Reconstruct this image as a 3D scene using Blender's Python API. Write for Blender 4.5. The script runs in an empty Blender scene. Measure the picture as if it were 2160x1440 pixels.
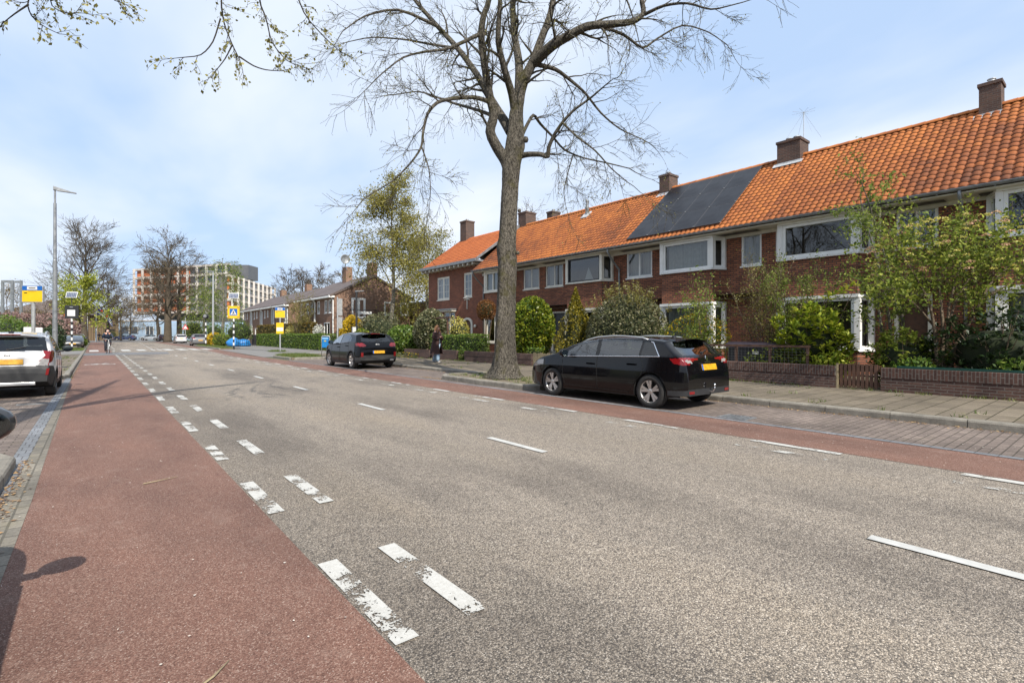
import bpy, bmesh, math, random
import numpy as np
from mathutils import Vector, Matrix
R = math.radians
C = bpy.context.scene.collection
SC = bpy.context.scene
rnd = random.Random(7)
# ---------------------------------------------------------------- survey
# world: X across the street (to the houses), Y along the street, Z up. The camera stands at (0,0,CH).
CH = 1.42; F = 1080.0; HY = 705.5; TH = math.atan(879 / 1080)
SI, CO = math.sin(TH), math.cos(TH)
def at_depth(x, y, Z):
    X = (x - 1080) * Z / F
    return Vector((CO * X + SI * Z, -SI * X + CO * Z, CH + (HY - y) * Z / F))
def on_ground(x, y, z=0.0):
    return at_depth(x, y, (CH - z) * F / (y - HY))
def on_line(x, y, t):      # the point at distance t across the street
    a = (x - 1080) / F
    return at_depth(x, y, t / (CO * a + SI))
# ---------------------------------------------------------------- object helpers
def thing(name, label, cat, loc=(0, 0, 0), group=None, rz=0, kind=None):
    o = bpy.data.objects.new(name, None); C.objects.link(o)
    o.location = loc; o.rotation_euler = (0, 0, rz); o.empty_display_size = .1
    return tag(o, label, cat, group, kind)
def tag(o, label=None, cat=None, group=None, kind=None):
    if label: o['label'] = label
    if cat: o['category'] = cat
    if group: o['group'] = group
    if kind: o['kind'] = kind
    return o
def copy_tree(o, parent=None):
    c = o.copy(); C.objects.link(c)
    if parent is not None: c.parent = parent
    for ch in list(o.children): copy_tree(ch, c)
    return c
def root_loc(o):
    while o.parent is not None: o = o.parent
    return Vector(o.location)
class MB:
    """collects faces; build() links them as one mesh object"""
    def __init__(s): s.v = []; s.f = []; s.m = []; s.t = []
    def add(s, vs, fs, m=0, t=0.5):
        b = len(s.v); s.v.extend(tuple(p) for p in vs)
        for f in fs:
            s.f.append(tuple(b + i for i in f)); s.m.append(m); s.t.append(t)
        return s
    def box(s, a, b, m=0, t=.5):
        x0, y0, z0 = a; x1, y1, z1 = b
        return s.add([(x0,y0,z0),(x1,y0,z0),(x1,y1,z0),(x0,y1,z0),(x0,y0,z1),(x1,y0,z1),(x1,y1,z1),(x0,y1,z1)],
              [(3,2,1,0),(4,5,6,7),(0,1,5,4),(1,2,6,5),(2,3,7,6),(3,0,4,7)], m, t)
    def bbox(s, a, b, r=.01, m=0, t=.5):
        """box with chamfered edges"""
        a = [min(p, q) for p, q in zip(a, b)]; b2 = b; 
        lo = list(a); hi = [max(p, q) for p, q in zip(a, b2)]
        r = min(r, *[(h - l) * .45 for l, h in zip(lo, hi)])
        bm = bmesh.new(); bmesh.ops.create_cube(bm, size=1)
        for v in bm.verts:
            for k in range(3): v.co[k] = lo[k] if v.co[k] < 0 else hi[k]
        bmesh.ops.bevel(bm, geom=bm.edges[:], offset=r, segments=2, affect='EDGES', profile=.5)
        s.add([v.co[:] for v in bm.verts], [[v.index for v in f.verts] for f in bm.faces] if not bm.verts.index_update() else [], m, t)
        bm.free(); return s
    def tube(s, pts, rad, n=6, m=0, t=.5, caps=True):
        pts = [Vector(p) for p in pts]; k = len(pts)
        if not hasattr(rad, '__len__'): rad = [rad] * k
        vs = []; ref = None
        for i, p in enumerate(pts):
            d = (pts[min(i + 1, k - 1)] - pts[max(i - 1, 0)])
            if d.length < 1e-9: d = Vector((0, 0, 1))
            d.normalize()
            if ref is None:
                ref = d.cross(Vector((0, 0, 1)) if abs(d.z) < .9 else Vector((1, 0, 0))).normalized()
            else:
                ref = (ref - d * ref.dot(d)); ref = ref.normalized() if ref.length > 1e-6 else d.orthogonal().normalized()
            w = d.cross(ref)
            for j in range(n):
                a = 2 * math.pi * j / n
                vs.append(p + (ref * math.cos(a) + w * math.sin(a)) * rad[i])
        fs = [(i*n+j, i*n+(j+1) % n, (i+1)*n+(j+1) % n, (i+1)*n+j) for i in range(k-1) for j in range(n)]
        if caps: fs += [tuple(range(n-1, -1, -1)), tuple((k-1)*n+j for j in range(n))]
        return s.add(vs, fs, m, t)
    def lathe(s, prof, n=24, axis='z', c=(0,0,0), m=0, t=.5, close=False):
        vs = []; c = Vector(c)
        for r, h in prof:
            for j in range(n):
                a = 2 * math.pi * j / n; u, w = r * math.cos(a), r * math.sin(a)
                vs.append(c + Vector({'z': (u, w, h), 'x': (h, u, w), 'y': (w, h, u)}[axis]))
        k = len(prof)
        fs = [(i*n+j, i*n+(j+1) % n, (i+1)*n+(j+1) % n, (i+1)*n+j) for i in range(k-1) for j in range(n)]
        if close: fs += [((k-1)*n+j, (k-1)*n+(j+1) % n, (j+1) % n, j) for j in range(n)]
        return s.add(vs, fs, m, t)
    def prism(s, poly, off, m=0, t=.5):
        """closed 3-D polygon pushed along off"""
        poly = [Vector(p) for p in poly]; off = Vector(off); n = len(poly)
        return s.add(poly + [p + off for p in poly], [tuple(range(n-1,-1,-1)), tuple(range(n, 2*n))] +
                     [(i, (i+1) % n, n+(i+1) % n, n+i) for i in range(n)], m, t)
    def build(s, name, mats, parent=None, smooth=False, local=False):
        me = bpy.data.meshes.new(name)
        v = s.v
        if parent is not None and not local:
            L = root_loc(parent); v = [(p[0]-L.x, p[1]-L.y, p[2]-L.z) for p in v]
        me.from_pydata(v, [], s.f)
        for mt in (mats if isinstance(mats, (list, tuple)) else [mats]): me.materials.append(mt)
        me.polygons.foreach_set('material_index', s.m)
        if smooth is True: me.polygons.foreach_set('use_smooth', [True] * len(s.f))
        a = me.attributes.new('tint', 'FLOAT', 'FACE'); a.data.foreach_set('value', s.t)
        if smooth == 'auto': me.shade_smooth() if hasattr(me,'shade_smooth') else None; me.set_sharp_from_angle(angle=R(40))
        me.update()
        o = bpy.data.objects.new(name, me); C.objects.link(o)
        if parent is not None: o.parent = parent
        return o
def np_mesh(name, V, Q, mat, parent=None, tint=None, smooth=False, k=4):
    """V (n,3) array, Q (m,k) array"""
    V = np.asarray(V, dtype=np.float32); Q = np.asarray(Q, dtype=np.int32)
    if parent is not None: V = V - np.array(root_loc(parent), dtype=np.float32)
    me = bpy.data.meshes.new(name); m = len(Q)
    me.vertices.add(len(V)); me.vertices.foreach_set('co', V.ravel())
    me.loops.add(m * k); me.loops.foreach_set('vertex_index', Q.ravel())
    me.polygons.add(m); me.polygons.foreach_set('loop_start', np.arange(m, dtype=np.int32) * k)
    if smooth: me.polygons.foreach_set('use_smooth', np.ones(m, dtype=bool))
    for mt in (mat if isinstance(mat, (list, tuple)) else [mat]): me.materials.append(mt)
    if tint is not None:
        a = me.attributes.new('tint', 'FLOAT', 'FACE'); a.data.foreach_set('value', np.asarray(tint, dtype=np.float32))
    me.update(calc_edges=True); me.validate()
    o = bpy.data.objects.new(name, me); C.objects.link(o)
    if parent is not None: o.parent = parent
    return o
class Fr:
    """flat working frame: u along, z up, d outwards"""
    def __init__(s, o, u, n): s.o = Vector(o); s.u = Vector(u).normalized(); s.n = Vector(n).normalized()
    def p(s, u, z, d=0): return s.o + s.u * u + s.n * d + Vector((0, 0, z))
    def box(s, mb, u0, u1, z0, z1, d0, d1, m=0, t=.5):
        q = s.p
        return mb.add([q(u0,z0,d0),q(u1,z0,d0),q(u1,z0,d1),q(u0,z0,d1),q(u0,z1,d0),q(u1,z1,d0),q(u1,z1,d1),q(u0,z1,d1)],
              [(3,2,1,0),(4,5,6,7),(0,1,5,4),(1,2,6,5),(2,3,7,6),(3,0,4,7)], m, t)
    def quad(s, mb, u0, u1, z0, z1, d=0, m=0, t=.5):
        return mb.add([s.p(u0,z0,d), s.p(u1,z0,d), s.p(u1,z1,d), s.p(u0,z1,d)], [(0,1,2,3)], m, t)
def text_obj(name, txt, size, M4, mat, parent, ext=.002):
    cu = bpy.data.curves.new(name, 'FONT'); cu.body = txt; cu.size = size; cu.extrude = ext
    cu.align_x = 'CENTER'; cu.align_y = 'CENTER'
    o = bpy.data.objects.new(name, cu); C.objects.link(o)
    bpy.context.view_layer.update()
    me = bpy.data.meshes.new_from_object(o.evaluated_get(bpy.context.evaluated_depsgraph_get()))
    C.objects.unlink(o); bpy.data.objects.remove(o)
    me.transform(M4); me.materials.clear(); me.materials.append(mat)
    q = bpy.data.objects.new(name, me); C.objects.link(q); q.parent = parent
    return q
# ---------------------------------------------------------------- materials
def newmat(name):
    m = bpy.data.materials.new(name); m.use_nodes = True
    nt = m.node_tree; b = nt.nodes['Principled BSDF']
    return m, nt, b
class NG:
    def __init__(s, nt): s.nt = nt
    def n(s, typ, **kw):
        x = s.nt.nodes.new(typ)
        for k, v in kw.items():
            if k in x.inputs.keys(): x.inputs[k].default_value = v
            else: setattr(x, k, v)
        return x
    def l(s, a, b): s.nt.links.new(a, b)
    def coord(s, kind='Object'): return s.n('ShaderNodeTexCoord').outputs[kind]
    def noise(s, vec, scale, detail=4, rough=.55, dist=0):
        x = s.n('ShaderNodeTexNoise'); x.inputs['Scale'].default_value = scale; x.inputs['Detail'].default_value = detail
        x.inputs['Roughness'].default_value = rough; x.inputs['Distortion'].default_value = dist
        s.l(vec, x.inputs['Vector']); return x.outputs['Fac']
    def ramp(s, fac, stops, interp='LINEAR'):
        x = s.n('ShaderNodeValToRGB'); x.color_ramp.interpolation = interp
        el = x.color_ramp.elements
        while len(el) < len(stops): el.new(.5)
        for e, (p, c) in zip(el, stops):
            e.position = p; e.color = (c if hasattr(c, '__len__') else (c, c, c)) + ((1,) if (not hasattr(c, '__len__') or len(c) == 3) else ())
        s.l(fac, x.inputs['Fac']); return x.outputs['Color']
    def mix(s, fac, a, b, blend='MIX'):
        x = s.n('ShaderNodeMix'); x.data_type = 'RGBA'; x.blend_type = blend
        for sock, val in ((x.inputs[0], fac), (x.inputs[6], a), (x.inputs[7], b)):
            if hasattr(val, 'is_linked') or hasattr(val, 'links'): s.l(val, sock)
            else: sock.default_value = val if not hasattr(val, '__len__') else tuple(val) + ((1,) if len(val) == 3 else ())
        return x.outputs[2]
    def math(s, op, a, b=None, c=None):
        x = s.n('ShaderNodeMath'); x.operation = op
        for i, v in enumerate((a, b, c)):
            if v is None: continue
            if hasattr(v, 'links'): s.l(v, x.inputs[i])
            else: x.inputs[i].default_value = v
        return x.outputs[0]
    def bump(s, h, strength, dist=.01):
        x = s.n('ShaderNodeBump'); x.inputs['Strength'].default_value = strength; x.inputs['Distance'].default_value = dist
        s.l(h, x.inputs['Height']); return x.outputs['Normal']
    def attr(s, name='tint'):
        x = s.n('ShaderNodeAttribute'); x.attribute_name = name; return x.outputs['Fac']
    def scalevec(s, vec, sx, sy, sz):
        x = s.n('ShaderNodeMapping'); x.inputs['Scale'].default_value = (sx, sy, sz); s.l(vec, x.inputs['Vector']); return x.outputs['Vector']
def plain(name, col, rough=.6, metal=0, spec=.5, var=.12, vs=6, bump=0, coat=0, fine=0):
    m, nt, b = newmat(name); g = NG(nt)
    if var:
        c = g.coord(); f = g.noise(c, vs, 5)
        lo = tuple(x * (1 - var) for x in col); hi = tuple(min(1, x * (1 + var)) for x in col)
        col_o = g.ramp(f, [(.3, lo), (.7, hi)])
        if fine:
            f2 = g.noise(c, 90, 2); col_o = g.mix(fine, col_o, g.ramp(f2, [(.3, .25), (.7, 1.0)]), 'MULTIPLY')
        g.l(col_o, b.inputs['Base Color'])
        rr = g.ramp(f, [(.3, max(0, rough - .08)), (.7, min(1, rough + .08))]); g.l(rr, b.inputs['Roughness'])
        if bump: g.l(g.bump(g.noise(c, vs * 6, 4), bump), b.inputs['Normal'])
    else:
        b.inputs['Base Color'].default_value = tuple(col) + (1,); b.inputs['Roughness'].default_value = rough
    b.inputs['Metallic'].default_value = metal; b.inputs['Specular IOR Level'].default_value = spec
    if coat: b.inputs['Coat Weight'].default_value = coat; b.inputs['Coat Roughness'].default_value = .03
    return m
def leafmat(name, stops, rough=.45, trans=.35, spec=.4):
    """leaf colour picked per leaf by its tint"""
    m, nt, b = newmat(name); g = NG(nt)
    col = g.ramp(g.attr(), stops)
    g.l(col, b.inputs['Base Color']); b.inputs['Roughness'].default_value = rough; b.inputs['Specular IOR Level'].default_value = spec
    tr = g.n('ShaderNodeBsdfTranslucent'); g.l(col, tr.inputs['Color'])
    mx = g.n('ShaderNodeMixShader'); mx.inputs[0].default_value = trans
    g.l(b.outputs[0], mx.inputs[1]); g.l(tr.outputs[0], mx.inputs[2])
    g.l(mx.outputs[0], nt.nodes['Material Output'].inputs['Surface'])
    return m
def brickmat(name, c1, c2, mortar, w=.22, h=.062, ms=.009, grime=.5, bump=.5, vertical=False):
    m, nt, b = newmat(name); g = NG(nt); c = g.coord()
    sx = g.n('ShaderNodeSeparateXYZ'); g.l(c, sx.inputs[0])
    u = g.math('ADD', sx.outputs[0], sx.outputs[1]); cb = g.n('ShaderNodeCombineXYZ')
    if vertical: g.l(sx.outputs[2], cb.inputs[0]); g.l(u, cb.inputs[1])
    else: g.l(u, cb.inputs[0]); g.l(sx.outputs[2], cb.inputs[1])
    br = g.n('ShaderNodeTexBrick'); g.l(cb.outputs[0], br.inputs['Vector'])
    for k, v in (('Scale', 1), ('Mortar Size', ms), ('Mortar Smooth', .15), ('Brick Width', w), ('Row Height', h), ('Bias', 0)): br.inputs[k].default_value = v
    br.inputs['Color1'].default_value = c1 + (1,); br.inputs['Color2'].default_value = c2 + (1,); br.inputs['Mortar'].default_value = mortar + (1,)
    f = g.noise(c, 1.3, 6); f2 = g.noise(c, 28, 3)
    col = g.mix(grime, br.outputs['Color'], g.ramp(f, [(.3, .55), (.72, 1.25)]), 'MULTIPLY')
    col = g.mix(.5, col, g.ramp(f2, [(.3, .65), (.7, 1.25)]), 'MULTIPLY')
    g.l(col, b.inputs['Base Color']); b.inputs['Roughness'].default_value = .82; b.inputs['Specular IOR Level'].default_value = .25
    hh = g.math('SUBTRACT', g.math('MULTIPLY', f2, .3), br.outputs['Fac'])
    g.l(g.bump(hh, bump, .006), b.inputs['Normal'])
    return m
def glassmat(name, tint=(.5,.56,.55), trans=.6, rough=.0, k=1.9):
    m, nt, b = newmat(name); g = NG(nt); nt.nodes.remove(b)
    t = g.n('ShaderNodeBsdfTransparent'); t.inputs[0].default_value = tuple(x * trans for x in tint) + (1,)
    gl = g.n('ShaderNodeBsdfGlossy'); gl.inputs['Roughness'].default_value = rough; gl.inputs[0].default_value = (1,1,1,1)
    fr = g.n('ShaderNodeFresnel'); bf = g.n('ShaderNodeNewGeometry').outputs['Backfacing']; g.l(g.math('SUBTRACT', 1.52, g.math('MULTIPLY', bf, 1.52-1/1.52)), fr.inputs[0])
    f = g.math('MULTIPLY', fr.outputs[0], k); f = g.math('MINIMUM', f, 1.0)
    mx = g.n('ShaderNodeMixShader'); g.l(f, mx.inputs[0]); g.l(t.outputs[0], mx.inputs[1]); g.l(gl.outputs[0], mx.inputs[2])
    g.l(mx.outputs[0], nt.nodes['Material Output'].inputs['Surface']); return m
M = {}
M['white'] = plain('white_paint', (.76,.755,.73), .4, var=.08, vs=3)
M['cream'] = plain('cream_paint', (.66,.63,.55), .5, var=.12, vs=3)
M['black'] = plain('black_plastic', (.018,.018,.02), .45, var=.1)
M['rubber'] = plain('tyre_rubber', (.022,.021,.02), .8, var=.25, vs=14)
M['steel'] = plain('galvanised_steel', (.42,.43,.43), .45, metal=.5, var=.15, vs=9)
M['zinc'] = plain('weathered_zinc', (.24,.25,.26), .5, metal=.5, var=.25, vs=5)
M['lead'] = plain('lead_flashing', (.5,.51,.52), .5, metal=.3, var=.25, vs=6)
M['chrome'] = plain('chrome', (.75,.75,.76), .12, metal=1, var=0)
M['alloy'] = plain('alloy_wheel', (.52,.50,.48), .32, metal=.8, var=.1)
M['glass'] = glassmat('window_glass', (.62,.66,.65), .75)
M['darkglass'] = glassmat('dark_glass', (.3,.33,.33), .35)
M['carglass'] = glassmat('car_glass', (.62,.70,.67), .9, k=2.6)
M['privacy'] = glassmat('privacy_glass', (.35,.38,.4), .45, k=1.6)
M['room'] = plain('room_interior', (.15,.14,.13), .9, var=.4, vs=2)
M['curtain'] = plain('curtain_cloth', (.62,.62,.60), .9, var=.1, vs=8)
M['brick'] = brickmat('brown_red_brick', (.40,.148,.078), (.20,.075,.046), (.08,.064,.052), h=.072, ms=.013, bump=.8)
M['brick_end'] = brickmat('plain_red_brick', (.33,.122,.07), (.22,.082,.052), (.08,.06,.05), h=.072, ms=.011, grime=.4)
M['brick_far'] = brickmat('pale_brown_brick', (.27,.14,.085), (.18,.09,.058), (.24,.2,.165), grime=.4)
M['brick_chim'] = brickmat('chimney_brick', (.13,.075,.055), (.08,.05,.042), (.12,.10,.09))
M['brick_wall'] = brickmat('garden_wall_brick', (.135,.075,.058), (.075,.042,.036), (.15,.125,.11), grime=.8)
M['brick_soldier'] = brickmat('soldier_course_brick', (.125,.066,.05), (.07,.04,.034), (.15,.125,.11), grime=.8, vertical=True)
M['wood_pale'] = plain('weathered_wood', (.25,.2,.12), .8, var=.3, vs=8, bump=.3)
M['wood_dark'] = plain('stained_wood', (.085,.042,.026), .7, var=.35, vs=8, bump=.3)
M['concrete'] = plain('concrete', (.34,.32,.28), .85, var=.2, vs=4, bump=.3, fine=.35)
M['yellow'] = plain('sign_yellow', (.66,.43,.012), .4, var=.05)
M['blue'] = plain('sign_blue', (.012,.10,.36), .4, var=.05)
M['binblue'] = plain('bin_blue', (.01,.17,.45), .4, var=.12)
M['signwhite'] = plain('sign_white', (.6,.6,.59), .4, var=.04)
M['red'] = plain('signal_red', (.5,.02,.015), .4, var=.05)
M['orange'] = plain('orange_panel', (.46,.13,.045), .5, var=.15, vs=.7)
M['plate'] = plain('plate_yellow', (.55,.28,.01), .4, var=.3, vs=14)
M['redlamp'] = plain('red_lamp_plastic', (.17,.004,.006), .12, var=.2, vs=25, coat=.6)
M['clearlamp'] = plain('clear_lamp_plastic', (.26,.25,.24), .1, var=.2, vs=30, coat=.5)
M['skin'] = plain('skin', (.52,.28,.2), .5, var=.06)
# ================================================================ the ground
def ground_mats():
    # ---- road: exposed-aggregate asphalt
    m, nt, b = newmat('road_asphalt'); g = NG(nt); c = g.coord()
    v = g.n('ShaderNodeTexVoronoi'); v.inputs['Scale'].default_value = 150; g.l(c, v.inputs['Vector'])
    sp = g.n('ShaderNodeSeparateColor'); g.l(v.outputs['Color'], sp.inputs[0])
    stones = g.ramp(sp.outputs[0], [(0, (.10,.094,.09)), (.25, (.18,.165,.152)), (.5, (.29,.262,.23)), (.75, (.40,.36,.31)), (.92, (.5,.46,.41)), (1, (.64,.61,.56))])
    gap = g.ramp(v.outputs['Distance'], [(.3, 1.0), (.75, .5)])
    col = g.mix(1, stones, gap, 'MULTIPLY')
    big = g.noise(g.scalevec(c, .55, .16, 1), 1.1, 6, .6)
    col = g.mix(.9, col, g.ramp(big, [(.3, (.5,.5,.52)), (.5, (1.0,1.0,1.0)), (.75, (1.18,1.14,1.06))]), 'MULTIPLY')
    mid = g.noise(c, 9, 4); col = g.mix(.5, col, g.ramp(mid, [(.3, .8), (.7, 1.18)]), 'MULTIPLY')
    sx = g.n('ShaderNodeSeparateXYZ'); g.l(c, sx.inputs[0]); wob = g.math('MULTIPLY', g.math('SUBTRACT', g.noise(g.scalevec(c, .3, .12, 1), 1.0, 3), .5), 1.6)
    xx = g.math('DIVIDE', g.math('ADD', sx.outputs[0], wob), 8.0)   # tyre paths polished darker along the lanes
    col = g.mix(.85, col, g.ramp(xx, [(.12, .80), (.21, .76), (.29, 1.02), (.37, 1.04), (.44, .92), (.53, 1.06), (.60, 1.0), (.68, .93), (.78, 1.03), (.86, .95)]), 'MULTIPLY')
    spot = g.noise(c, 1.7, 2); col = g.mix(g.ramp(spot, [(.72, 0), (.80, .45)]), col, (.07,.066,.062))
    col = g.mix(1, col, (1.03,.965,.89), 'MULTIPLY')
    g.l(col, b.inputs['Base Color']); b.inputs['Roughness'].default_value = .8; b.inputs['Specular IOR Level'].default_value = .3
    g.l(g.bump(g.math('SUBTRACT', 1, v.outputs['Distance']), .55, .008), b.inputs['Normal']); M['road'] = m
    # ---- red cycle lane
    m, nt, b = newmat('red_asphalt'); g = NG(nt); c = g.coord()
    v = g.n('ShaderNodeTexVoronoi'); v.inputs['Scale'].default_value = 190; g.l(c, v.inputs['Vector'])
    sp = g.n('ShaderNodeSeparateColor'); g.l(v.outputs['Color'], sp.inputs[0])
    st = g.ramp(sp.outputs[0], [(0, (.088,.045,.033)), (.4, (.158,.081,.060)), (.8, (.212,.119,.089)), (.97, (.29,.195,.155)), (1, (.40,.31,.26))])
    big = g.noise(g.scalevec(c, 1, .35, 1), 1.0, 6, .6)
    col = g.mix(.9, st, g.ramp(big, [(.28, (.62,.62,.64)), (.5, (.98,.98,.98)), (.75, (1.2,1.14,1.1))]), 'MULTIPLY')
    dust = g.noise(c, 3.2, 7, .65); col = g.mix(g.ramp(dust, [(.55, 0), (.8, .4)]), col, (.30,.22,.18))
    g.l(col, b.inputs['Base Color']); b.inputs['Roughness'].default_value = .8; b.inputs['Specular IOR Level'].default_value = .3
    g.l(g.bump(v.outputs['Distance'], .4, .004), b.inputs['Normal']); M['redlane'] = m
    # ---- worn road paint
    m, nt, b = newmat('road_paint'); g = NG(nt); c = g.coord()
    n1 = g.noise(c, 38, 6, .7); n2 = g.noise(c, 2.7, 4); v = g.n('ShaderNodeTexVoronoi'); v.inputs['Scale'].default_value = 78; g.l(c, v.inputs['Vector'])
    wear = g.math('ADD', g.math('ADD', g.math('MULTIPLY', n1, .8), g.math('MULTIPLY', n2, 1.5)), g.math('MULTIPLY', v.outputs['Distance'], .22))
    keep = g.ramp(wear, [(.515, 1), (.545, 0)]); 
    wr = g.n('ShaderNodeMapRange'); wr.inputs['From Min'].default_value = 1.29; wr.inputs['From Max'].default_value = 1.34
    g.l(wear, wr.inputs['Value'])
    b.inputs['Base Color'].default_value = (.72,.71,.66,1); b.inputs['Roughness'].default_value = .6
    g.l(g.ramp(n1, [(.3, (.40,.385,.35)), (.6, (.52,.51,.475))]), b.inputs['Base Color'])
    tr = g.n('ShaderNodeBsdfTransparent'); mx = g.n('ShaderNodeMixShader')
    g.l(wr.outputs[0], mx.inputs[0]); g.l(b.outputs[0], mx.inputs[1]); g.l(tr.outputs[0], mx.inputs[2])
    g.l(mx.outputs[0], nt.nodes['Material Output'].inputs['Surface']); M['paint'] = m
    m2 = m.copy(); m2.name = 'worn_road_paint'; M['paint_worn'] = m2
    for x in m2.node_tree.nodes:
        if x.type == 'MAP_RANGE': x.inputs['From Min'].default_value = 1.21; x.inputs['From Max'].default_value = 1.27
    M['paint_new'] = plain('crossing_paint', (.47,.465,.44), .6, var=.15, vs=8)
    # ---- pavers
    def pavers(name, c1, c2, mort, w, h, ms, rot=0, off=.5, moss=.3):
        m, nt, b = newmat(name); g = NG(nt); c = g.coord()
        mp = g.n('ShaderNodeMapping'); mp.inputs['Rotation'].default_value = (0, 0, rot); g.l(c, mp.inputs['Vector'])
        br = g.n('ShaderNodeTexBrick'); br.offset = off; g.l(mp.outputs[0], br.inputs['Vector'])
        for k, v in (('Scale', 1), ('Mortar Size', ms), ('Mortar Smooth', .2), ('Brick Width', w), ('Row Height', h)): br.inputs[k].default_value = v
        br.inputs['Color1'].default_value = c1 + (1,); br.inputs['Color2'].default_value = c2 + (1,); br.inputs['Mortar'].default_value = mort + (1,)
        f = g.noise(c, .9, 6, .62); f2 = g.noise(c, 45, 3)
        col = g.mix(.8, br.outputs['Color'], g.ramp(f, [(.3, .6), (.7, 1.25)]), 'MULTIPLY')
        col = g.mix(.5, col, g.ramp(f2, [(.3, .6), (.7, 1.35)]), 'MULTIPLY')
        f3 = g.noise(c, 2.3, 6, .7); col = g.mix(g.ramp(f3, [(.56, 0), (.75, moss)]), col, (.16,.14,.06))
        g.l(col, b.inputs['Base Color']); b.inputs['Roughness'].default_value = .85; b.inputs['Specular IOR Level'].default_value = .25
        g.l(g.bump(g.math('SUBTRACT', g.math('MULTIPLY', f2, .35), br.outputs['Fac']), .6, .008), b.inputs['Normal'])
        return m
    M['parking'] = pavers('parking_pavers', (.215,.172,.148), (.16,.128,.112), (.09,.075,.062), .21, .105, .008, moss=.25)
    M['tiles'] = pavers('pavement_tiles', (.20,.166,.124), (.15,.124,.094), (.055,.048,.03), .3, .3, .010, moss=.45)
    M['gutterstone'] = pavers('gutter_stones', (.24,.215,.175), (.17,.155,.13), (.12,.11,.09), .2, .1, .008, rot=R(90), moss=.35)
    M['blueline'] = pavers('blue_grey_pavers', (.215,.225,.24), (.175,.185,.2), (.11,.11,.115), .1, .21, .006, moss=.1)
    M['side'] = plain('grey_asphalt', (.20,.19,.18), .85, var=.15, vs=2, bump=.3, fine=.35)
    M['patch'] = plain('asphalt_patch', (.155,.155,.158), .85, var=.15, vs=3, bump=.3, fine=.3)
    M['kerb'] = plain('kerb_concrete', (.25,.228,.19), .85, var=.3, vs=5, bump=.4, fine=.45)
    m, nt, b = newmat('soil'); g = NG(nt); c = g.coord()
    col = g.ramp(g.noise(c, 14, 7, .7), [(.3, (.085,.065,.045)), (.55, (.17,.135,.09)), (.75, (.27,.22,.15))])
    col = g.mix(g.ramp(g.noise(c, 2.1, 5), [(.5, 0), (.7, .6)]), col, (.10,.12,.035))
    g.l(col, b.inputs['Base Color']); b.inputs['Roughness'].default_value = .95
    g.l(g.bump(g.noise(c, 60, 5), .6, .02), b.inputs['Normal']); M['soil'] = m
    m, nt, b = newmat('ground_earth'); g = NG(nt); c = g.coord()
    col = g.ramp(g.noise(c, .35, 8, .65), [(.3, (.07,.09,.03)), (.55, (.12,.13,.055)), (.75, (.20,.17,.10))])
    g.l(col, b.inputs['Base Color']); b.inputs['Roughness'].default_value = .95; M['earth'] = m
ground_mats()
def sheet(name, pts, z, mat, kind='structure'):
    """flat sheet: pts is a list of (Y, X0, X1) cross lines"""
    mb = MB()
    for (a, b) in zip(pts, pts[1:]):
        mb.add([(a[1], a[0], z), (a[2], a[0], z), (b[2], b[0], z), (b[1], b[0], z)], [(0,1,2,3)])
    return tag(mb.build(name, mat), kind=kind)
FAR = 170
mb = MB(); mb.add([(-400,-150,-.02),(600,-150,-.02),(600,900,-.02),(-400,900,-.02)], [(0,1,2,3)]); tag(mb.build('ground', M['earth']), kind='structure')
def rx(y):  # where the right-hand red lane begins
    return 6.95 + .85 * max(0, min(1, (y - 38) / 16)) + max(0, y - 54) * .011
def lx(y): return -.43 - .22 * max(0, min(1, (y - 6) / 20))
ys = [-14, 0, 6, 12, 20, 26, 38, 44, 50, 54, 70, 90, 120, FAR]
sheet('road', [(y, 1.04, rx(y)) for y in ys], 0, M['road'])
sheet('red_cycle_lane', [(y, lx(y), 1.045) for y in ys], .003, M['redlane'])
sheet('red_cycle_lane', [(y, rx(y) - .004, rx(y) + 1.2) for y in ys], .003, M['redlane'])
# crossroad at the far end
mb = MB(); mb.add([(-120, 120, .006), (140, 120, .006), (140, 150, .006), (-120, 150, .006)], [(0,1,2,3)]); tag(mb.build('cross_road', M['side']), kind='structure')
# parking bays (pavers), gutters and blue-grey edge line
sheet('parking_bay', [(y, -2.75, -.73) for y in (-14, 0, 22)], .004, M['parking'])
sheet('edge_line', [(y, -.735, -.595) for y in (-14, 22)], .008, M['blueline'])
sheet('gutter', [(y, -.6, lx(y) + .01) for y in (-14, 6, 12, 20, 26, 40, 56)], .006, M['gutterstone'])
sheet('parking_bay', [(y, 8.2, 10.35) for y in (-14, 0, 29.8)], .004, M['parking'])
sheet('edge_line', [(y, 8.12, 8.24) for y in (-14, 12, 29)], .008, M['blueline'])
sheet('parking_bay', [(y, -2.9, -.72) for y in (66, 90, 116)], .004, M['parking'])
sheet('parking_bay', [(y, rx(y) + 1.19, rx(y) + 3.3) for y in (72, 90, 116)], .004, M['parking'])
# side street on the right, asphalt strip on the left by the crossing
mb = MB(); mb.add([(8.15, 34.5, .010), (60, 36.5, .010), (60, 44, .010), (16.5, 44, .010), (10.5, 55, .010), (9.0, 55, .010)], [(0,1,2,3,4,5)]); tag(mb.build('side_street', M['side']), kind='structure')
sheet('asphalt_patch', [(44.8, lx(44), 4.2), (50.6, lx(50), 4.6)], .0105, M['patch'])
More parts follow.
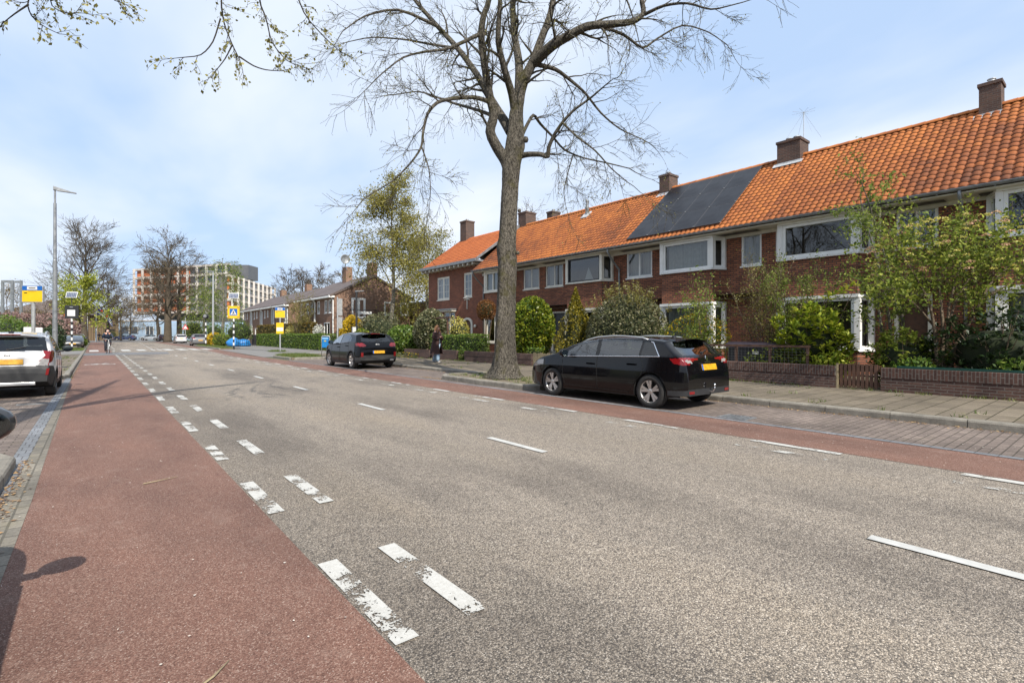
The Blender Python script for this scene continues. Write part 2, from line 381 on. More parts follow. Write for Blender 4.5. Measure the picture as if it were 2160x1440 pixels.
# raised pavements: a slab with a kerb along its edge
PZ = .12
def slab(name, poly, mat, z=PZ, z0=-.015):
    mb = MB(); n = len(poly)
    mb.add([(x, y, z) for x, y in poly], [tuple(range(n))])
    mb.add([(x, y, z) for x, y in poly] + [(x, y, z0) for x, y in poly], [(i, (i+1) % n, n+(i+1) % n, n+i) for i in range(n)])
    return tag(mb.build(name, mat), kind='structure')
slab('pavement', [(10.42, -14), (14.02, -14), (14.02, 33), (10.42, 33)], M['tiles'])
slab('garden_ground', [(14.03, -14), (18.6, -14), (18.6, 33), (14.03, 33)], M['soil'], .15)
slab('pavement', [(-2.95, -14), (-6.5, -14), (-6.5, 120), (-2.95, 120)], M['tiles'])
slab('pavement', [(-2.9, 21.6), (-.80, 21.6), (-.80, 45), (-2.9, 45)], M['tiles'], .118)
slab('pavement', [(-2.9, 45.05), (-.78, 45.05), (-.78, 65.5), (-2.9, 65.5)], M['side'], .05)
slab('pavement', [(10.6, 57), (16.2, 57), (16.2, 118), (11.0, 118)], M['side'], .10)
slab('pavement', [(11.9, 44.2), (15.3, 44.2), (15.3, 56.9), (10.7, 56.9)], M['side'], .06)
slab('grass_verge', [(9.3, 55.5), (10.55, 55.5), (10.9, 72), (9.5, 72)], M['soil'], .11)
slab('grass_verge', [(8.5, 29.9), (10.35, 29.9), (10.35, 34.0), (9.4, 34.4), (8.7, 33.6)], M['soil'], .13)
slab('pavement', [(10.5, 33.1), (17.5, 33.1), (17.5, 36.0), (11.5, 36.0)], M['tiles'], .115)
slab('tree_island', [(8.56, 9.92), (10.35, 9.5), (10.35, 14.05), (9.2, 14.35), (8.6, 13.9)], M['soil'], .13)
slab('tree_island', [(-2.9, 3.2), (-.82, 3.2), (-.82, 7.75), (-1.1, 7.95), (-2.9, 7.95)], M['soil'], .12)
sheet('garden_ground', [(46, 16.2, 60), (90, 16.2, 60)], .02, M['earth'])
# kerb stones
def kerb(path, h=.13, w=.14, z0=-.02, L=1.0, closed=False, side=1):
    """row of kerb stones along a path (list of X,Y); the stones lie on its left"""
    mb = MB(); pts = [Vector((x, y, 0)) for x, y in path]
    for a, b in zip(pts, pts[1:]):
        d = b - a; n = max(1, round(d.length / L)); d /= n; u = d.normalized(); nn = Vector((-u.y, u.x, 0)) * side
        for i in range(n):
            jit = (rnd.random() - .5) * .008
            p0 = a + d * i + u * .005; p1 = a + d * (i + 1) - u * .005; hh = h + (rnd.random() - .5) * .012
            q = [(0, z0), (0, hh - .035), (.012, hh - .012), (.035, hh), (w, hh), (w, z0)]
            sec0 = [p0 + nn * (k + jit) + Vector((0, 0, z)) for k, z in q]; sec1 = [p1 + nn * (k + jit) + Vector((0, 0, z)) for k, z in q]
            m = len(q); mb.add(sec0 + sec1, [tuple(range(m)), tuple(range(2*m-1, m-1, -1))] + [(k, k+1, m+k+1, m+k) for k in range(m-1)], 0, rnd.random())
    return tag(mb.build('kerb', M['kerb']), kind='structure')
kerb([(10.28, -14), (10.28, 9.5)], side=-1); kerb([(10.28, 14.2), (10.28, 29.9)], side=-1)
kerb([(10.30, 9.40), (8.75, 9.62), (8.46, 9.95), (8.40, 12.0), (8.5, 13.95), (8.8, 14.3), (9.3, 14.45), (10.3, 14.2)], side=-1, L=.95, h=.15)
kerb([(10.3, 29.8), (8.7, 29.85), (8.42, 30.1), (8.45, 33.6), (9.0, 34.5), (10.4, 34.9), (11.6, 36.1)], side=-1, h=.14)
kerb([(9.1, 55.2), (9.4, 72.2), (10.9, 72.4)], side=-1)
kerb([(-.66, 3.0), (-.66, 7.6)], side=1); kerb([(-.66, 7.6), (-.82, 7.98), (-1.1, 8.1), (-2.9, 8.12)], side=1, L=.7)
kerb([(-2.9, 21.45), (-1.1, 21.5), (-.8, 21.7), (-.66, 22.2), (-.64, 44.9)], side=1)
kerb([(-.66, 45), (-.68, 65.6), (-2.9, 65.8)], side=1, h=.07)
kerb([(-2.78, -14), (-2.78, 22)], side=1); kerb([(-2.8, 65), (-2.8, 116)], side=1)
# ---- paint
mb = MB()
def dash(x0, x1, y0, y1, z=.009): mb.add([(x0,y0,z),(x1,y0,z),(x1,y1,z),(x0,y1,z)], [(0,1,2,3)])
k = 0
while 3.2 + 2.2 * k < 53:
    y = 3.2 + 2.2 * k; w = 0
    dash(1.06 + w, 1.18 + w, y - 1.06, y); dash(1.455 + w, 1.575 + w, y - 1.06, y); k += 1
for k in range(-1, 26):
    y = 3.3 + 2.15 * k
    if y > 55: break
    o = rx(y - .5) - 6.95
    dash(6.78 + o, 6.90 + o, y - 1.06, y)
tag(mb.build('lane_markings', M['paint']), kind='structure')
mb = MB()
for k in range(-1, 26):
    y = 3.3 + 2.15 * k; o = rx(y - .5) - 6.95
    if y < 55: dash(6.37 + o, 6.49 + o, y - 1.06, y)
tag(mb.build('lane_markings', M['paint_worn']), kind='structure')
mb = MB()
for k in range(-1, 12):
    y = 1.2 + 4.46 * k; dash(4.15, 4.25, y - 1.13, y)
for k in range(14): dash(4.3 + .15*k, 4.42 + .15*k, 62 + 4.4 * k, 64 + 4.4 * k)
for y in np.arange(62, 118, 4.4): dash(1.35, 1.47, y, y + 1.6)
tag(mb.build('lane_markings', M['paint_new']), kind='structure')
mb = MB()
for x0 in (-.40, 1.80, 2.93, 4.95, 6.02, 7.05, 8.05): dash(x0, x0 + .62, 55.0, 59.8, .012)
dash(4.02, 4.2, 55, 59.8, .012); dash(4.5, 4.68, 55, 59.8, .012); dash(1.16, 1.3, 55, 56.5, .012)
tag(mb.build('zebra_crossing', M['paint_new']), kind='structure')
mb = MB()
mb.add([(11.2, 35.9, .016), (16.5, 37.3, .016), (16.5, 37.75, .016), (11.0, 36.35, .016)], [(0,1,2,3)])
mb.add([(12.0, 39.6, .016), (22, 41.0, .016), (22, 41.5, .016), (12.0, 40.0, .016)], [(0,1,2,3)])
tag(mb.build('side_street_marking', M['paint_new']), kind='structure')
# bicycle symbol on the red lane: two wheels, frame, handlebar, painted flat
mb = MB(); bz = .010; bx, by = .18, 31.2
def ring(cx, cy, r, w, sy):
    n = 28; vs = []
    for j in range(n):
        a = 2*math.pi*j/n
        for rr in (r, r - w): vs.append((cx + rr*math.cos(a), cy + rr*math.sin(a)*sy, bz))
    mb.add(vs, [(2*j, 2*((j+1) % n), 2*((j+1) % n)+1, 2*j+1) for j in range(n)])
def stroke(pts, w):
    for (a, b) in zip(pts, pts[1:]):
        a = Vector((bx+a[0], by+a[1], bz)); b = Vector((bx+b[0], by+b[1], bz)); d = (b-a).normalized(); nn = Vector((-d.y, d.x, 0))*w/2
        mb.add([a-nn, b-nn, b+nn, a+nn], [(0,1,2,3)])
ring(bx-.33, by, .26, .07, 1.5); ring(bx+.33, by, .26, .07, 1.5)
stroke([(-.33,0), (-.16,.62), (.2,.62), (.33,0)], .07); stroke([(-.16,.62), (0,0), (.2,.62)], .07); stroke([(-.33,0),(0,0)], .07); stroke([(.2,.62),(.16,.9),(.32,.95)], .07); stroke([(-.26,.78),(-.08,.78)], .08)
tag(mb.build('bicycle_marking', M['paint_new']), kind='structure')
# ---- small ground things
def grate(name, label, x, y, w, l):
    o = thing(name, label, 'drain', (x, y, 0))
    f = MB(); 
    for a, b in (((x-w/2, y-l/2), (x+w/2, y-l/2+.03)), ((x-w/2, y+l/2-.03), (x+w/2, y+l/2)), ((x-w/2, y-l/2+.03), (x-w/2+.03, y+l/2-.03)), ((x+w/2-.03, y-l/2+.03), (x+w/2, y+l/2-.03))):
        f.box((a[0], a[1], .003), (b[0], b[1], .016))
    f.build('frame', M['zinc'], o)
    g_ = MB(); n = 7
    for i in range(n):
        yy = y - l/2 + .05 + (l - .1) * i / (n - 1); g_.box((x-w/2+.03, yy-.011, .005), (x+w/2-.03, yy+.011, .015))
    g_.build('bars', M['zinc'], o)
    MB().add([(x-w/2+.02,y-l/2+.02,.0065),(x+w/2-.02,y-l/2+.02,.0065),(x+w/2-.02,y+l/2-.02,.0065),(x-w/2+.02,y+l/2-.02,.0065)], [(0,1,2,3)]).build('pit', M['black'], o)
d = on_ground(1543, 883); grate('drain_grate', 'dark iron drain grate in the pavers behind the black estate car', 8.5, d.y, .42, .5)
d = on_ground(80, 852); grate('drain_grate', 'narrow drain slot in the pavers behind the white hatchback', -.98, d.y, .5, .16)
# fallen blossom, leaf litter, grass tufts: nobody could count them
rg = np.random.default_rng(5)
def flakes(name, X, Y, Z, size, mat, tint=None):
    n = len(X); a = rg.uniform(0, 6.28, n); s_ = size * rg.uniform(.5, 1.3, n); el = rg.uniform(.4, 1, n)
    ux, uy = np.cos(a) * s_, np.sin(a) * s_; vx, vy = -np.sin(a) * s_ * el, np.cos(a) * s_ * el
    tz = rg.uniform(0, .5, n) * size
    V = np.stack([np.stack([X-ux, Y-uy, Z], 1), np.stack([X-vx, Y-vy, Z+tz], 1), np.stack([X+ux, Y+uy, Z+tz*.5], 1), np.stack([X+vx, Y+vy, Z], 1)], 1).reshape(-1, 3)
    return tag(np_mesh(name, V, np.arange(4*n).reshape(-1, 4), mat, tint=rg.random(n)), kind='stuff')
petal = leafmat('petals', [(0, (.5,.42,.34)), (1, (.75,.7,.62))], trans=.1)
litter = leafmat('dry_leaves', [(0, (.10,.05,.02)), (.5, (.3,.17,.07)), (1, (.5,.33,.15))], trans=.1)
X = np.concatenate([rg.uniform(-.6, 1.1, 260), rg.uniform(6.9, 10.2, 1500), rg.uniform(-2.7, -.6, 300), rg.uniform(1, 7, 90)])
Y = np.concatenate([rg.uniform(1, 22, 260) , rg.uniform(0, 30, 1500), rg.uniform(7, 21, 300), rg.uniform(1, 20, 90)])
flakes('fallen_petals', X, Y, np.full(len(X), .016), .007, petal)
n = 2600; X = 10.27 - np.abs(rg.normal(0, .10, n)); Y = rg.uniform(-1, 29.5, n); k_ = ~((Y > 9.3) & (Y < 14.5))
X2 = -.64 + np.abs(rg.normal(0, .06, 500)); Y2 = rg.uniform(3.6, 7.9, 500)
X3 = rg.uniform(8.3, 8.6, 260); Y3 = rg.uniform(14, 15.2, 260); X4 = -.60 + np.abs(rg.normal(0, .05, 400)); Y4 = rg.uniform(21.5, 38, 400)
X = np.concatenate([X[k_], X2, X3, X4]); Y = np.concatenate([Y[k_], Y2, Y3, Y4])
flakes('leaf_litter', X, Y, np.full(len(X), .014), .017, litter)
def blades(name, pts, h, mat, n_each=14, spread=.09):
    P = np.repeat(np.asarray(pts, dtype=float), n_each, 0); n = len(P)
    P[:, :2] += rg.normal(0, spread, (n, 2)); a = rg.uniform(0, 6.28, n); hh = h * rg.uniform(.35, 1.1, n); w = .004 + .006 * rg.random(n)
    lean = rg.normal(0, .45, (n, 2)) * hh[:, None]
    dx, dy = np.cos(a) * w, np.sin(a) * w
    A = P.copy(); A[:, 0] -= dx; A[:, 1] -= dy; B = P.copy(); B[:, 0] += dx; B[:, 1] += dy
    T = P.copy(); T[:, 0] += lean[:, 0]; T[:, 1] += lean[:, 1]; T[:, 2] += hh
    V = np.stack([A, B, T], 1).reshape(-1, 3)
    return tag(np_mesh(name, V, np.arange(3*n).reshape(-1, 3), mat, tint=rg.random(n), k=3), kind='stuff')
M['grass'] = leafmat('grass_blades', [(0, (.045,.085,.015)), (.6, (.12,.17,.03)), (1, (.24,.24,.08))])
pts = [(rg.uniform(9.4, 10.5), rg.uniform(55.6, 71.5), .11) for _ in range(420)] + [(rg.uniform(8.6, 10.2), rg.uniform(30.1, 33.8), .13) for _ in range(330)] \
    + [(rg.uniform(-2.6, -.85), rg.uniform(56, 65), .05) for _ in range(300)] + [(rg.uniform(10.9, 12.0), rg.uniform(43.6, 44.8), .05) for _ in range(60)]
blades('verge_grass', pts, .2, M['grass'], 16)
pts = [(14.0 - abs(rg.normal(0, .06)), rg.uniform(.5, 29), .12) for _ in range(150)] + [(rg.uniform(8.7, 10.2), rg.uniform(9.8, 14), .13) for _ in range(90)] \
    + [(rg.uniform(-2.7, -.8), rg.uniform(21.8, 40), .12) for _ in range(90)] + [(rg.uniform(10.45, 13.9), rg.uniform(0, 28), .12) for _ in range(45)]
blades('weed_tufts', pts, .09, M['grass'], 12, .05)
# twigs lying on the lane
for i, (x, y, L, a, lb) in enumerate(((.28, 2.35, .22, .5, 'thin brown twig lying on the red lane nearest the camera'), (.35, 5.95, .3, .1, 'thin curved twig lying on the red lane beside the white dashes'))):
    mb = MB(); mb.tube([(x, y, .012), (x + .5*L*math.cos(a), y + .5*L*math.sin(a), .02), (x + L*math.cos(a+.2), y + L*math.sin(a+.2), .012)], [.006, .005, .002], 5)
    tag(mb.build('twig', M['wood_pale']), lb, 'twig')
# ================================================================ houses
def pan_tile_mat(name, c_new, c_mid, c_old_lip):
    m, nt, b = newmat(name); g = NG(nt); c = g.coord()
    t = g.attr(); f = g.noise(c, .55, 6, .62); f2 = g.noise(c, 14, 4); f3 = g.noise(c, 60, 3)
    s_ = g.math('ADD', g.math('MULTIPLY', t, .75), g.math('MULTIPLY', g.math('SUBTRACT', f, .5), .9))
    s_ = g.math('ADD', s_, g.math('MULTIPLY', g.math('SUBTRACT', f2, .5), .4))
    col = g.ramp(s_, [(.08, c_new), (.42, c_mid), (.8, c_old_lip)])
    col = g.mix(.4, col, g.ramp(f3, [(.3, .6), (.7, 1.3)]), 'MULTIPLY')
    g.l(col, b.inputs['Base Color']); b.inputs['Roughness'].default_value = .75; b.inputs['Specular IOR Level'].default_value = .3
    g.l(g.bump(f3, .3, .004), b.inputs['Normal']); M[name] = m
pan_tile_mat('pan_tiles', (.50,.170,.046), (.31,.100,.035), (.085,.040,.028))
pan_tile_mat('pan_tiles_new', (.47,.140,.046), (.35,.098,.036), (.15,.05,.026))
M['slate'] = plain('grey_brown_tiles', (.105,.08,.072), .7, var=.25, vs=3, bump=.3)
def pan_roof(name, parent, y0, y1, xe, ze, xr, zr, mat, cw=.2, gauge=.25, age=None):
    """clay pan tiles laid from the eave (xe,ze) to the ridge (xr,zr)"""
    L = math.hypot(xr-xe, zr-ze); dx, dz = (xr-xe)/L, (zr-ze)/L; nx, nz = -dz, dx
    ncol = max(1, round((y1-y0)/cw)); cw = (y1-y0)/ncol; nr = int(L/gauge + .5); gauge = L/nr
    sub = 8
    prof = [.046*math.sin(math.pi*k/sub)**.7 - .022 for k in range(sub)]
    fy = np.concatenate([y0 + cw*(c + np.arange(sub)/sub) for c in range(ncol)] + [np.array([y1])])
    ph = np.array(prof*ncol + [prof[0]]); m = len(fy)
    V = []; Q = []; T = []
    for r in range(nr):
        a0, a1 = r*gauge - .03, (r+1)*gauge + .02
        for (a, lift) in ((a0, -.012), (a0, .026), (a1, .002)):
            px = xe + dx*a + nx*(ph + lift); pz = ze + dz*a + nz*(ph + lift)
            V.append(np.stack([px, fy, pz], 1))
        base = r*3*m
        for k in (0, 1):
            i = np.arange(m-1) + base + k*m
            Q.append(np.stack([i, i+1, i+1+m, i+m], 1))
        tt = rg.random(ncol)*.34 + .08
        if age is not None: tt = tt + np.array([age(y0 + cw*(c+.5), r/nr) for c in range(ncol)])
        tt = np.repeat(tt, sub)
        T += [np.minimum(tt + .8, 1.5), tt]  # front lip of each course tinted darker, painting in the shade between rows
    return np_mesh(name, np.concatenate(V), np.concatenate(Q), mat, parent, np.concatenate(T), smooth=True)
def wall_mesh(mb, fr, u0, u1, z0, z1, holes, depth=.12, m=0):
    """wall face with rectangular openings and their reveals"""
    us = sorted({u0, u1} | {h[0] for h in holes} | {h[1] for h in holes}); zs = sorted({z0, z1} | {h[2] for h in holes} | {h[3] for h in holes})
    us = [u for u in us if u0 <= u <= u1]; zs = [z for z in zs if z0 <= z <= z1]
    for a, b in zip(us, us[1:]):
        for c, d in zip(zs, zs[1:]):
            um, zm = (a+b)/2, (c+d)/2
            if any(h[0] < um < h[1] and h[2] < zm < h[3] for h in holes): continue
            fr.quad(mb, a, b, c, d, 0, m)
    for a, b, c, d in holes:
        q = fr.p
        for e in (((a,c),(a,d)), ((b,c),(b,d)), ((a,c),(b,c)), ((a,d),(b,d))):
            (ua, za), (ub, zb) = e
            mb.add([q(ua,za,0), q(ub,zb,0), q(ub,zb,-depth), q(ua,za,-depth)], [(0,1,2,3)], m)
def window(parent, fr, u0, u1, z0, z1, lights=1, fw=.07, mat='white', inner=.045, curtain=.0, bars=0, sill=True, dark=False, d=.03, glass='glass', name='window', inmat=None, split=None):
    """frame with opening lights, pane and curtain; the outer face stands d in front of the wall"""
    f = MB()
    fr.box(f, u0, u0+fw, z0, z1, -.07, d); fr.box(f, u1-fw, u1, z0, z1, -.07, d)
    fr.box(f, u0+fw, u1-fw, z0, z0+fw, -.07, d); fr.box(f, u0+fw, u1-fw, z1-fw, z1, -.07, d)
    edges = [u0+fw] + [u0+fw + (u1-u0-2*fw)*x for x in (split or [k/lights for k in range(1, lights)])] + [u1-fw]
    lights = len(edges) - 1
    for e in edges[1:-1]: fr.box(f, e-fw*.45, e+fw*.45, z0+fw, z1-fw, -.06, d-.008)
    o = f.build(name, M[mat], parent)
    im = MB(); 
    for a, b in zip(edges, edges[1:]):
        a += fw*.45 if a != edges[0] else 0; b -= fw*.45 if b != edges[-1] else 0
        c0, c1 = z0+fw, z1-fw; w = inner
        if w:
            fr.box(im, a, a+w, c0, c1, -.05, d-.02); fr.box(im, b-w, b, c0, c1, -.05, d-.02)
            fr.box(im, a+w, b-w, c0, c0+w, -.05, d-.02); fr.box(im, a+w, b-w, c1-w, c1, -.05, d-.02)
        for k in range(bars):
            zz = c0 + (c1-c0)*(k+1)/(bars+1); fr.box(im, a+w, b-w, zz-.012, zz+.012, -.04, d-.025)
        if bars: fr.box(im, (a+b)/2-.012, (a+b)/2+.012, c0+w, c1-w, -.04, d-.028)
    if im.f: im.build('sash', M[inmat or mat], o)
    p = MB(); fr.quad(p, u0+fw, u1-fw, z0+fw, z1-fw, -.045); p.build('pane', M[glass], o)
    if sill:
        s = MB(); fr.box(s, u0-.04, u1+.04, z0-.055, z0-.002, -.06, d+.06); s.build('sill', M[mat], o)
    if curtain:
        c = MB(); n = int((u1-u0)/.035)
        parts = [(u0+fw, u1-fw)] if curtain >= 1 else [(u0+fw, u0+fw+(u1-u0)*curtain/2), (u1-fw-(u1-u0)*curtain/2, u1-fw)]
        for a, b in parts:
            n = max(4, int((b-a)/.03)); prev = None
            for k in range(n+1):
                u = a+(b-a)*k/n; dd = -.22 + .035*math.sin(k*1.1) + .015*math.sin(k*2.7)
                cur = (fr.p(u, z0+fw*.5, dd), fr.p(u, z1-fw*.5, dd))
                if prev: c.add([prev[0], cur[0], cur[1], prev[1]], [(0,1,2,3)])
                prev = cur
        c.build('curtain', M['curtain'], o)
    return o
XW, XB = 18.4, 17.9          # wall and bay-front planes
XE, ZE, XR, ZR = 17.58, 5.27, 21.3, 8.36
NOUT = (-1, 0, 0)
F0 = Fr((XW, 0, 0), (0, 1, 0), NOUT)
def chimney(parent, x, y, z0, z1, w=.62, d=.75, pots=1, cap=True, mat='brick_chim'):
    mb = MB(); mb.box((x-d/2, y-w/2, z0), (x+d/2, y+w/2, z1-.1)); mb.box((x-d/2-.035, y-w/2-.035, z1-.098), (x+d/2+.035, y+w/2+.035, z1))
    o = mb.build('chimney', M[mat], parent)
    fl = MB(); fl.box((x-d/2-.03, y-w/2-.03, ZR-.55), (x+d/2+.03, y+w/2+.03, ZR-.22)); 
    fl.add([(x-d/2+.02, y-w/2-.12, ZR-.22), (x-d/2+.02, y+w/2+.12, ZR-.22), (x-d/2-.16, y+w/2+.12, ZR-.38), (x-d/2-.16, y-w/2-.12, ZR-.38)], [(0,1,2,3)])
    fl.build('flashing', M['lead'], o)
    for k in range(pots):
        pt = MB(); yy = y + (k-(pots-1)/2)*.28
        pt.lathe([(.09, z1), (.085, z1+.14), (.11, z1+.15), (.11, z1+.17), (.0, z1+.19)], 14, c=(x, yy, 0)); pt.build('pot', M['lead'], o)
    return o
def chamfer(y0, y1, x0, x1):
    a = Vector((x0, y0, 0)); b = Vector((x1, y1, 0)); u = (b-a).normalized(); n = Vector((-u.y, u.x, 0))
    if n.x > 0: n = -n
    return Fr(a, u, n), (b-a).length
def house(label, y0, y1, bays, wins, doors, frame='white', age=None, downpipe=None, chim=None, upper_lights=None, end_left=False):
    t = thing('terraced_house', label, 'house', (XW, (y0+y1)/2, .15), 'brick terraced houses under one orange tiled roof')
    # openings in the flat wall: windows and doors, and the whole width of each bay
    holes = [(w['y0'], w['y1'], w['z0'], w['z1']) for w in wins]
    holes += [(d['y0'], d['y1'], .15, d['z1']) for d in doors]
    mb = MB(); bayspans = [(b['y0']-.27, b['y1']+.27) for b in bays]
    allh = holes + [(a+.02, b-.02, .16, 5.10) for a, b in bayspans]
    wall_mesh(mb, F0, y0, y1, .1, 5.12, allh)
    for b in bays:
        up, lo = b['up'], b['lo']
        for fr, L, side in ((Fr((XB, b['y0'], 0), (0, 1, 0), NOUT), b['y1']-b['y0'], 0),
                            (*chamfer(b['y0'], b['y0']-.27, XB, XW), 1), (*chamfer(b['y1'], b['y1']+.27, XB, XW), 1)):
            wall_mesh(mb, fr, 0, L, .1, 5.12, [(0.0, L, up[0], up[1]), (0.0, L, lo[0], lo[1])], .02)
    # gable and rear walls so that the house stays a house from the side
    if end_left is not None:
        yy = y1 if end_left else y0
    for yy in (y0 + .001, y1 - .001):
        mb.add([(XW, yy, .1), (24.2, yy, .1), (24.2, yy, 5.1), (XR, yy, ZR-.12), (XW, yy, 5.1)], [(0,1,2,3,4)])
    mb.add([(24.2, y0, .1), (24.2, y1, .1), (24.2, y1, 5.1), (24.2, y0, 5.1)], [(0,1,2,3)])
    mb.build('wall', M['brick'], t)
    rm = MB(); a, b = y0+.05, y1-.05
    rm.add([(XW+.9, a, .2), (XW+.9, b, .2), (XW+.9, b, 5.1), (XW+.9, a, 5.1)], [(0,1,2,3)])
    for z in (.2, 2.75, 2.9, 5.1): rm.add([(XB+.06, a+.3, z), (XB+.06, b-.3, z), (XW+.9, b-.3, z), (XW+.9, a+.3, z)], [(0,1,2,3)])
    for yy in (a, b): rm.add([(XW+.13, yy, .2), (XW+.9, yy, .2), (XW+.9, yy, 5.1), (XW+.13, yy, 5.1)], [(0,1,2,3)])
    rm.build('interior', M['room'], t)
    for w in wins: window(t, F0, w['y0'], w['y1'], w['z0'], w['z1'], w.get('n', 1), w.get('fw', .075), w.get('mat', frame), w.get('inner', .05), w.get('c', .0), d=-.03, inmat=w.get('inmat'), sill=True)
    for b in bays:
        for lev, kw in (('up', b.get('ku', {})), ('lo', b.get('kl', {}))):
            z0, z1 = b[lev]; o = None
            bw = MB()  # corner posts, the board above and the sill below belong to the bay window
            for yy, sgn in ((b['y0'], -1), (b['y1'], 1)):
                bw.box((XB-.045, yy-.075, z0), (XB+.06, yy+.075, z1)); bw.box((XW-.1, yy+sgn*.26-.05, z0), (XW+.02, yy+sgn*.26+.05, z1))
            pl = [(XB-.09, b['y0']-.05), (XB-.09, b['y1']+.05), (XW+.02, b['y1']+.33), (XW+.02, b['y0']-.33)]
            bw.prism([(x, y, z0-.075) for x, y in pl], (0, 0, .072)); bw.prism([(x, y, z1+.003) for x, y in pl], (0, 0, .10 if lev == 'lo' else .06))
            o = bw.build('bay_window', M[frame], t)
            fw = kw.get('fw', .085)
            window(o, Fr((XB, b['y0'], 0), (0,1,0), NOUT), .076, b['y1']-b['y0']-.076, z0, z1, kw.get('n', 1), fw, kw.get('mat', frame), kw.get('inner', .0), kw.get('c', 0), sill=False, d=.02, split=kw.get('split'), glass=kw.get('g', 'glass'), name='front_window', inmat=kw.get('inmat'))
            for q in ((b['y0'], b['y0']-.27), (b['y1'], b['y1']+.27)):
                fr, L = chamfer(q[0], q[1], XB, XW)
                window(o, fr, .07, L-.05, z0, z1, 1, .06, frame, .035, 0, sill=False, d=.015, name='side_window', inmat=kw.get('inmat'))
    for d in doors:
        dm = MB(); F0.box(dm, d['y0'], d['y1'], .15, d['z1']-.45, -.11, -.07); F0.box(dm, d['y0'], d['y1'], d['z1']-.44, d['z1'], -.1, -.08)
        for a_, b_ in ((d['y0']-.02, d['y0']+.08), (d['y1']-.08, d['y1']+.02)): F0.box(dm, a_, b_, .15, d['z1'], -.075, .03, 1)
        F0.box(dm, d['y0']+.08, d['y1']-.08, d['z1']-.08, d['z1'], -.075, .03, 1)
        dd = dm.build('door', [M[d['mat']], M['cream']], t)
        h = MB(); h.lathe([(.0, .0), (.03, .0), (.03, .05), (0, .06)], 10, 'x', F0.p(d['y0']+.16, 1.15, .0)); h.build('handle', M['chrome'], dd)
    # soffit, gutter
    sf = MB(); sf.box((XE+.03, y0, 5.125), (XW+.02, y1, 5.16)); sf.box((XW-.055, y0, 5.0), (XW-.004, y1, 5.122)); sf.build('soffit', M['cream'], t)
    gt = MB(); n = 9
    ring = [(XE-.06 + .065*math.cos(a), 5.235 + .065*math.sin(a)) for a in [math.pi + math.pi*k/(n-1) for k in range(n)]]
    gt.add([(x, y, z) for y in (y0, y1) for x, z in ring], [(k, k+1, n+k+1, n+k) for k in range(n-1)])
    gt.box((XE-.132, y0, 5.232), (XE-.118, y1, 5.25)); 
    yy = y0 + .4
    while yy < y1: gt.box((XE-.08, yy, 5.155), (XE+.12, yy+.03, 5.17)); yy += .85
    gt.build('gutter', M['zinc'], t, smooth=False)
    if downpipe:
        dp = MB(); y = downpipe
        dp.tube([(XE-.06, y, 5.2), (XE-.06, y, 5.05), (XE+.25, y, 4.72), (XW-.09, y, 4.35), (XW-.09, y, 4.1), (XW-.09, y, .15)], .042, 10)
        dp.build('downpipe', M['zinc'], t, smooth=True)
    rf = pan_roof('roof', t, y0, y1, XE, ZE, XR, ZR, M['pan_tiles'], age=age)
    rb = MB(); rb.add([(XR, y0, ZR-.02), (25.0, y0, ZE), (25.0, y1, ZE), (XR, y1, ZR-.02)], [(0,1,2,3)])
    rb.add([(XE+.1, y0, ZE-.02), (XR, y0, ZR-.1), (XR, y1, ZR-.1), (XE+.1, y1, ZE-.02)], [(0,1,2,3)]); rb.build('rear_slope', M['slate'], rf)
    rd = MB(); n = max(1, round((y1-y0)/.36)); st = (y1-y0)/n
    for k in range(n):
        a, b = y0+st*k-.012, y0+st*(k+1)
        pr = [(math.cos(q)*.12, math.sin(q)*.11) for q in [math.pi*j/8 for j in range(9)]]
        rd.add([(XR+c*1.07, a, ZR-.02+s_*1.12) for c, s_ in pr] + [(XR+c, b, ZR-.02+s_) for c, s_ in pr], [(j, j+1, 10+j, 9+j) for j in range(8)] + [tuple(range(9))], 0, rnd.random()*.6)
    rd.build('ridge', M['pan_tiles'], rf, smooth=False)
    for c in chim or []: chimney(rf, XR+c.get('dx', 0), c['y'], ZR-.8, c['z'], c.get('w', .62), c.get('d', .8), c.get('pots', 1))
    return t, rf
UP, LO = (3.95, 5.06), (.98, 2.55)
def age_right(y, r): return .30*(1-r)**1.3 + .10*(math.sin(y*.7) > 0)
def age_mid(y, r): return .12*(1-r)
def age_left(y, r): return .42*math.exp(-((r-.25)/.35)**2)*(.5+.5*math.sin(y*.55+.6)) + .1
house('brick terraced house at the right edge of the photo, behind the dark glossy camellia', -3.2, 3.05,
      [dict(y0=.1, y1=2.28, up=UP, lo=LO, ku=dict(c=0), kl=dict(c=.8, n=1))], [], [], age=age_right, downpipe=3.0, chim=[dict(y=2.89, z=9.07, w=.5, d=.6)])
house('brick terraced house with a bare wide upper bay, left of the flowering tree', 3.05, 8.15,
      [dict(y0=5.42, y1=7.68, up=UP, lo=LO, ku=dict(fw=.1), kl=dict(fw=.09))], [dict(y0=3.60, y1=4.58, z0=3.95, z1=5.06, n=2)],
      [dict(y0=3.75, y1=4.6, z1=2.62, mat='wood_dark')], age=age_right, chim=[])
house('brick terraced house with pale net curtains in its upper bay, under the solar panels', 8.15, 14.95,
      [dict(y0=10.15, y1=12.32, up=(3.93, 5.05), lo=LO, ku=dict(c=1), kl=dict(c=1, g='glass'))],
      [dict(y0=13.15, y1=14.5, z0=3.92, z1=5.06, n=2, c=.8), dict(y0=8.53, y1=9.27, z0=3.92, z1=5.06, fw=.07, c=1)], [dict(y0=13.2, y1=14.2, z1=2.6, mat='wood_dark')],
      age=age_mid, downpipe=14.85, chim=[dict(y=8.66, z=9.0, w=.85, d=.8, pots=2), dict(y=14.29, z=9.02, w=.55, d=.7)])
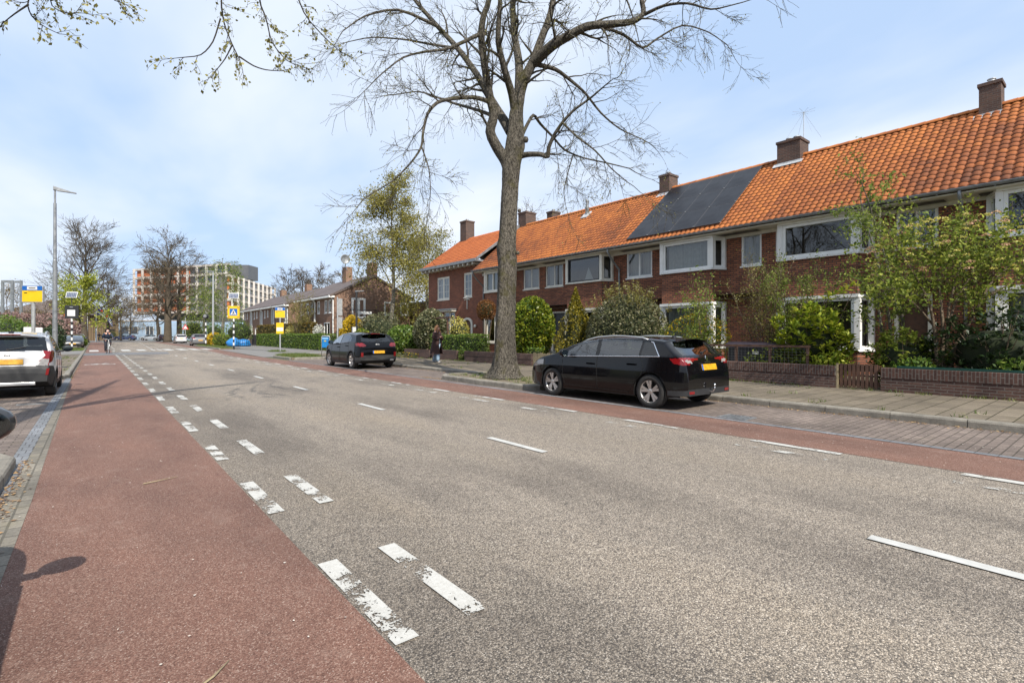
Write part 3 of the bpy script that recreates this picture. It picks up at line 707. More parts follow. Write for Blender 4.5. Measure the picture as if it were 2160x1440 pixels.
house('brick terraced house with a dark framed upper bay, behind the round bright laurel', 14.95, 20.05,
      [dict(y0=15.55, y1=17.72, up=(3.93, 5.05), lo=LO, ku=dict(mat='black', fw=.06, inmat='black'), kl=dict(n=1))],
      [dict(y0=18.5, y1=19.8, z0=3.90, z1=5.06, n=2, inmat='black', c=.7)], [dict(y0=18.3, y1=19.3, z1=2.6, mat='black')], frame='cream', age=age_left)
house('last brick terraced house of the long row, half hidden by the thick tree trunk', 20.05, 25.4,
      [dict(y0=22.6, y1=24.5, up=(3.93, 5.05), lo=LO, ku=dict(n=2, split=[.62], c=1), kl=dict(n=2))],
      [dict(y0=20.3, y1=21.6, z0=3.90, z1=5.06, n=2, c=1, inner=.06)], [], frame='cream', age=age_left, downpipe=25.25,
      chim=[dict(y=25.0, z=9.25, w=.75, d=.85, dx=.3), dict(y=23.9, z=9.3, w=.5, d=.7, dx=1.6)])
# the other side of the street: it stands outside the frame and shows as reflections in the windows and the car paint
yy = -2.0
for k, src in enumerate(('terraced_house.002', 'terraced_house.001', 'terraced_house.003', 'terraced_house.002')):
    s_ = bpy.data.objects[src]; Lh = (6.8, 5.1, 5.1, 6.8)[k]; c_ = copy_tree(s_); c_.location = (-13.2, yy + Lh/2, .15); c_.rotation_euler = (0, 0, math.pi); yy += Lh
    c_['label'] = ['first', 'second', 'third', 'fourth'][k] + ' brick house of the row across the street, seen only as a reflection'
# ---- the end house: higher eaves, own roof
t = thing('end_house', 'brick end house with a smooth bright orange roof and higher cornice than the row', 'house', (XW, 28.7, .15))
y0, y1 = 25.42, 32.0; mb = MB()
h = [(29.25, 30.8, 3.78, 5.33), (26.6, 27.5, 3.80, 5.36), (28.55, 29.9, 1.0, 3.0), (26.55, 27.65, .15, 2.55)]
wall_mesh(mb, F0, y0, y1, .1, 5.85, h)
for yy in (y0+.001, y1): mb.add([(XW, yy, .1), (24.2, yy, .1), (24.2, yy, 5.8), (XR, yy, 8.42), (XW, yy, 5.8)], [(0,1,2,3,4)])
mb.add([(24.2, y0, .1), (24.2, y1, .1), (24.2, y1, 5.8), (24.2, y0, 5.8)], [(0,1,2,3)]); mb.build('wall', M['brick_end'], t)
rm = MB(); rm.add([(XW+.9, y0, .2), (XW+.9, y1, .2), (XW+.9, y1, 5.8), (XW+.9, y0, 5.8)], [(0,1,2,3)])
for z in (.2, 2.9, 3.3, 5.8): rm.add([(XW+.13, y0+.1, z), (XW+.13, y1-.1, z), (XW+.9, y1-.1, z), (XW+.9, y0+.1, z)], [(0,1,2,3)])
rm.build('interior', M['room'], t)
window(t, F0, *h[0], 2, .08, 'cream', .05, 1, bars=2, d=-.02); window(t, F0, *h[1], 1, .08, 'cream', .05, 1, bars=2, d=-.02); window(t, F0, *h[2], 2, .08, 'cream', .05, 0, d=-.02)
cn = MB(); F0.box(cn, 28.3, 30.1, 3.05, 3.12, -.02, .5); F0.box(cn, 28.35, 30.05, 2.95, 3.045, -.02, .4, 1); cn.build('canopy', [M['zinc'], M['cream']], t)
# arched front door
dm = MB(); ua, ub = 26.55, 27.65; cu = (ua+ub)/2; ro, ri = (ub-ua)/2+.05, (ub-ua)/2-.12; zc = 2.05
arc = lambda r, k: (cu + r*math.cos(math.pi*k/14), zc + .75*r*math.sin(math.pi*k/14))
for k in range(14):
    a, b, c, d = arc(ro, k), arc(ro, k+1), arc(ri, k+1), arc(ri, k); q = [F0.p(p[0], p[1], -.05) for p in (a, b, c, d)]; dm.prism(q, (-.10, 0, 0), 1)
for s_ in (-1, 1): F0.box(dm, cu+s_*ro if s_ < 0 else cu+ri, cu-ri if s_ < 0 else cu+ro, .15, zc, -.05, .05, 1)
dm.add([F0.p(cu-ri, .15, -.06), F0.p(cu+ri, .15, -.06)] + [F0.p(*arc(ri, k), -.06) for k in range(15)], [tuple(range(17))])
dm.build('door', [M['wood_dark'], M['cream']], t)
F0.quad(mbf := MB(), ua, ub, zc+.3, 2.6, -.02); mbf.build('arch_brick', M['brick_end'], t)
an = MB(); an.tube([F0.p(27.1, 3.05, .03), F0.p(27.1, 3.65, .03)], .03, 6); an.tube([F0.p(26.8, 3.63, .03), F0.p(27.1, 3.7, .03), F0.p(27.4, 3.63, .03)], .03, 6); an.build('wall_anchor', M['cream'], t)
lp = MB(); lp.lathe([(0, 0), (.09, .02), (.11, .06), (.08, .12), (0, .14)], 14, 'x', F0.p(26.15, 1.95, .15)); lp.build('wall_lamp', M['cream'], t)
rf = pan_roof('roof', t, y0-.1, y1+.15, 17.85, 6.0, XR, 8.48, M['pan_tiles_new'], cw=.21, gauge=.29)
rb = MB(); rb.add([(XR, y0-.1, 8.46), (24.8, y0-.1, 6.0), (24.8, y1+.15, 6.0), (XR, y1+.15, 8.46)], [(0,1,2,3)])
rb.add([(17.95, y0-.1, 5.97), (XR, y0-.1, 8.39), (XR, y1+.15, 8.39), (17.95, y1+.15, 5.97)], [(0,1,2,3)]); rb.build('rear_slope', M['slate'], rf)
ed = MB(); ed.prism([(17.8, y0-.13, 5.93), (17.8, y0-.13, 6.08), (XR, y0-.13, 8.58), (XR, y0-.13, 8.36)], (0, -.05, 0)); ed.build('verge_board', M['zinc'], rf)
chimney(rf, XR, 31.4, 7.8, 9.75, .75, .75, 1)
cr = MB(); cr.box((17.72, y0-.15, 5.86), (XW+.02, y1+.2, 5.97)); cr.box((17.75, y0-.1, 5.975), (17.9, y1+.2, 6.05)); cr.build('cornice', M['zinc'], t)
yy = y0+.3
while yy < y1: br = MB(); br.box((17.85, yy, 5.72), (XW-.003, yy+.14, 5.858)); br.build('bracket', M['cream'], t); yy += .52
# ---- things on the roof
sl = (ZR-ZE)/(XR-XE); sn = Vector((-sl, 0, 1)).normalized(); su = Vector((1, 0, sl)).normalized()
M['panel_frame'] = plain('dark_panel_frame', (.055,.055,.06), .5, var=.1); M['solar'] = plain('solar_cells', (.012,.0125,.016), .4, var=.15, vs=2, spec=.25)
rows = ['bottom', 'middle', 'top']; cols = ['first', 'second', 'third', 'fourth']
for r in range(3):
    for c in range(4):
        p0 = Vector((XE, 9.74 + c*1.063, ZE)) + su*(.27 + r*1.465) + sn*.10
        o = thing('solar_panel', f'black solar panel in the {rows[r]} row on the orange roof, {cols[c]} from the right', 'solar panel', p0, 'solar panels on the orange roof')
        a = MB(); q = [p0, p0+Vector((0,1.05,0)), p0+Vector((0,1.05,0))+su*1.45, p0+su*1.45]; a.prism([v - sn*.035 for v in q], sn*.035); a.build('frame', M['panel_frame'], o)
        b = MB(); ins = [p0+Vector((0,.018,0))+su*.018, p0+Vector((0,1.032,0))+su*.018, p0+Vector((0,1.032,0))+su*1.432, p0+Vector((0,.018,0))+su*1.432]; b.add([v+sn*.003 for v in ins], [(0,1,2,3)]); b.build('cells', M['solar'], o)
        d = MB(); v = p0 + su*.02 + sn*.004; d.box(v-Vector((.02,.02,.0)), v+Vector((.02,.02,.02))); d.build('clamp', M['steel'], o)
p = Vector((XE, 19.0, ZE)) + su*4.1
o = thing('vent_pipe', 'slim grey flue pipe standing on the orange tiles near the ridge', 'vent pipe', p)
v = MB(); v.lathe([(.1, -.1), (.1, .45), (.075, .5), (.075, .72), (.09, .73), (.09, .8), (0, .82)], 14, c=p); v.build('pipe', M['zinc'], o, smooth=False)
v = MB(); v.prism([p+Vector((-.3,-.22,-.2)), p+Vector((-.3,.22,-.2)), p+Vector((.15,.22,.18)), p+Vector((.15,-.22,.18))], sn*.05); v.build('collar', M['lead'], o)
p = Vector((XR+.25, 8.35, 8.9)); o = thing('antenna', 'thin wire antenna with drooping rods beside the double chimney', 'antenna', p)
v = MB(); v.tube([p-Vector((0,0,.5)), p+Vector((0,0,1.25))], .014, 6); v.build('mast', M['steel'], o)
v = MB(); tp = p+Vector((0,0,1.22))
for k in range(8):
    a = k*math.pi/4; dv = Vector((math.cos(a), math.sin(a), 0)); v.tube([tp, tp+dv*.42+Vector((0,0,.05))], .004, 4)
    if k % 2: v.tube([tp, tp+dv*.65-Vector((0,0,1.0))], .004, 4)
v.build('rods', M['steel'], o)
p = Vector((18.15, 16.25, 3.99)); o = thing('sail_ornament', 'small white sail shaped ornament inside the dark framed upper bay window', 'ornament', p)
b = MB(); b.prism([p, p+Vector((0,.55,0)), p+Vector((0,.30,.62))], (.03,0,0)); b.build('sails', M['signwhite'], o); b = MB(); b.tube([p+Vector((.015,.30,0)), p+Vector((.015,.30,.70))], .012, 5); b.build('mast', M['wood_dark'], o)
# ---- garden walls along the pavement
def garden_wall(y0, y1, label, top=.66, x=14.0, soldier=True, rail=False, piers=(True, True)):
    o = thing('garden_wall', label, 'garden wall', (x, (y0+y1)/2, .12), 'low brick garden walls along the pavement')
    a = MB(); a.box((x, y0, .08), (x+.2, y1, top-.24 if soldier else top)); a.build('brickwork', M['brick_wall'], o)
    if soldier: b = MB(); b.bbox((x-.012, y0, top-.237), (x+.21, y1, top), .012); b.build('coping', M['brick_soldier'], o)
    if rail: c = MB(); c.box((x+.03, y0+.2, top+.003), (x+.13, y1-.3, top+.05)); c.build('rail', M['greenrail'], o)
    return o
M['greenrail'] = plain('dark_green_paint', (.008,.05,.04), .4, var=.1)
garden_wall(-3, 3.78, 'low brick garden wall with a dark green rail, right of the wooden gate', rail=True)
garden_wall(4.70, 8.3, 'low brick garden wall with upright coping bricks behind the rear of the black estate car')
garden_wall(8.4, 14.6, 'low brick garden wall hidden behind the black estate car', .62)
garden_wall(15.9, 20.9, 'low brick garden wall running behind the thick tree trunk', .62)
garden_wall(21.6, 24.0, 'short brick garden wall below the clipped hedge beside the woman', .62, soldier=False)
garden_wall(24.3, 27.2, 'low brick garden wall covered by weeds left of the woman', .60, soldier=False)
o = thing('garden_gate', 'brown slatted wooden gate between two brick garden walls', 'gate', (14.05, 4.2, .12))
ys_ = np.linspace(3.84, 4.64, 10)
for k, y in enumerate(ys_[:-1]): 
    b = MB(); b.box((14.04, y+.012, .16), (14.07, ys_[k+1]-.012, .72)); b.build('slat', M['wood_dark'], o)
b = MB(); b.box((14.072, 3.82, .2), (14.10, 4.66, .32)); b.box((14.072, 3.82, .55), (14.10, 4.66, .70)); b.build('rail', M['wood_dark'], o)
b = MB(); b.box((14.0, 4.655, .1), (14.09, 4.695, .72)); b.build('post', M['wood_pale'], o)
o = thing('wooden_panel', 'weathered pale board fence panel in front of the black estate car nose', 'fence panel', (14.05, 15.3, .12))
for k in range(8):
    b = MB(); y = 14.75 + k*.14; b.box((14.03, y, .12), (14.06, y+.128, .66+.02*math.sin(k*2))); b.build('board', M['wood_pale'], o)
b = MB(); b.box((14.062, 14.7, .5), (14.1, 15.9, .57)); b.build('rail', M['wood_pale'], o)
o = thing('picket_fence', 'small cream picket fence beside the dark arched door', 'fence', (16, 17, .15))
for k in range(9):
    b = MB(); y = 16.2+k*.16; b.box((16.0, y, .15), (16.03, y+.08, .78)); b.build('picket', M['cream'], o)
b = MB(); b.box((16.032, 16.1, .35), (16.06, 17.7, .42)); b.box((16.032, 16.1, .6), (16.06, 17.7, .66)); b.build('rail', M['cream'], o)
# wire fence on the wall behind the car
o = thing('wire_fence', 'rusty post and wire mesh fence above the brick wall behind the black car', 'fence', (14.25, 6.6, .6))
for y in (5.4, 6.35, 7.3, 8.2):
    b = MB(); b.box((14.22, y, .15), (14.28, y+.06, 1.14)); b.build('post', M['wood_dark'], o)
b = MB(); b.box((14.20, 5.35, 1.08), (14.217, 8.3, 1.14)); b.build('rail', M['wood_dark'], o)
b = MB()
for k in range(30): b.tube([(14.21, 5.4+k*.097, .62), (14.21, 5.4+k*.097, 1.08)], .0016, 3)
for k in range(6): b.tube([(14.21, 5.4, .66+k*.075), (14.21, 8.25, .66+k*.075)], .0016, 3)
b.build('mesh', M['zinc'], o)
o = thing('storage_box', 'dark rounded garden box with a small white tag behind the wire fence', 'box', (14.9, 7.1, .15))
b = MB(); b.bbox((14.6, 6.4, .16), (15.2, 7.75, 1.05), .03); b.build('body', M['black'], o)
b = MB(); pr = [(14.55 + .35*(1-math.cos(a)), 1.053 + .17*math.sin(a)) for a in [math.pi*k/10 for k in range(11)]]; b.prism([(x, 6.33, z) for x, z in pr], (0, 1.5, 0)); b.build('lid', plain('dark_plum_lid', (.03,.02,.028), .4), o)
b = MB(); b.box((14.585, 6.85, .86), (14.597, 7.02, .95)); b.build('tag', M['signwhite'], o)
# ---- far row of houses with low grey roofs
def far_house(label, y0, y1, xf, depth, ze, zr, feats, gable=False, chim=(), pipes=(), group='low brick houses beyond the side street', name='brick_house'):
    xr = xf + depth/2; fr = Fr((xf, 0, 0), (0,1,0), NOUT)
    t = thing(name, label, 'house', (xf, (y0+y1)/2, .05), group)
    mb = MB(); hs = [(f['y0'], f['y1'], f['z0'], f['z1']) for f in feats]
    wall_mesh(mb, fr, y0, y1, 0, ze, hs)
    gh = []
    if gable: gh = [(4.05-.02, 5.15, 3.05, 4.95), (.0,.0,0,0)]
    for yy, side in ((y0, 0), (y1, 1)):
        mb.add([(xf, yy, 0), (xf+depth, yy, 0), (xf+depth, yy, ze), (xr, yy, zr), (xf, yy, ze)], [(0,1,2,3,4)])
    mb.add([(xf+depth, y0, 0), (xf+depth, y1, 0), (xf+depth, y1, ze), (xf+depth, y0, ze)], [(0,1,2,3)])
    mb.build('wall', M['brick_far'], t)
    rm = MB(); rm.add([(xf+.6, y0+.05, 0), (xf+.6, y1-.05, 0), (xf+.6, y1-.05, ze), (xf+.6, y0+.05, ze)], [(0,1,2,3)]); rm.build('interior', M['room'], t)
    for f in feats: window(t, fr, f['y0'], f['y1'], f['z0'], f['z1'], f.get('n', 1), .09, 'white', .0, f.get('c', 0), d=.0, sill=f.get('sill', True), name=f.get('name', 'window'))
    rf = MB(); sl_ = (zr-ze)/(depth/2); e = .45
    for s_ in (-1, 1):
        xe = xr + s_*(depth/2+e); ze2 = ze - e*sl_
        rf.prism([(xe, y0-.12, ze2+.04), (xe, y1+.12, ze2+.04), (xr, y1+.12, zr+.06), (xr, y0-.12, zr+.06)], (0, 0, .10))
    ro = rf.build('roof', M['slate'], t)
    b = MB(); b.box((xf-e-.06, y0-.1, ze-e*sl_-.12), (xf-.003, y1+.1, ze-e*sl_+.035)); b.build('fascia', M['white'], t)
    if gable:
        gb = MB(); 
        for s_ in (-1, 1):
            xe = xr + s_*(depth/2+e); gb.prism([(xe, y0-.13, ze-e*sl_-.06), (xe, y0-.13, ze-e*sl_+.03), (xr, y0-.13, zr+.05), (xr, y0-.13, zr-.06)], (0, -.03, 0))
        gb.build('verge', M['slate'], ro)
        b = MB(); b.box((xf+depth-.0, y0-.12, ze-.35), (xf+depth+.55, y0+.5, ze-.12)); b.box((xf-.55, y0-.12, ze-.35), (xf-.01, y0+.3, ze-.19)); b.build('eave_box', M['white'], t)
    for (cx, cy, w, z) in chim:
        c = MB(); c.box((xr+cx-.35, cy-w/2, zr-1), (xr+cx+.35, cy+w/2, z)); c.build('chimney', M['brick_far'], ro)
    for py in pipes:
        p = MB(); p.tube([(xf-e, py, ze-.1), (xf-.06, py, ze-.6), (xf-.06, py, 0)], .06, 8); p.build('downpipe', M['white'], t)
    return t
fw_ = lambda a, b, c, d, **k: dict(y0=a, y1=b, z0=c, z1=d, **k)
Y0 = 47.8
t = far_house('brick corner house with a wide gable, balcony and tall chimney beside the side street', Y0, 53.2, 17.4, 7.85, 5.25, 7.16,
    [fw_(48.6, 49.3, 3.5, 4.75), fw_(49.7, 50.4, 3.5, 4.75), fw_(51.8, 52.5, 3.5, 4.75), fw_(49.0, 50.6, .3, 2.6, name='door', n=2), fw_(51.6, 52.5, .1, 2.4, name='door')], True, [(0.0, Y0+.438, .9, 8.5)], [Y0+.15, 53.0])
# gable face: balcony door, two small windows, balcony
GF = Fr((17.4, Y0, 0), (1, 0, 0), (0, -1, 0))
w = window(t, GF, 1.65, 3.05, 3.0, 4.95, 2, .12, 'white', .08, 0, d=.05, sill=False, name='balcony_door', glass='darkglass')
window(t, GF, 5.0, 6.05, 3.35, 4.7, 1, .1, 'white', .06, .5, d=.05, glass='darkglass'); window(t, GF, 6.75, 7.7, 3.4, 4.65, 1, .1, 'white', .06, .5, d=.05, glass='darkglass')
b = MB(); GF.box(b, .75, 4.0, 2.72, 2.9, .003, 1.15); bo = b.build('balcony', M['concrete'], t)
for k in range(23):
    u = .8 + k*.143
    b2 = MB(); GF.box(b2, u, u+.025, 2.9, 3.75, 1.08, 1.105); b2.build('baluster', M['black'], bo)
b = MB(); GF.box(b, .75, 4.0, 3.752, 3.80, 1.06, 1.13); GF.box(b, .75, .8, 3.752, 3.8, .01, 1.058); GF.box(b, 3.95, 4.0, 3.752, 3.8, .01, 1.058); b.build('handrail', M['black'], bo)
b = MB(); GF.box(b, 1.6, 3.1, 3.35, 3.6, 1.14, 1.36); b.build('flower_box', M['white'], bo)
far_house('brick house with upper windows in the middle of the nearer low row', 53.22, 58.7, 17.4, 7.85, 5.25, 7.16, [fw_(54, 54.6, 3.5, 4.75), fw_(55.2, 56.1, 3.5, 4.75), fw_(57, 57.9, 3.5, 4.75), fw_(54.2, 56.4, .8, 2.5), fw_(57.2, 58.1, .1, 2.4, name='door')], False, [(-.4, 53.6, 1.0, 8.6)], [53.2])
for k in range(4):
    y = 62.8 + k*5.8
    far_house(['brown brick house with tall white window panel, nearest in the farther low row', 'brown brick house second along the farther low row, behind the yellow bus sign', 'brown brick house third along the farther low row, behind the beech hedge', 'brown brick house at the far end of the farther low row, beside the bushes'][k],
        y, y+5.78, 17.5, 7.85, 5.1, 6.95, [fw_(y+.8, y+1.9, 2.2, 4.7, n=2), fw_(y+3.2, y+3.8, 3.7, 4.6), fw_(y+2.4, y+4.6, .7, 2.3), fw_(y+4.7, y+5.3, 3.6, 4.6)], k == 0, [(.3, y+.5, .9, 8.0)] if k % 2 else [], [y+.3])
p = Vector((21.0, 53.6, 8.6)); o = thing('satellite_dish', 'round grey satellite dish on the chimney of the nearer low row', 'satellite dish', p)
b = MB(); b.lathe([(0, .12), (.25, .09), (.38, .04), (.50, -.03), (.51, -.02)], 22, 'y', p+Vector((-.6,-.75,.75))); b.build('dish', M['zinc'], o, smooth=True)
b = MB(); b.tube([p+Vector((-.6,-.6,.7)), p+Vector((-.5,-.55,0)), p+Vector((-.3,-.51,-.4))], .05, 6); b.build('bracket', M['zinc'], o)
o = thing('brick_shed', 'plain brown brick annex between the gabled house and the end house', 'shed', (26.6, 47, 0))
b = MB(); b.box((25.8, 43.5, 0), (31, 50, 4.6)); b.box((25.7, 43.4, 4.6), (31.1, 50.1, 4.78), 1); b.build('body', [M['brick_far'], M['zinc']], o)
b = MB(); b.tube([(25.75, 43.6, 3.0), (25.2, 43.0, 4.0)], .03, 6); b.add([(25.25, 43.05, 3.9), (25.5, 43.3, 3.5), (25.5, 43.3, 2.5), (25.28, 43.08, 2.4)], [(0,1,2,3)], 1); b.build('pink_flag', [M['steel'], plain('pink_cloth', (.5,.06,.35), .8)], o)
# ---- hospital block far behind: white concrete grid, orange panels
t = thing('office_block', 'large white and orange concrete grid building at the end of the street', 'office building', at_depth(400, 700, 150) * Vector((1, 1, 0)) if False else (0, 0, 0))
def grid_block(xa, xb, Z0, Z1, ytop, ybot, nx, nf, orange_cols, sub='facade', dp=14):
    """facade between photo columns xa..xb with depths Z0..Z1; ytop, ybot measured at xa"""
    A = at_depth(xa, ybot, Z0); B = at_depth(xb, ybot, Z1); ht = (ybot-ytop)*Z0/F
    u = Vector((B.x-A.x, B.y-A.y, 0)); L = u.length; u.normalize(); n = Vector((u.y, -u.x, 0))
    if n.y > 0: n = -n
    fr = Fr((A.x, A.y, 0), u, n); z0 = A.z; fh = ht/nf; bw = L/nx
    b = MB(); fr.box(b, 0, L, z0, z0+ht, -dp, -.6)
    core = b.build(sub, M['block_core'], t)
    p = MB(); gl = MB()
    for i in range(nx):
        for f in range(nf):
            tgt = p if i in orange_cols else gl
            fr.box(tgt, i*bw+.05, (i+1)*bw-.05, z0+f*fh+.7, z0+(f+1)*fh-.04, -.58, -.12)
    if p.f: p.build('orange_panel', M['orange'], core)
    if gl.f: gl.build('window', M['officeglass'], core)
    q = MB()
    for f in range(nf+1): fr.box(q, -.3, L+.3, z0+f*fh-.05, z0+f*fh+(.62 if f < nf else .45), -.5, .5)
    q.build('floor_band', M['concrete_pale'], core)
    q = MB()
    for i in range(nx+1): fr.box(q, i*bw-.16, i*bw+.16, z0-.5, z0+ht+.4, .503, 1.0)
    q.build('concrete_fin', M['fin'], core)
    return fr, z0, ht, L
M['fin'] = plain('fin_concrete', (.56,.52,.48), .7, var=.1, vs=.6); M['block_core'] = plain('dark_wall', (.12,.11,.11), .8, var=.15, vs=.5); M['concrete_pale'] = plain('pale_concrete', (.46,.41,.37), .8, var=.12, vs=.6)
M['officeglass'] = plain('office_glass', (.07,.09,.12), .12, var=.2, vs=.5)
M['darkclad'] = plain('dark_cladding', (.11,.112,.12), .5, var=.12, vs=.4); M['bluewall'] = plain('pale_blue_render', (.36,.48,.62), .7, var=.08, vs=.5)
t['label'] = t['label']
t.location = (0, 0, 0)
grid_block(288, 482, 150, 138, 571, 662, 10, 5, {0, 1, 2, 3, 4, 5}, dp=3); grid_block(484, 575, 131, 168, 583, 668, 9, 5, {0, 1}, dp=3)
b = MB(); A = at_depth(400, 590, 158); B = at_depth(524, 590, 158); u = (B-A); u.z = 0
fr = Fr((A.x, A.y, 0), u, Vector((u.y, -u.x, 0))); L = u.length
fr.box(b, 0, L, 18.5, 22.9, -6, 0); b.build('roof_storey', M['darkclad'], t)
b = MB(); A = at_depth(302, 700, 152); A.z = 0; 
fr = Fr(A, u, Vector((u.y, -u.x, 0))); b.prism([fr.p(0, 9.0, -8), fr.p(5, 5, -8), fr.p(16, 5, -8), fr.p(16, 9.0, -8)], fr.n*6); fr.box(b, 4, 60, 0, 8, -12, -8.2); b.build('base', M['darkclad'], t)
# low blue building
t = thing('blue_building', 'low pale blue flat roofed building at the end of the street', 'building', (0, 0, 0))
A = at_depth(250, 716, 136); B = at_depth(352, 716, 130); A.z = B.z = 0; u = B-A; fr = Fr(A, u, Vector((u.y, -u.x, 0)) if u.y < 0 else Vector((u.y, -u.x, 0))); L = u.length
if fr.n.y > 0: fr.n = -fr.n
b = MB(); fr.box(b, 0, L, 0, 4.9, -12, 0); fr.box(b, L*.95, L*2.3, 0, 4.4, -12, .8); b.build('wall', M['bluewall'], t)
b = MB(); fr.box(b, -.15, L+.1, 4.9, 5.1, -12, .15); b.build('roof', M['concrete_pale'], t)
for a, c, z0, z1, n in ((.6, 5.6, 1.7, 3.5, 2), (7.7, 9.8, 1.5, 3.5, 1), (10.7, 12.8, 1.5, 3.5, 1)):
    k = L/13.2; b = MB(); fr.box(b, a*k, c*k, z0, z1, .003, .1); fr.box(b, a*k, a*k+.1, z0, z1, .101, .16, 1); fr.box(b, c*k-.1, c*k, z0, z1, .101, .16, 1); fr.box(b, (a+c)/2*k-.06, (a+c)/2*k+.06, z0, z1, .101, .16, 1); b.build('window', [M['officeglass'], M['white']], t)
# ribbed brown hall with dark roof, left of the blue building
t = thing('brown_hall', 'brown ribbed community hall with a broad dark roof behind the flagpoles', 'building', (0, 0, 0))
A = at_depth(160, 716, 118); B = at_depth(250, 716, 132); A.z = B.z = 0; u = B-A; n = Vector((u.y, -u.x, 0)); n = -n if n.y > 0 else n
fr = Fr(A, u, n); L = u.length; M['ribwall'] = plain('ribbed_tan_wall', (.24,.175,.11), .8, var=.1, vs=.4)
b = MB(); fr.box(b, -2, L, 0, 6.1, -16, 0); 
for k in range(26): fr.box(b, k*L/26, k*L/26+.18, 0, 6.1, .003, .25)
fr.box(b, L*.62, L*.86, 0, 2.8, .26, .4, 1); b.build('wall', [M['ribwall'], M['black']], t)
b = MB(); q = fr.p; b.add([q(-3, 6.1, .8), q(L+.5, 6.1, .8), q(L-2, 9.6, -7), q(2, 9.6, -7), q(-3, 6.1, -16), q(L+.5, 6.1, -16)], [(0,1,2,3), (0,3,4), (1,5,2), (3,2,5,4)]); b.build('roof', M['slate'], t)
fr2 = Fr(fr.p(-2, 0, 0), -u, n); b = MB(); fr2.box(b, 0, 9, 0, 6.1, -10, -.2); fr2.box(b, .2, 1.2, 3.0, 6.0, -.197, .05, 1); b.build('dark_wing', [plain('dark_brick_red', (.075,.035,.03), .8), M['orange']], t)
# ================================================================ trees, shrubs, hedges
def barkmat(name, dark, light, moss=None, sc=1.0):
    m, nt, b = newmat(name); g = NG(nt); c = g.coord()
    v1 = g.scalevec(c, 12*sc, 12*sc, 5*sc); f = g.noise(v1, 2.4, 8, .72, .9); f2 = g.noise(c, 1.1*sc, 4)
    col = g.ramp(f, [(.42, dark), (.58, light)])
    col = g.mix(.7, col, g.ramp(f2, [(.3, .7), (.7, 1.25)]), 'MULTIPLY')
    if moss:
        f3 = g.noise(c, 1.9, 6, .65); col = g.mix(g.ramp(f3, [(.53, 0), (.66, .75)]), col, moss)
    g.l(col, b.inputs['Base Color']); b.inputs['Roughness'].default_value = .9; b.inputs['Specular IOR Level'].default_value = .2
    g.l(g.bump(f, 1.0, .09), b.inputs['Normal']); M[name] = m
barkmat('lime_bark', (.030,.026,.021), (.20,.178,.145), (.075,.068,.018)); barkmat('grey_twigs', (.05,.042,.033), (.11,.095,.075), None, 2)
barkmat('far_bark', (.06,.048,.036), (.13,.105,.078)); barkmat('birch_bark', (.08,.068,.05), (.27,.245,.2)); barkmat('shrub_bark', (.10,.07,.045), (.26,.2,.14))
M['bud'] = leafmat('bud_leaf', [(0, (.11,.095,.02)), (.5, (.25,.23,.05)), (1, (.42,.38,.12))], trans=.4)
M['far_bud'] = leafmat('far_bud_leaf', [(0, (.16,.11,.05)), (1, (.27,.21,.09))], trans=.3)
M['laurel'] = leafmat('laurel_leaf', [(0, (.035,.075,.008)), (.45, (.115,.17,.014)), (.8, (.27,.30,.025)), (1, (.42,.42,.05))], rough=.3)
M['laurel_bright'] = leafmat('bright_laurel_leaf', [(0, (.10,.16,.014)), (.45, (.25,.32,.025)), (.8, (.46,.47,.05)), (1, (.62,.6,.12))], rough=.5, spec=.25)
M['conifer'] = leafmat('golden_conifer_leaf', [(0, (.05,.055,.006)), (.5, (.16,.135,.012)), (1, (.34,.27,.02))], trans=.25)
M['greybush'] = leafmat('grey_green_leaf', [(0, (.05,.06,.025)), (.5, (.12,.13,.055)), (.85, (.22,.21,.11)), (1, (.36,.32,.2))], rough=.4)
M['darkleaf'] = leafmat('dark_glossy_leaf', [(0, (.008,.020,.006)), (.6, (.022,.045,.012)), (.9, (.06,.09,.03)), (1, (.2,.2,.11))], rough=.42, trans=.15, spec=.35)
M['hedge'] = leafmat('hedge_leaf', [(0, (.045,.095,.012)), (.6, (.115,.19,.025)), (1, (.22,.27,.05))])
M['beech'] = leafmat('beech_leaf', [(0, (.07,.055,.012)), (.5, (.16,.115,.02)), (1, (.27,.18,.045))])
M['forsythia'] = leafmat('yellow_flower', [(0, (.25,.17,.008)), (.4, (.5,.33,.01)), (1, (.72,.5,.02))])
M['fresh'] = leafmat('fresh_leaf', [(0, (.07,.12,.016)), (.5, (.17,.235,.04)), (1, (.33,.36,.09))], trans=.45, rough=.6, spec=.2)
M['leafgreen'] = leafmat('spring_leaf', [(0, (.16,.2,.02)), (.5, (.30,.34,.04)), (1, (.48,.48,.1))], trans=.4, rough=.6, spec=.2)
M['olive'] = leafmat('olive_leaf', [(0, (.10,.095,.018)), (.5, (.2,.185,.04)), (1, (.34,.30,.09))], trans=.4)
M['birch'] = leafmat('birch_leaf', [(0, (.12,.105,.018)), (.5, (.24,.215,.038)), (1, (.40,.36,.08))], trans=.4)
M['viburnum'] = leafmat('viburnum_leaf', [(0, (.06,.085,.012)), (.5, (.155,.205,.028)), (1, (.34,.36,.06))], rough=.6, spec=.2)
M['blossom'] = leafmat('pale_blossom', [(0, (.45,.40,.06)), (.55, (.55,.5,.12)), (1, (.58,.52,.2))])
M['pinkblossom'] = leafmat('salmon_blossom', [(0, (.45,.25,.14)), (1, (.6,.38,.24))])
M['cherry'] = leafmat('cherry_blossom', [(0, (.17,.095,.085)), (.6, (.3,.19,.165)), (1, (.45,.33,.29))])
M['rust'] = leafmat('rust_leaf', [(0, (.09,.035,.01)), (.6, (.19,.08,.02)), (1, (.3,.14,.04))])
M['white_flower'] = leafmat('white_flower', [(0, (.5,.5,.42)), (1, (.75,.74,.68))])
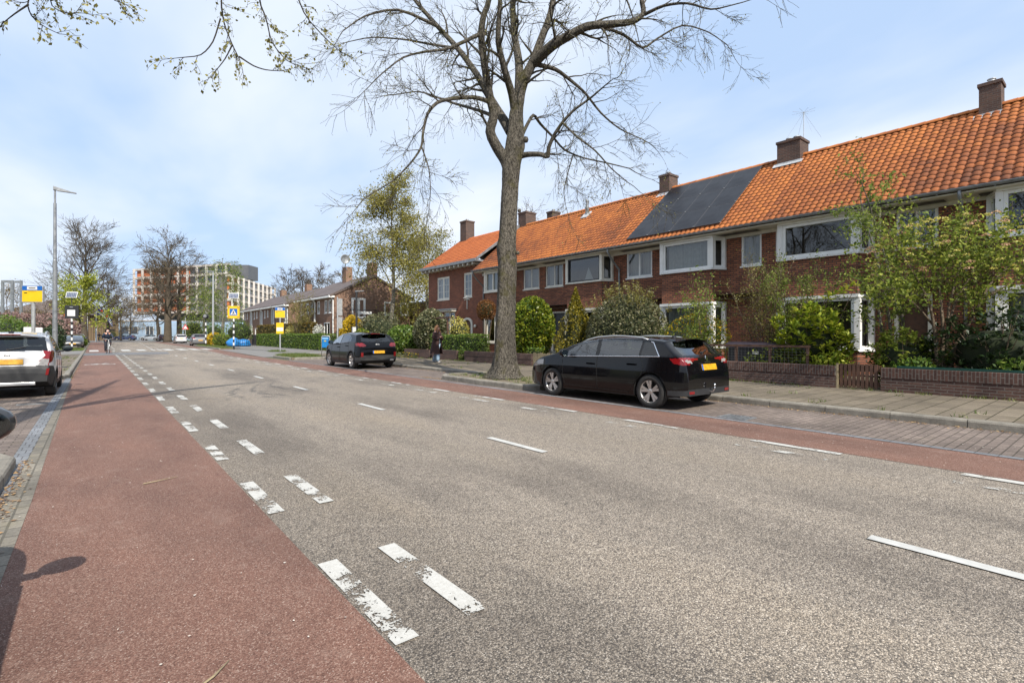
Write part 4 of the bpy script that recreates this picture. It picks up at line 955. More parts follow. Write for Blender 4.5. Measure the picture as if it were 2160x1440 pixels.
M['plumleaf'] = leafmat('plum_leaf', [(0, (.04,.012,.014)), (1, (.13,.04,.04))])
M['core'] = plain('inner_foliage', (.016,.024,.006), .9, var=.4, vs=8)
def leaves(P, size, rs, aspect=.5, tint=None, up=.0, fold=.25, jit=.5):
    """leaf-shaped quads at the points P"""
    n = len(P); P = np.asarray(P, dtype=np.float64)
    d = rs.normal(0, 1, (n, 3)); d[:, 2] += up; d /= np.linalg.norm(d, axis=1)[:, None] + 1e-9
    q = rs.normal(0, 1, (n, 3)); w = np.cross(d, q); w /= np.linalg.norm(w, axis=1)[:, None] + 1e-9; nn = np.cross(d, w)
    L = (size * rs.uniform(1 - jit, 1 + jit, n))[:, None]
    A = P - d*L*.5; B = P + w*L*aspect*.5 + nn*L*fold*.3; Cc = P + d*L*.5; D = P - w*L*aspect*.5 + nn*L*fold*.3
    V = np.stack([A, B, Cc, D], 1).reshape(-1, 3)
    t = rs.random(n) if tint is None else tint
    return V, np.arange(4*n).reshape(-1, 4), t
def leaf_obj(name, P, size, mat, parent, rs, **k):
    V, Q, t = leaves(P, size, rs, **k); return np_mesh(name, V, Q, mat, parent, t)
def rot_about(d, ax, a): return (Matrix.Rotation(a, 3, ax) @ d)
def spread_dir(d, ang, r):
    ax = d.orthogonal().normalized(); ax = rot_about(ax, d, r.uniform(0, 6.283)); return rot_about(d, ax, ang).normalized()
class Grow:
    """recursive twigs; pts collects points where leaves can sit"""
    def __init__(s, seed, droop=.0, rmin=.004, wob=.16, ratio=.6, lens=(.5, .8), kids=(3, 5), ang=(.45, .95), sides=(6, 4, 3)):
        s.r = random.Random(seed); s.mb = MB(); s.pts = []; s.droop = droop; s.rmin = rmin; s.wob = wob; s.ratio = ratio
        s.lens = lens; s.kids = kids; s.ang = ang; s.sides = sides
    def branch(s, p, d, L, rad, level, keep=.0):
        r = s.r; n = max(3, min(7, int(L/.35)+2)) if level > 0 else 3
        p = Vector(p); d = Vector(d).normalized(); pts = [p.copy()]; dirs = [d.copy()]
        for i in range(n):
            d = (d + Vector((r.gauss(0, s.wob), r.gauss(0, s.wob), r.gauss(0, s.wob) - s.droop*(1.3 if level == 0 else .6)))).normalized()
            p = p + d*(L/n); pts.append(p.copy()); dirs.append(d.copy())
        end = max(s.rmin*.6, rad*.35)
        s.mb.tube(pts, [max(s.rmin*.6, rad + (end-rad)*i/n) for i in range(n+1)], s.sides[min(2, max(0, 2-level))] if level < 3 else 7, caps=False)
        if level <= 1: s.pts += [(q, dd) for q, dd in zip(pts[1:], dirs[1:])]
        if level > 0:
            for k in range(r.randint(*s.kids)):
                f = r.uniform(.25 if level > 1 else .15, 1.0); i = min(n-1, int(f*n)); q = pts[i].lerp(pts[i+1], f*n-i)
                s.branch(q, spread_dir(dirs[i], r.uniform(*s.ang), r), L*r.uniform(*s.lens), max(s.rmin, (rad + (end-rad)*f)*s.ratio), level-1)
            s.branch(pts[-1], spread_dir(dirs[-1], r.uniform(.05, .3), r), L*r.uniform(*s.lens), end, level-1)
    def limb(s, pts, r0, r1, level, every, L, side=(0, 0, 0), sides=9, start=.2):
        """a traced limb with twigs along it"""
        pts = [Vector(p) for p in pts]; fine = []
        for a, b in zip(pts, pts[1:]):
            for k in range(3): fine.append(a.lerp(b, k/3))
        fine.append(pts[-1]); n = len(fine)
        sm = [fine[0]] + [(fine[i-1]+fine[i]*2+fine[i+1])/4 for i in range(1, n-1)] + [fine[-1]]
        s.mb.tube(sm, [r0+(r1-r0)*(i/(n-1))**.8 for i in range(n)], sides, caps=False)
        tot = sum((b-a).length for a, b in zip(sm, sm[1:])); acc = 0; nxt = tot*start
        for i, (a, b) in enumerate(zip(sm, sm[1:])):
            acc += (b-a).length
            while acc > nxt:
                f = nxt/tot; d = spread_dir((b-a).normalized(), s.r.uniform(.5, 1.1), s.r) + Vector(side)*s.r.random()
                rr = (r0+(r1-r0)*f)
                s.branch(a.lerp(b, .5), d, L*s.r.uniform(.6, 1.15)*(1-.35*f), max(s.rmin*1.5, min(.045, rr*.4)), level); nxt += every*s.r.uniform(.6, 1.4)
        s.branch(sm[-1], (sm[-1]-sm[-2]), L*.9, r1, level)
def pts_of(g, rs, per, sig, lo=0):
    A = np.array([q[:] for q, d in g.pts]); A = np.repeat(A, per, 0); return A + rs.normal(0, sig, A.shape)
# ---- the street tree in front of the houses: limbs follow the photo
Z0 = 15.22
def px(cx, cy, dz=0): return at_depth(700 + cx/1.8, cy/1.8, Z0 + dz)
base = on_ground(1064, 797, .12)
t = thing('lime_tree', 'big bare lime with a thick mossy trunk on the kerbed island before the houses', 'tree', (base.x, base.y, .12))
mb = MB(); prof = [(1432, 655, 150), (1418, 655, 122), (1390, 657, 100), (1340, 657, 84), (1250, 656, 74), (1100, 662, 69), (1000, 666, 72), (940, 661, 74), (900, 667, 66), (800, 672, 63), (700, 678, 62), (620, 683, 70), (560, 696, 74), (500, 699, 60), (430, 700, 50), (350, 716, 38)]
_h = [q[0] for q in prof][::-1]; prof = [(cy, np.interp(cy, _h, [q[1] for q in prof][::-1]), np.interp(cy, _h, [q[2] for q in prof][::-1])) for cy in np.concatenate([np.linspace(1432, 1380, 8), np.linspace(1370, 350, 90)])]
ring = 40; vs = []; k = len(prof); rr = random.Random(3); lob = [rr.uniform(0, 6.28) for _ in range(4)]
for i, (cy, cx, w) in enumerate(prof):
    c = px(cx, cy); rad = w/1.8/2*Z0/F
    for j in range(ring):
        a = 2*math.pi*j/ring; fl = max(0, 1-(1432-cy)/90)
        q = rad*(1 + .05*math.sin(3*a+lob[0]-cy*.004) + .035*math.sin(5*a+lob[1]+cy*.006) + .02*math.sin(11*a+cy*.013) + fl*.22*max(0, math.sin(5*a+lob[2])) - fl*.05 + rr.uniform(-.018, .018))
        vs.append((c.x+q*math.cos(a), c.y+q*math.sin(a), c.z))
mb.add(vs, [(i*ring+j, i*ring+(j+1) % ring, (i+1)*ring+(j+1) % ring, (i+1)*ring+j) for i in range(k-1) for j in range(ring)])
for (cx, cy, w) in ((652, 950, 9), (705, 960, 8), (735, 530, 12), (712, 800, 7), (596, 528, 7), (640, 1180, 5)):
    c = px(cx, cy, -.1); rr_ = w/1.8*Z0/F; mb.lathe([(0, rr_), (rr_*.75, rr_*.7), (rr_, 0), (rr_*.75, -rr_*.8), (0, -rr_)], 10, c=c)
mb.build('trunk', M['lime_bark'], t, smooth=True)
g = Grow(11, droop=.03, rmin=.0055, wob=.17, lens=(.5, .82), kids=(3, 4), sides=(6, 4, 3))
limbs = [
 ([(678,660,0),(662,610,0),(628,562,-.1),(597,500,-.3),(618,440,-.4),(600,370,-.5),(580,250,-.6),(565,130,-.7),(575,60,-.8),(600,0,-.9),(590,-120,-1),(560,-260,-1)], .20, .05),
 ([(698,545,0),(699,470,0),(706,380,.1),(725,310,.1),(765,235,.1),(790,160,.1),(830,60,.2),(850,-60,.2),(840,-250,.3)], .238, .06),
 ([(765,240,.1),(840,170,-.4),(920,125,-.7),(970,98,-.9),(1060,92,-1.1),(1140,85,-1.2),(1188,55,-1.2),(1172,-10,-1.3),(1200,-90,-1.4)], .16, .05),
 ([(680,500,.2),(655,460,.4),(630,420,.6),(595,360,.9),(550,280,1.2),(480,185,1.6),(400,100,2.0),(330,20,2.3),(270,-60,2.6)], .17, .05),
 ([(703,430,.05),(712,330,.12),(712,240,.3),(692,130,.7),(686,30,.9),(692,-120,1.1),(680,-300,1.3)], .17, .06),
 ([(697,430,0),(685,360,-.15),(660,280,-.5),(628,160,-.9),(638,30,-1.1),(645,-140,-1.3)], .14, .05),
 ([(690,605,0),(722,590,-.05),(750,586,-.2),(795,586,-.6),(822,598,-.7),(822,560,-.8),(845,510,-1.0),(875,465,-1.2),(915,420,-1.4),(965,385,-1.6)], .10, .03),
 ([(702,560,0),(735,485,.1),(765,430,.3),(790,470,.6),(840,520,1.0),(880,570,1.3),(950,600,1.6),(1050,620,1.9),(1130,640,2.2)], .06, .018),
 ([(606,410,-.48),(596,385,-.5),(540,368,-.8),(450,375,-1.2),(398,388,-1.5),(362,430,-1.7),(346,500,-1.8),(342,560,-1.9),(300,620,-2.0),(230,690,-2.1),(150,735,-2.2)], .075, .014),
 ([(780,245,.1),(850,262,.5),(900,300,.9),(960,350,1.3),(1020,430,1.7),(1090,490,2.0),(1180,530,2.3)], .075, .016),
 ([(562,130,-.7),(500,160,-1.2),(430,190,-1.6),(360,195,-2.0),(270,215,-2.4),(190,280,-2.7)], .06, .016),
 ([(610,440,-.4),(560,420,.2),(470,395,.8),(400,370,1.2),(330,345,1.6),(240,360,2.0)], .06, .016),
 ([(875,465,-1.2),(930,520,-1.5),(1000,570,-1.8),(1060,640,-2.0),(1120,690,-2.2)], .035, .012),
 ([(1000,95,-.95),(1110,130,-.6),(1180,190,-.4),(1230,150,-.2),(1330,90,0),(1430,120,.2),(1500,170,.3)], .05, .012),
 ([(915,590,1.4),(895,660,1.5),(880,720,1.6),(885,770,1.6)], .022, .008),
 ([(342,560,-1.9),(370,640,-1.8),(375,720,-1.7),(372,770,-1.6)], .022, .008),
 ([(480,185,1.6),(380,170,2.0),(280,150,2.5),(150,140,3.0),(60,160,3.3)], .05, .014),
 ([(1188,55,-1.2),(1260,20,-1.6),(1350,10,-2.0),(1440,40,-2.4),(1520,20,-2.6)], .05, .014),
 ([(840,-100,.2),(960,-160,.8),(1060,-120,1.4),(1130,20,1.8),(1160,130,2.0)], .07, .016),
 ([(400,100,2.0),(250,30,1.4),(120,60,1.0),(40,120,.8)], .06, .014),
]
for pl, r0, r1 in limbs:
    g.limb([px(*p) for p in pl], r0, r1, 2, .38, 1.08, side=(0, 0, 0))
g.mb.build('branches', M['lime_bark'], t, smooth=True)
rs = np.random.default_rng(21)
P = pts_of(g, rs, 1, .02); P = P[rs.random(len(P)) < .5]; leaf_obj('buds', P, .042, M['bud'], t, rs, up=-.6)
# ---- the lime at the left edge whose twigs hang into the picture (its trunk stands outside the frame)
def p7(x, y, Z=7.0): return at_depth(x, y, Z)
t = thing('lime_tree', 'lime tree whose budding twigs hang into the top left of the photo', 'tree', (-2.45, 5.2, .12))
mb = MB(); tb = Vector((-2.45, 5.2, .1)); mb.tube([tb, tb+Vector((0,0,.3)), tb+Vector((.02,.03,1.2)), tb+Vector((-.03,.05,4.0)), tb+Vector((.05,.1,7)), tb+Vector((.1,.1,10)), tb+Vector((0,.2,14))], [.42, .33, .29, .26, .22, .15, .05], 16); mb.build('trunk', M['lime_bark'], t, smooth=True)
g = Grow(5, droop=.10, rmin=.003, wob=.17, lens=(.5, .8), kids=(2, 4), ang=(.4, .9))
top = tb + Vector((.05, .1, 6.6))
hang = [([p7(560,-330,7.2), p7(480,-120,7.0), p7(465,0,6.9), p7(472,50,6.9), p7(490,95,6.8), p7(505,125,6.8)], .015, .006),
        ([p7(465,40,6.9), p7(450,90,6.8), p7(425,118,6.7), p7(380,122,6.6)], .012, .005),
        ([p7(505,120,6.8), p7(535,140,6.8), p7(560,148,6.8), p7(590,150,6.9)], .012, .005), ([p7(490,95,6.8), p7(475,125,6.8), p7(455,150,6.7)], .010, .005),
        ([p7(600,-330,7.4), p7(550,-100,7.3), p7(545,0,7.2), p7(562,40,7.2), p7(572,90,7.2), p7(605,130,7.2), p7(635,140,7.2)], .015, .005),
        ([p7(660,-330,7.8), p7(610,-60,7.7), p7(640,30,7.7), p7(680,75,7.7), p7(712,105,7.7), p7(740,122,7.8)], .014, .005),
        ([p7(300,-330,6.4), p7(120,-90,6.3), p7(55,0,6.3), p7(65,35,6.3), p7(95,58,6.3), p7(125,72,6.3)], .012, .004),
        ([p7(300,-330,6.4), p7(150,-60,6.4), p7(100,5,6.4), p7(130,28,6.4), p7(165,28,6.4)], .011, .004), ([p7(60,10,6.3), p7(30,30,6.2), p7(5,50,6.2)], .012, .005),
        ([p7(360,-200,6.8), p7(230,-40,6.7), p7(238,0,6.7), p7(250,4,6.7)], .012, .005)]
for k, (pl, r0, r1) in enumerate(hang):
    L = sum((b-a).length for a, b in zip(pl, pl[1:])); g.limb(pl, r0, r1, 1, .10, .30, start=min(.8, .75/L+.1) if L < 2 else .5, sides=6)
for q, d in ((p7(560,-330,7.2), 0), (p7(600,-330,7.4), 0), (p7(660,-330,7.8), 0), (p7(300,-330,6.4), 0)):
    g.mb.tube([top + Vector((0, 0, .2)), top.lerp(q, .5)+Vector((0,0,.9)), q], [.11, .06, .022], 8)
tips = list(g.pts)
for a in range(7):
    an = math.pi*.95 + a*.2; d = Vector((math.cos(an)*.8, math.sin(an)*.8, .7)); g.branch(top+Vector((0,0,a*.8)), d, 2.6, .09, 2)
g.mb.build('branches', M['grey_twigs'], t)
g.pts = tips; P = pts_of(g, rs, 2, .018); P = P[rs.random(len(P)) < .5]; leaf_obj('buds', P, .042, M['bud'], t, rs, up=-.8, aspect=.7)
# ---- distant and middle trees
def tree(name, label, base, H, trunk_r, spread, seed, bark, leafm=None, lsize=.1, per=2, sig=.15, droop=0, n=9, lv=2, z1=.25, up=.7, group=None, rmin=.015, len0=None, kids=(3, 4), lens=(.5, .78), keep=1.0, wob=.15, fname='foliage', lean=(0, 0)):
    t = thing(name, label, 'tree', base, group); b0 = Vector(base); g = Grow(seed, droop=droop, rmin=rmin, wob=wob, kids=kids, lens=lens, sides=(5, 3, 3)); r = random.Random(seed)
    tp = [b0 + Vector((lean[0]*f + r.gauss(0, .007)*H*(f > .1), lean[1]*f + r.gauss(0, .007)*H*(f > .1), H*.92*f)) for f in (0, .03, .15, .35, .55, .75, 1)]
    mb = MB(); mb.tube(tp, [trunk_r*q for q in (1.35, 1.08, 1, .82, .55, .3, .06)], 10); mb.build('trunk', M[bark], t, smooth=True)
    L0 = len0 or spread*.62
    for k in range(n):
        f = z1 + (.96-z1)*(k+.5)/n; i = f*6
        stops = (0, .03, .15, .35, .55, .75, 1)
        j = max(q for q in range(7) if stops[q] <= f); j = min(j, 5); q = tp[j].lerp(tp[j+1], (f-stops[j])/(stops[j+1]-stops[j]))
        an = k*2.4+r.uniform(-.4, .4); hor = 1.0-.55*((f-z1)/(1-z1))
        d = Vector((math.cos(an)*hor, math.sin(an)*hor, up)); g.branch(q, d, L0*(1.05-.5*(f-z1)/(1-z1)), trunk_r*.42*(1.1-f*.7), lv)
    g.mb.build('branches', M[bark], t)
    rs = np.random.default_rng(seed)
    if leafm:
        P = pts_of(g, rs, per, sig)
        if droop > .1: P[:, 2] -= np.abs(rs.normal(0, sig*2.5, len(P)))
        if keep < 1: P = P[rs.random(len(P)) < keep]
        leaf_obj(fname, P, lsize, M[leafm], t, rs)
    return t
def gz(x, Z, z=0): p = at_depth(x, 700, Z); return (p.x, p.y, z)
tree('bare_tree', 'tall wide bare tree behind the lamp post on the left side', gz(180, 92), 20.5, .48, 8.5, 41, 'far_bark', None, n=22, lv=3, z1=.22, up=.75, rmin=.026, len0=4.8, kids=(3, 5), wob=.11)
tree('budding_tree', 'small tree with yellow green spring leaves behind the left crossing signal', gz(168, 70, .05), 9.0, .16, 3.4, 42, 'far_bark', 'leafgreen', .26, 5, .3, n=14, lv=2, z1=.25, rmin=.02, len0=2.5, keep=.95)
tree('bare_tree', 'slim bare tree beside the flag on the left', gz(229, 105), 12.5, .3, 5, 43, 'far_bark', 'far_bud', .16, 1, .2, n=12, lv=3, z1=.22, rmin=.028, len0=2.9, keep=.5)
tree('bare_tree', 'big bare tree before the office block, the stoutest of the trunks there', gz(354, 96), 19.3, .62, 8, 44, 'far_bark', 'far_bud', .16, 1, .25, n=20, lv=3, z1=.2, up=.75, rmin=.03, len0=4.8, keep=.35, wob=.12)
tree('bare_tree', 'bare tree before the office block, behind and right of the stoutest trunk', gz(378, 104), 18, .48, 7, 45, 'far_bark', 'far_bud', .16, 1, .25, n=15, lv=3, z1=.24, up=.6, rmin=.034, len0=4.7, keep=.35)
tree('bare_tree', 'thin bare tree before the office block, left of the stoutest trunk', gz(334, 112), 14, .32, 5, 46, 'far_bark', 'far_bud', .16, 1, .25, n=12, lv=3, z1=.24, rmin=.03, len0=3.4, keep=.35)
tree('birch_tree', 'drooping birch with light green leaves behind the right lamp post', gz(471, 92), 16.5, .28, 4.5, 47, 'birch_bark', 'fresh', .24, 4, .35, droop=.22, n=18, lv=2, z1=.3, rmin=.02, len0=3.3, keep=.8)
tree('birch_tree', 'green weeping birch behind the parked white car', gz(430, 96), 12.0, .22, 3.8, 48, 'birch_bark', 'fresh', .24, 4, .35, droop=.25, n=16, lv=2, z1=.15, rmin=.02, len0=2.9, keep=.8)
for k, (x, Z, H) in enumerate(((607, 120, 16), (640, 118, 16.3), (673, 117, 16.5), (722, 116, 15))):
    tree('bare_tree', ['round bare tree above the grey roofs, leftmost of the four there', 'round bare tree above the grey roofs, second from the left', 'round bare tree above the grey roofs, beside the dish chimney', 'round bare tree above the grey roofs, right of the dish chimney'][k], gz(x, Z), H, .38, 5, 50+k, 'far_bark', None, n=16, lv=3, z1=.25, up=.8, rmin=.03, len0=3.6, group='bare trees above the low grey roofs')
p = at_depth(826, 700, 43.0); tree('birch_tree', 'tall olive leaved birch standing before the gabled brick house', (p.x, p.y, .1), 14.6, .19, 4.0, 60, 'birch_bark', 'birch', .15, 11, .25, droop=.10, n=22, lv=2, z1=.36, up=.85, rmin=.012, len0=2.7, keep=.95, kids=(3, 5))
p = at_depth(902, 700, 50.0); tree('birch_tree', 'weeping yellow green birch close beside the end house', (p.x, p.y, .1), 12.2, .17, 3.2, 61, 'birch_bark', 'birch', .16, 11, .28, droop=.24, n=20, lv=2, z1=.34, up=.8, rmin=.012, len0=2.4, keep=.9, kids=(3, 5))
p = at_depth(1118, 700, 42.0); tree('bare_tree', 'twiggy bare tree showing over the ridge left of the double chimneys', (p.x, p.y, .1), 12.5, .2, 3, 62, 'far_bark', 'far_bud', .08, 1, .15, n=14, lv=2, z1=.4, up=.9, rmin=.012, len0=2.0)
for k, (x, Z, H, lb) in enumerate(((15, 95, 9.5, 'brownish budding tree behind the grey steel frame'), (95, 108, 9, 'low brownish tree behind the yellow bus stop sign'), (255, 118, 9.5, 'russet bare tree above the blue building, near the flag'), (275, 124, 9, 'russet bare tree between the flag and the office block'))):
    tree('bare_tree', lb, gz(x, Z), H, .2, 5, 70+k, 'far_bark', 'far_bud', .22, 2, .4, n=12, lv=2, z1=.15, rmin=.025, len0=3.4)
for k, y in enumerate((3.5, 17.5)):
    tree('bare_tree', ['bare tree across the street nearest the viewpoint, seen only as a window reflection', 'bare tree across the street farther along, seen only as a window reflection'][k], (-9.0, y, .1), 13, .28, 4.2, 90+k, 'far_bark', None, n=14, lv=3, z1=.28, up=.6, rmin=.012, len0=2.6)
# ---- dense shrubs
def blob_pts(c, rad, n, rs, lumps=9, shell=.30, low=-.9, amp=.20):
    """points through the outer shell of a lumpy ellipsoid"""
    d = rs.normal(0, 1, (n*2, 3)); d /= np.linalg.norm(d, axis=1)[:, None]; d = d[d[:, 2] > low][:n]
    L = rs.normal(0, 1, (lumps, 3)); L /= np.linalg.norm(L, axis=1)[:, None]; h = rs.uniform(-amp, amp, lumps)
    f = 1 + (np.exp(-((1-d @ L.T)/.12))*h).sum(1)
    q = 1 - shell*rs.random(len(d))**1.6
    return np.asarray(c) + d*(f*q)[:, None]*np.asarray(rad)
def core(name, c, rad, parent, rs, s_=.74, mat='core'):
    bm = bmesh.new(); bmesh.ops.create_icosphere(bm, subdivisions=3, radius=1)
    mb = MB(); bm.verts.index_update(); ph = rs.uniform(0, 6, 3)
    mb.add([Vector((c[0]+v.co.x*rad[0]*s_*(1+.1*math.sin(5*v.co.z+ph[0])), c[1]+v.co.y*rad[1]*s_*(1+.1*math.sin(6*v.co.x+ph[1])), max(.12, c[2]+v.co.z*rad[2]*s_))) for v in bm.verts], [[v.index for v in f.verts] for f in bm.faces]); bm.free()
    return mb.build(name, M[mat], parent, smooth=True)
def bush(name, label, c, rad, n, size, mat, seed, aspect=.5, shell=.3, amp=.2, cat='shrub', group=None, low=-.9, cores=True, extra=None, up=0, cs=.74):
    rs = np.random.default_rng(seed); t = thing(name, label, cat, (c[0], c[1], .13), group)
    st = MB(); r = random.Random(seed)
    for k in range(5): st.tube([(c[0]+r.uniform(-.1,.1), c[1]+r.uniform(-.1,.1), .05), (c[0]+r.uniform(-.5,.5)*rad[0], c[1]+r.uniform(-.5,.5)*rad[1], c[2])], [.03, .012], 5)
    st.build('stems', M['shrub_bark'], t)
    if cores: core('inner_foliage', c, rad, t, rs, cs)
    P = blob_pts(c, rad, n, rs, shell=shell, amp=amp, low=low); P[:, 2] = np.maximum(P[:, 2], .13 + .02*rs.random(len(P)))
    leaf_obj('foliage', P, size, M[mat], t, rs, aspect=aspect, up=up)
    for nm, m2, n2, s2, k2 in extra or []:
        P = blob_pts(c, [x*k2 for x in rad], n2, rs, shell=.12, amp=amp); P = P[P[:, 2] > c[2]-.6*rad[2]]; leaf_obj(nm, P, s2, M[m2], t, rs, aspect=.8)
    return t
bush('laurel_bush', 'round bright yellow green laurel bush right of the tree trunk', (15.6, 17.7, 1.68), (1.0, 1.12, 1.5), 9000, .135, 'laurel', 101, .5, amp=.12)
# golden conifer: a feathery cone
def cone_bush(name, label, c, r, h, n, size, mat, seed):
    rs = np.random.default_rng(seed); t = thing(name, label, 'shrub', (c[0], c[1], .13))
    mb = MB(); mb.lathe([(r*.7, .12), (r*.72, .12+h*.15), (r*.35, .12+h*.6), (.02, .12+h*.9)], 12, c=(c[0], c[1], 0)); mb.build('inner_foliage', M['core'], t)
    f = rs.random(n)**1.25; a = rs.uniform(0, 6.283, n); lob = 1 + .22*np.sin(4*a + 9*f) + .16*np.sin(7*a-14*f)
    rr = r*np.minimum(1, (1-f)*1.25+.03)*lob*(1-.3*rs.random(n)**2); rr = np.where(f < .12, rr*(.7+2.5*f), rr)
    P = np.stack([c[0]+rr*np.cos(a), c[1]+rr*np.sin(a), .14+h*f+rs.normal(0, .04, n)], 1); P[:, 2] = np.maximum(P[:, 2], .14)
    leaf_obj('foliage', P, size, M[mat], t, rs, aspect=.35, up=1.0); return t
cone_bush('golden_conifer', 'golden green feathery conifer between the laurel and the big grey green bush', (15.4, 14.75), .85, 3.15, 9000, .10, 'conifer', 102)
t = bush('broad_bush', 'broad grey green evergreen bush with tufted top behind the roof of the black estate car', (15.6, 12.3, 1.5), (1.15, 1.75, 1.45), 13000, .10, 'greybush', 103, .45, amp=.16)
rs = np.random.default_rng(7); g = Grow(71, rmin=.004, wob=.1, kids=(1, 2), sides=(4, 3, 3))
for k in range(60):
    a = rs.uniform(0, 6.28); q = rs.random()**.5; x, y = 15.6+.9*q*math.cos(a), 12.3+1.5*q*math.sin(a); z = 1.5+1.4*math.sqrt(max(0, 1-.8*q*q))
    g.branch((x, y, z-.1), (rs.normal(0, .25), rs.normal(0, .25), 1), .42, .006, 1)
g.mb.build('shoots', M['shrub_bark'], t); P = pts_of(g, rs, 3, .03); leaf_obj('pale_leaves', P, .07, M['olive'], t, rs)
t = bush('forsythia', 'loose green shrub with yellow flowers behind the rear of the black estate car', (15.4, 9.3, 1.15), (.8, 1.15, 1.0), 3000, .07, 'fresh', 104, .5, shell=.6, cores=False, extra=[('flowers', 'forsythia', 1300, .055, 1.0)])
def airy(name, label, base, stems, H, spread, seed, leafm, lsize, per, lv=2, sig=.05, bark='shrub_bark', L=.9, droop=.02, r0=.022, keep=1, cat='shrub', flower=None, kids=(3, 4), up=2.2):
    t = thing(name, label, cat, base); g = Grow(seed, droop=droop, rmin=.004, wob=.13, kids=kids, sides=(5, 4, 3), lens=(.5, .85)); r = random.Random(seed); b0 = Vector(base)
    for k in range(stems):
        a = r.uniform(0, 6.283); d = Vector((math.cos(a)*spread, math.sin(a)*spread, up)).normalized()
        p = b0 + Vector((r.uniform(-.12,.12), r.uniform(-.12,.12), -.02)); pts = [p]; n = 6
        for i in range(n): d = (d + Vector((r.gauss(0,.09), r.gauss(0,.09), r.gauss(0,.05)))).normalized(); p = p + d*(H*r.uniform(.75, 1.0)/n); pts.append(p)
        g.limb(pts, r0, r0*.3, lv-1, L*.28, L, start=.25, sides=6)
    g.mb.build('stems', M[bark], t); rs = np.random.default_rng(seed); P = pts_of(g, rs, per, sig)
    if keep < 1: P = P[rs.random(len(P)) < keep]
    leaf_obj('foliage', P, lsize, M[leafm], t, rs)
    if flower:
        q = P[rs.random(len(P)) < flower[1]]; leaf_obj('flowers', q + rs.normal(0, .05, q.shape), flower[2], M[flower[0]], t, rs, aspect=.9)
    return t
airy('young_tree', 'airy young shrub with fresh pale green leaves beside the bay with the pale panel', (15.2, 8.95, .15), 5, 2.7, .55, 111, 'fresh', .075, 3, L=.75, keep=.8)
airy('tall_shrub', 'tall twiggy shrub with upright shoots left of the light green laurel', (15.4, 7.0, .15), 10, 3.2, .45, 112, 'olive', .05, 3, L=.65, keep=.7)
airy('tall_shrub', 'thin shrub with tall fresh green shoots reaching toward the bare upper bay window', (15.3, 6.2, .15), 6, 3.5, .35, 113, 'fresh', .06, 3, L=.45)
t = airy('slender_tree', 'slender tree with willowy pale leaves rising in front of the roof eave', (15.9, 3.95, .15), 3, 5.7, .22, 114, 'fresh', .085, 5, L=1.0, r0=.05, bark='birch_bark', cat='tree', keep=.95, droop=.05)
# big-leaved laurel
def rosette_bush(name, label, c, rad, n, per, size, mat, seed, shoot=None, amp=.25):
    rs = np.random.default_rng(seed); t = thing(name, label, 'shrub', (c[0], c[1], .13)); core('inner_foliage', c, rad, t, rs, .55)
    P = blob_pts(c, rad, n, rs, shell=.45, amp=amp)
    if shoot is not None: P = np.concatenate([P, shoot])
    st = MB(); r = random.Random(seed); b0 = Vector((c[0], c[1], .08))
    for q in P[::6]: st.tube([b0, b0.lerp(Vector(q), .5)+Vector((0,0,.15)), q], [.02, .014, .005], 4)
    st.build('stems', M['shrub_bark'], t); m = len(P)
    Q = np.repeat(P, per, 0); a = rs.uniform(0, 6.283, len(Q)); el = rs.uniform(-.2, 1.1, len(Q))
    d = np.stack([np.cos(a)*np.cos(el), np.sin(a)*np.cos(el), np.sin(el)], 1); L = size*rs.uniform(.6, 1.2, len(Q))
    w = np.stack([-np.sin(a), np.cos(a), np.zeros(len(Q))], 1); w += rs.normal(0, .25, w.shape); h = L[:, None]
    A = Q + d*h*.1; Cc = Q + d*h; mid = Q + d*h*.55; V = np.stack([A, mid + w*h*.19 + np.array([0,0,.02]), Cc, mid - w*h*.19 + np.array([0,0,.02])], 1).reshape(-1, 3); V[:, 2] = np.maximum(V[:, 2], .13)
    base_t = np.repeat(np.clip((P[:, 2]-c[2]+rad[2])/(2*rad[2]), 0, 1), per)
    np_mesh('foliage', V, np.arange(len(V)).reshape(-1, 4), M[mat], t, np.clip(rs.random(len(Q))*.75 + .3*rs.random(len(Q))*base_t, 0, 1)); return t
sh = np.array([at_depth(1725+80*f, 640-38*f, 13.5)[:] for f in np.linspace(.25, 1, 7)])
rosette_bush('laurel_shrub', 'light green large leaved laurel in front of the lower bay window', (14.95, 5.55, 1.25), (.75, 1.0, .95), 330, 8, .2, 'laurel_bright', 121, sh)
rosette_bush('dark_shrub', 'dark glossy camellia at the right edge behind the green rail', (15.1, 1.95, 1.0), (.95, 1.35, .95), 520, 8, .13, 'darkleaf', 122)
rosette_bush('hydrangea', 'broad leaved green shrub low behind the wall right of the wooden gate', (14.95, 3.55, .85), (.6, .85, .72), 300, 7, .14, 'viburnum', 123)
for k, (x, y, r, h, mat_, lb) in enumerate(((14.55, 6.5, .5, .55, 'viburnum', 'low green ground shrub spilling over the wall behind the wire fence'), (14.45, 4.95, .35, .5, 'laurel_bright', 'small bright green shrub spilling over the wall left of the wooden gate'), (14.35, 3.2, .35, .4, 'hedge', 'ivy patch hanging over the wall just right of the wooden gate'), (14.4, 8.6, .5, .6, 'fresh', 'fresh green low shrub behind the rear window of the black estate car'), (14.4, 1.5, .35, .45, 'hedge', 'low ivy patch on the wall end at the right edge of the photo'))):
    bush('low_shrub', lb, (x, y, .62), (r*.75, r*1.5, h*.75), 700, .085, mat_, 190+k, .6, shell=.6, amp=.3, cores=False)
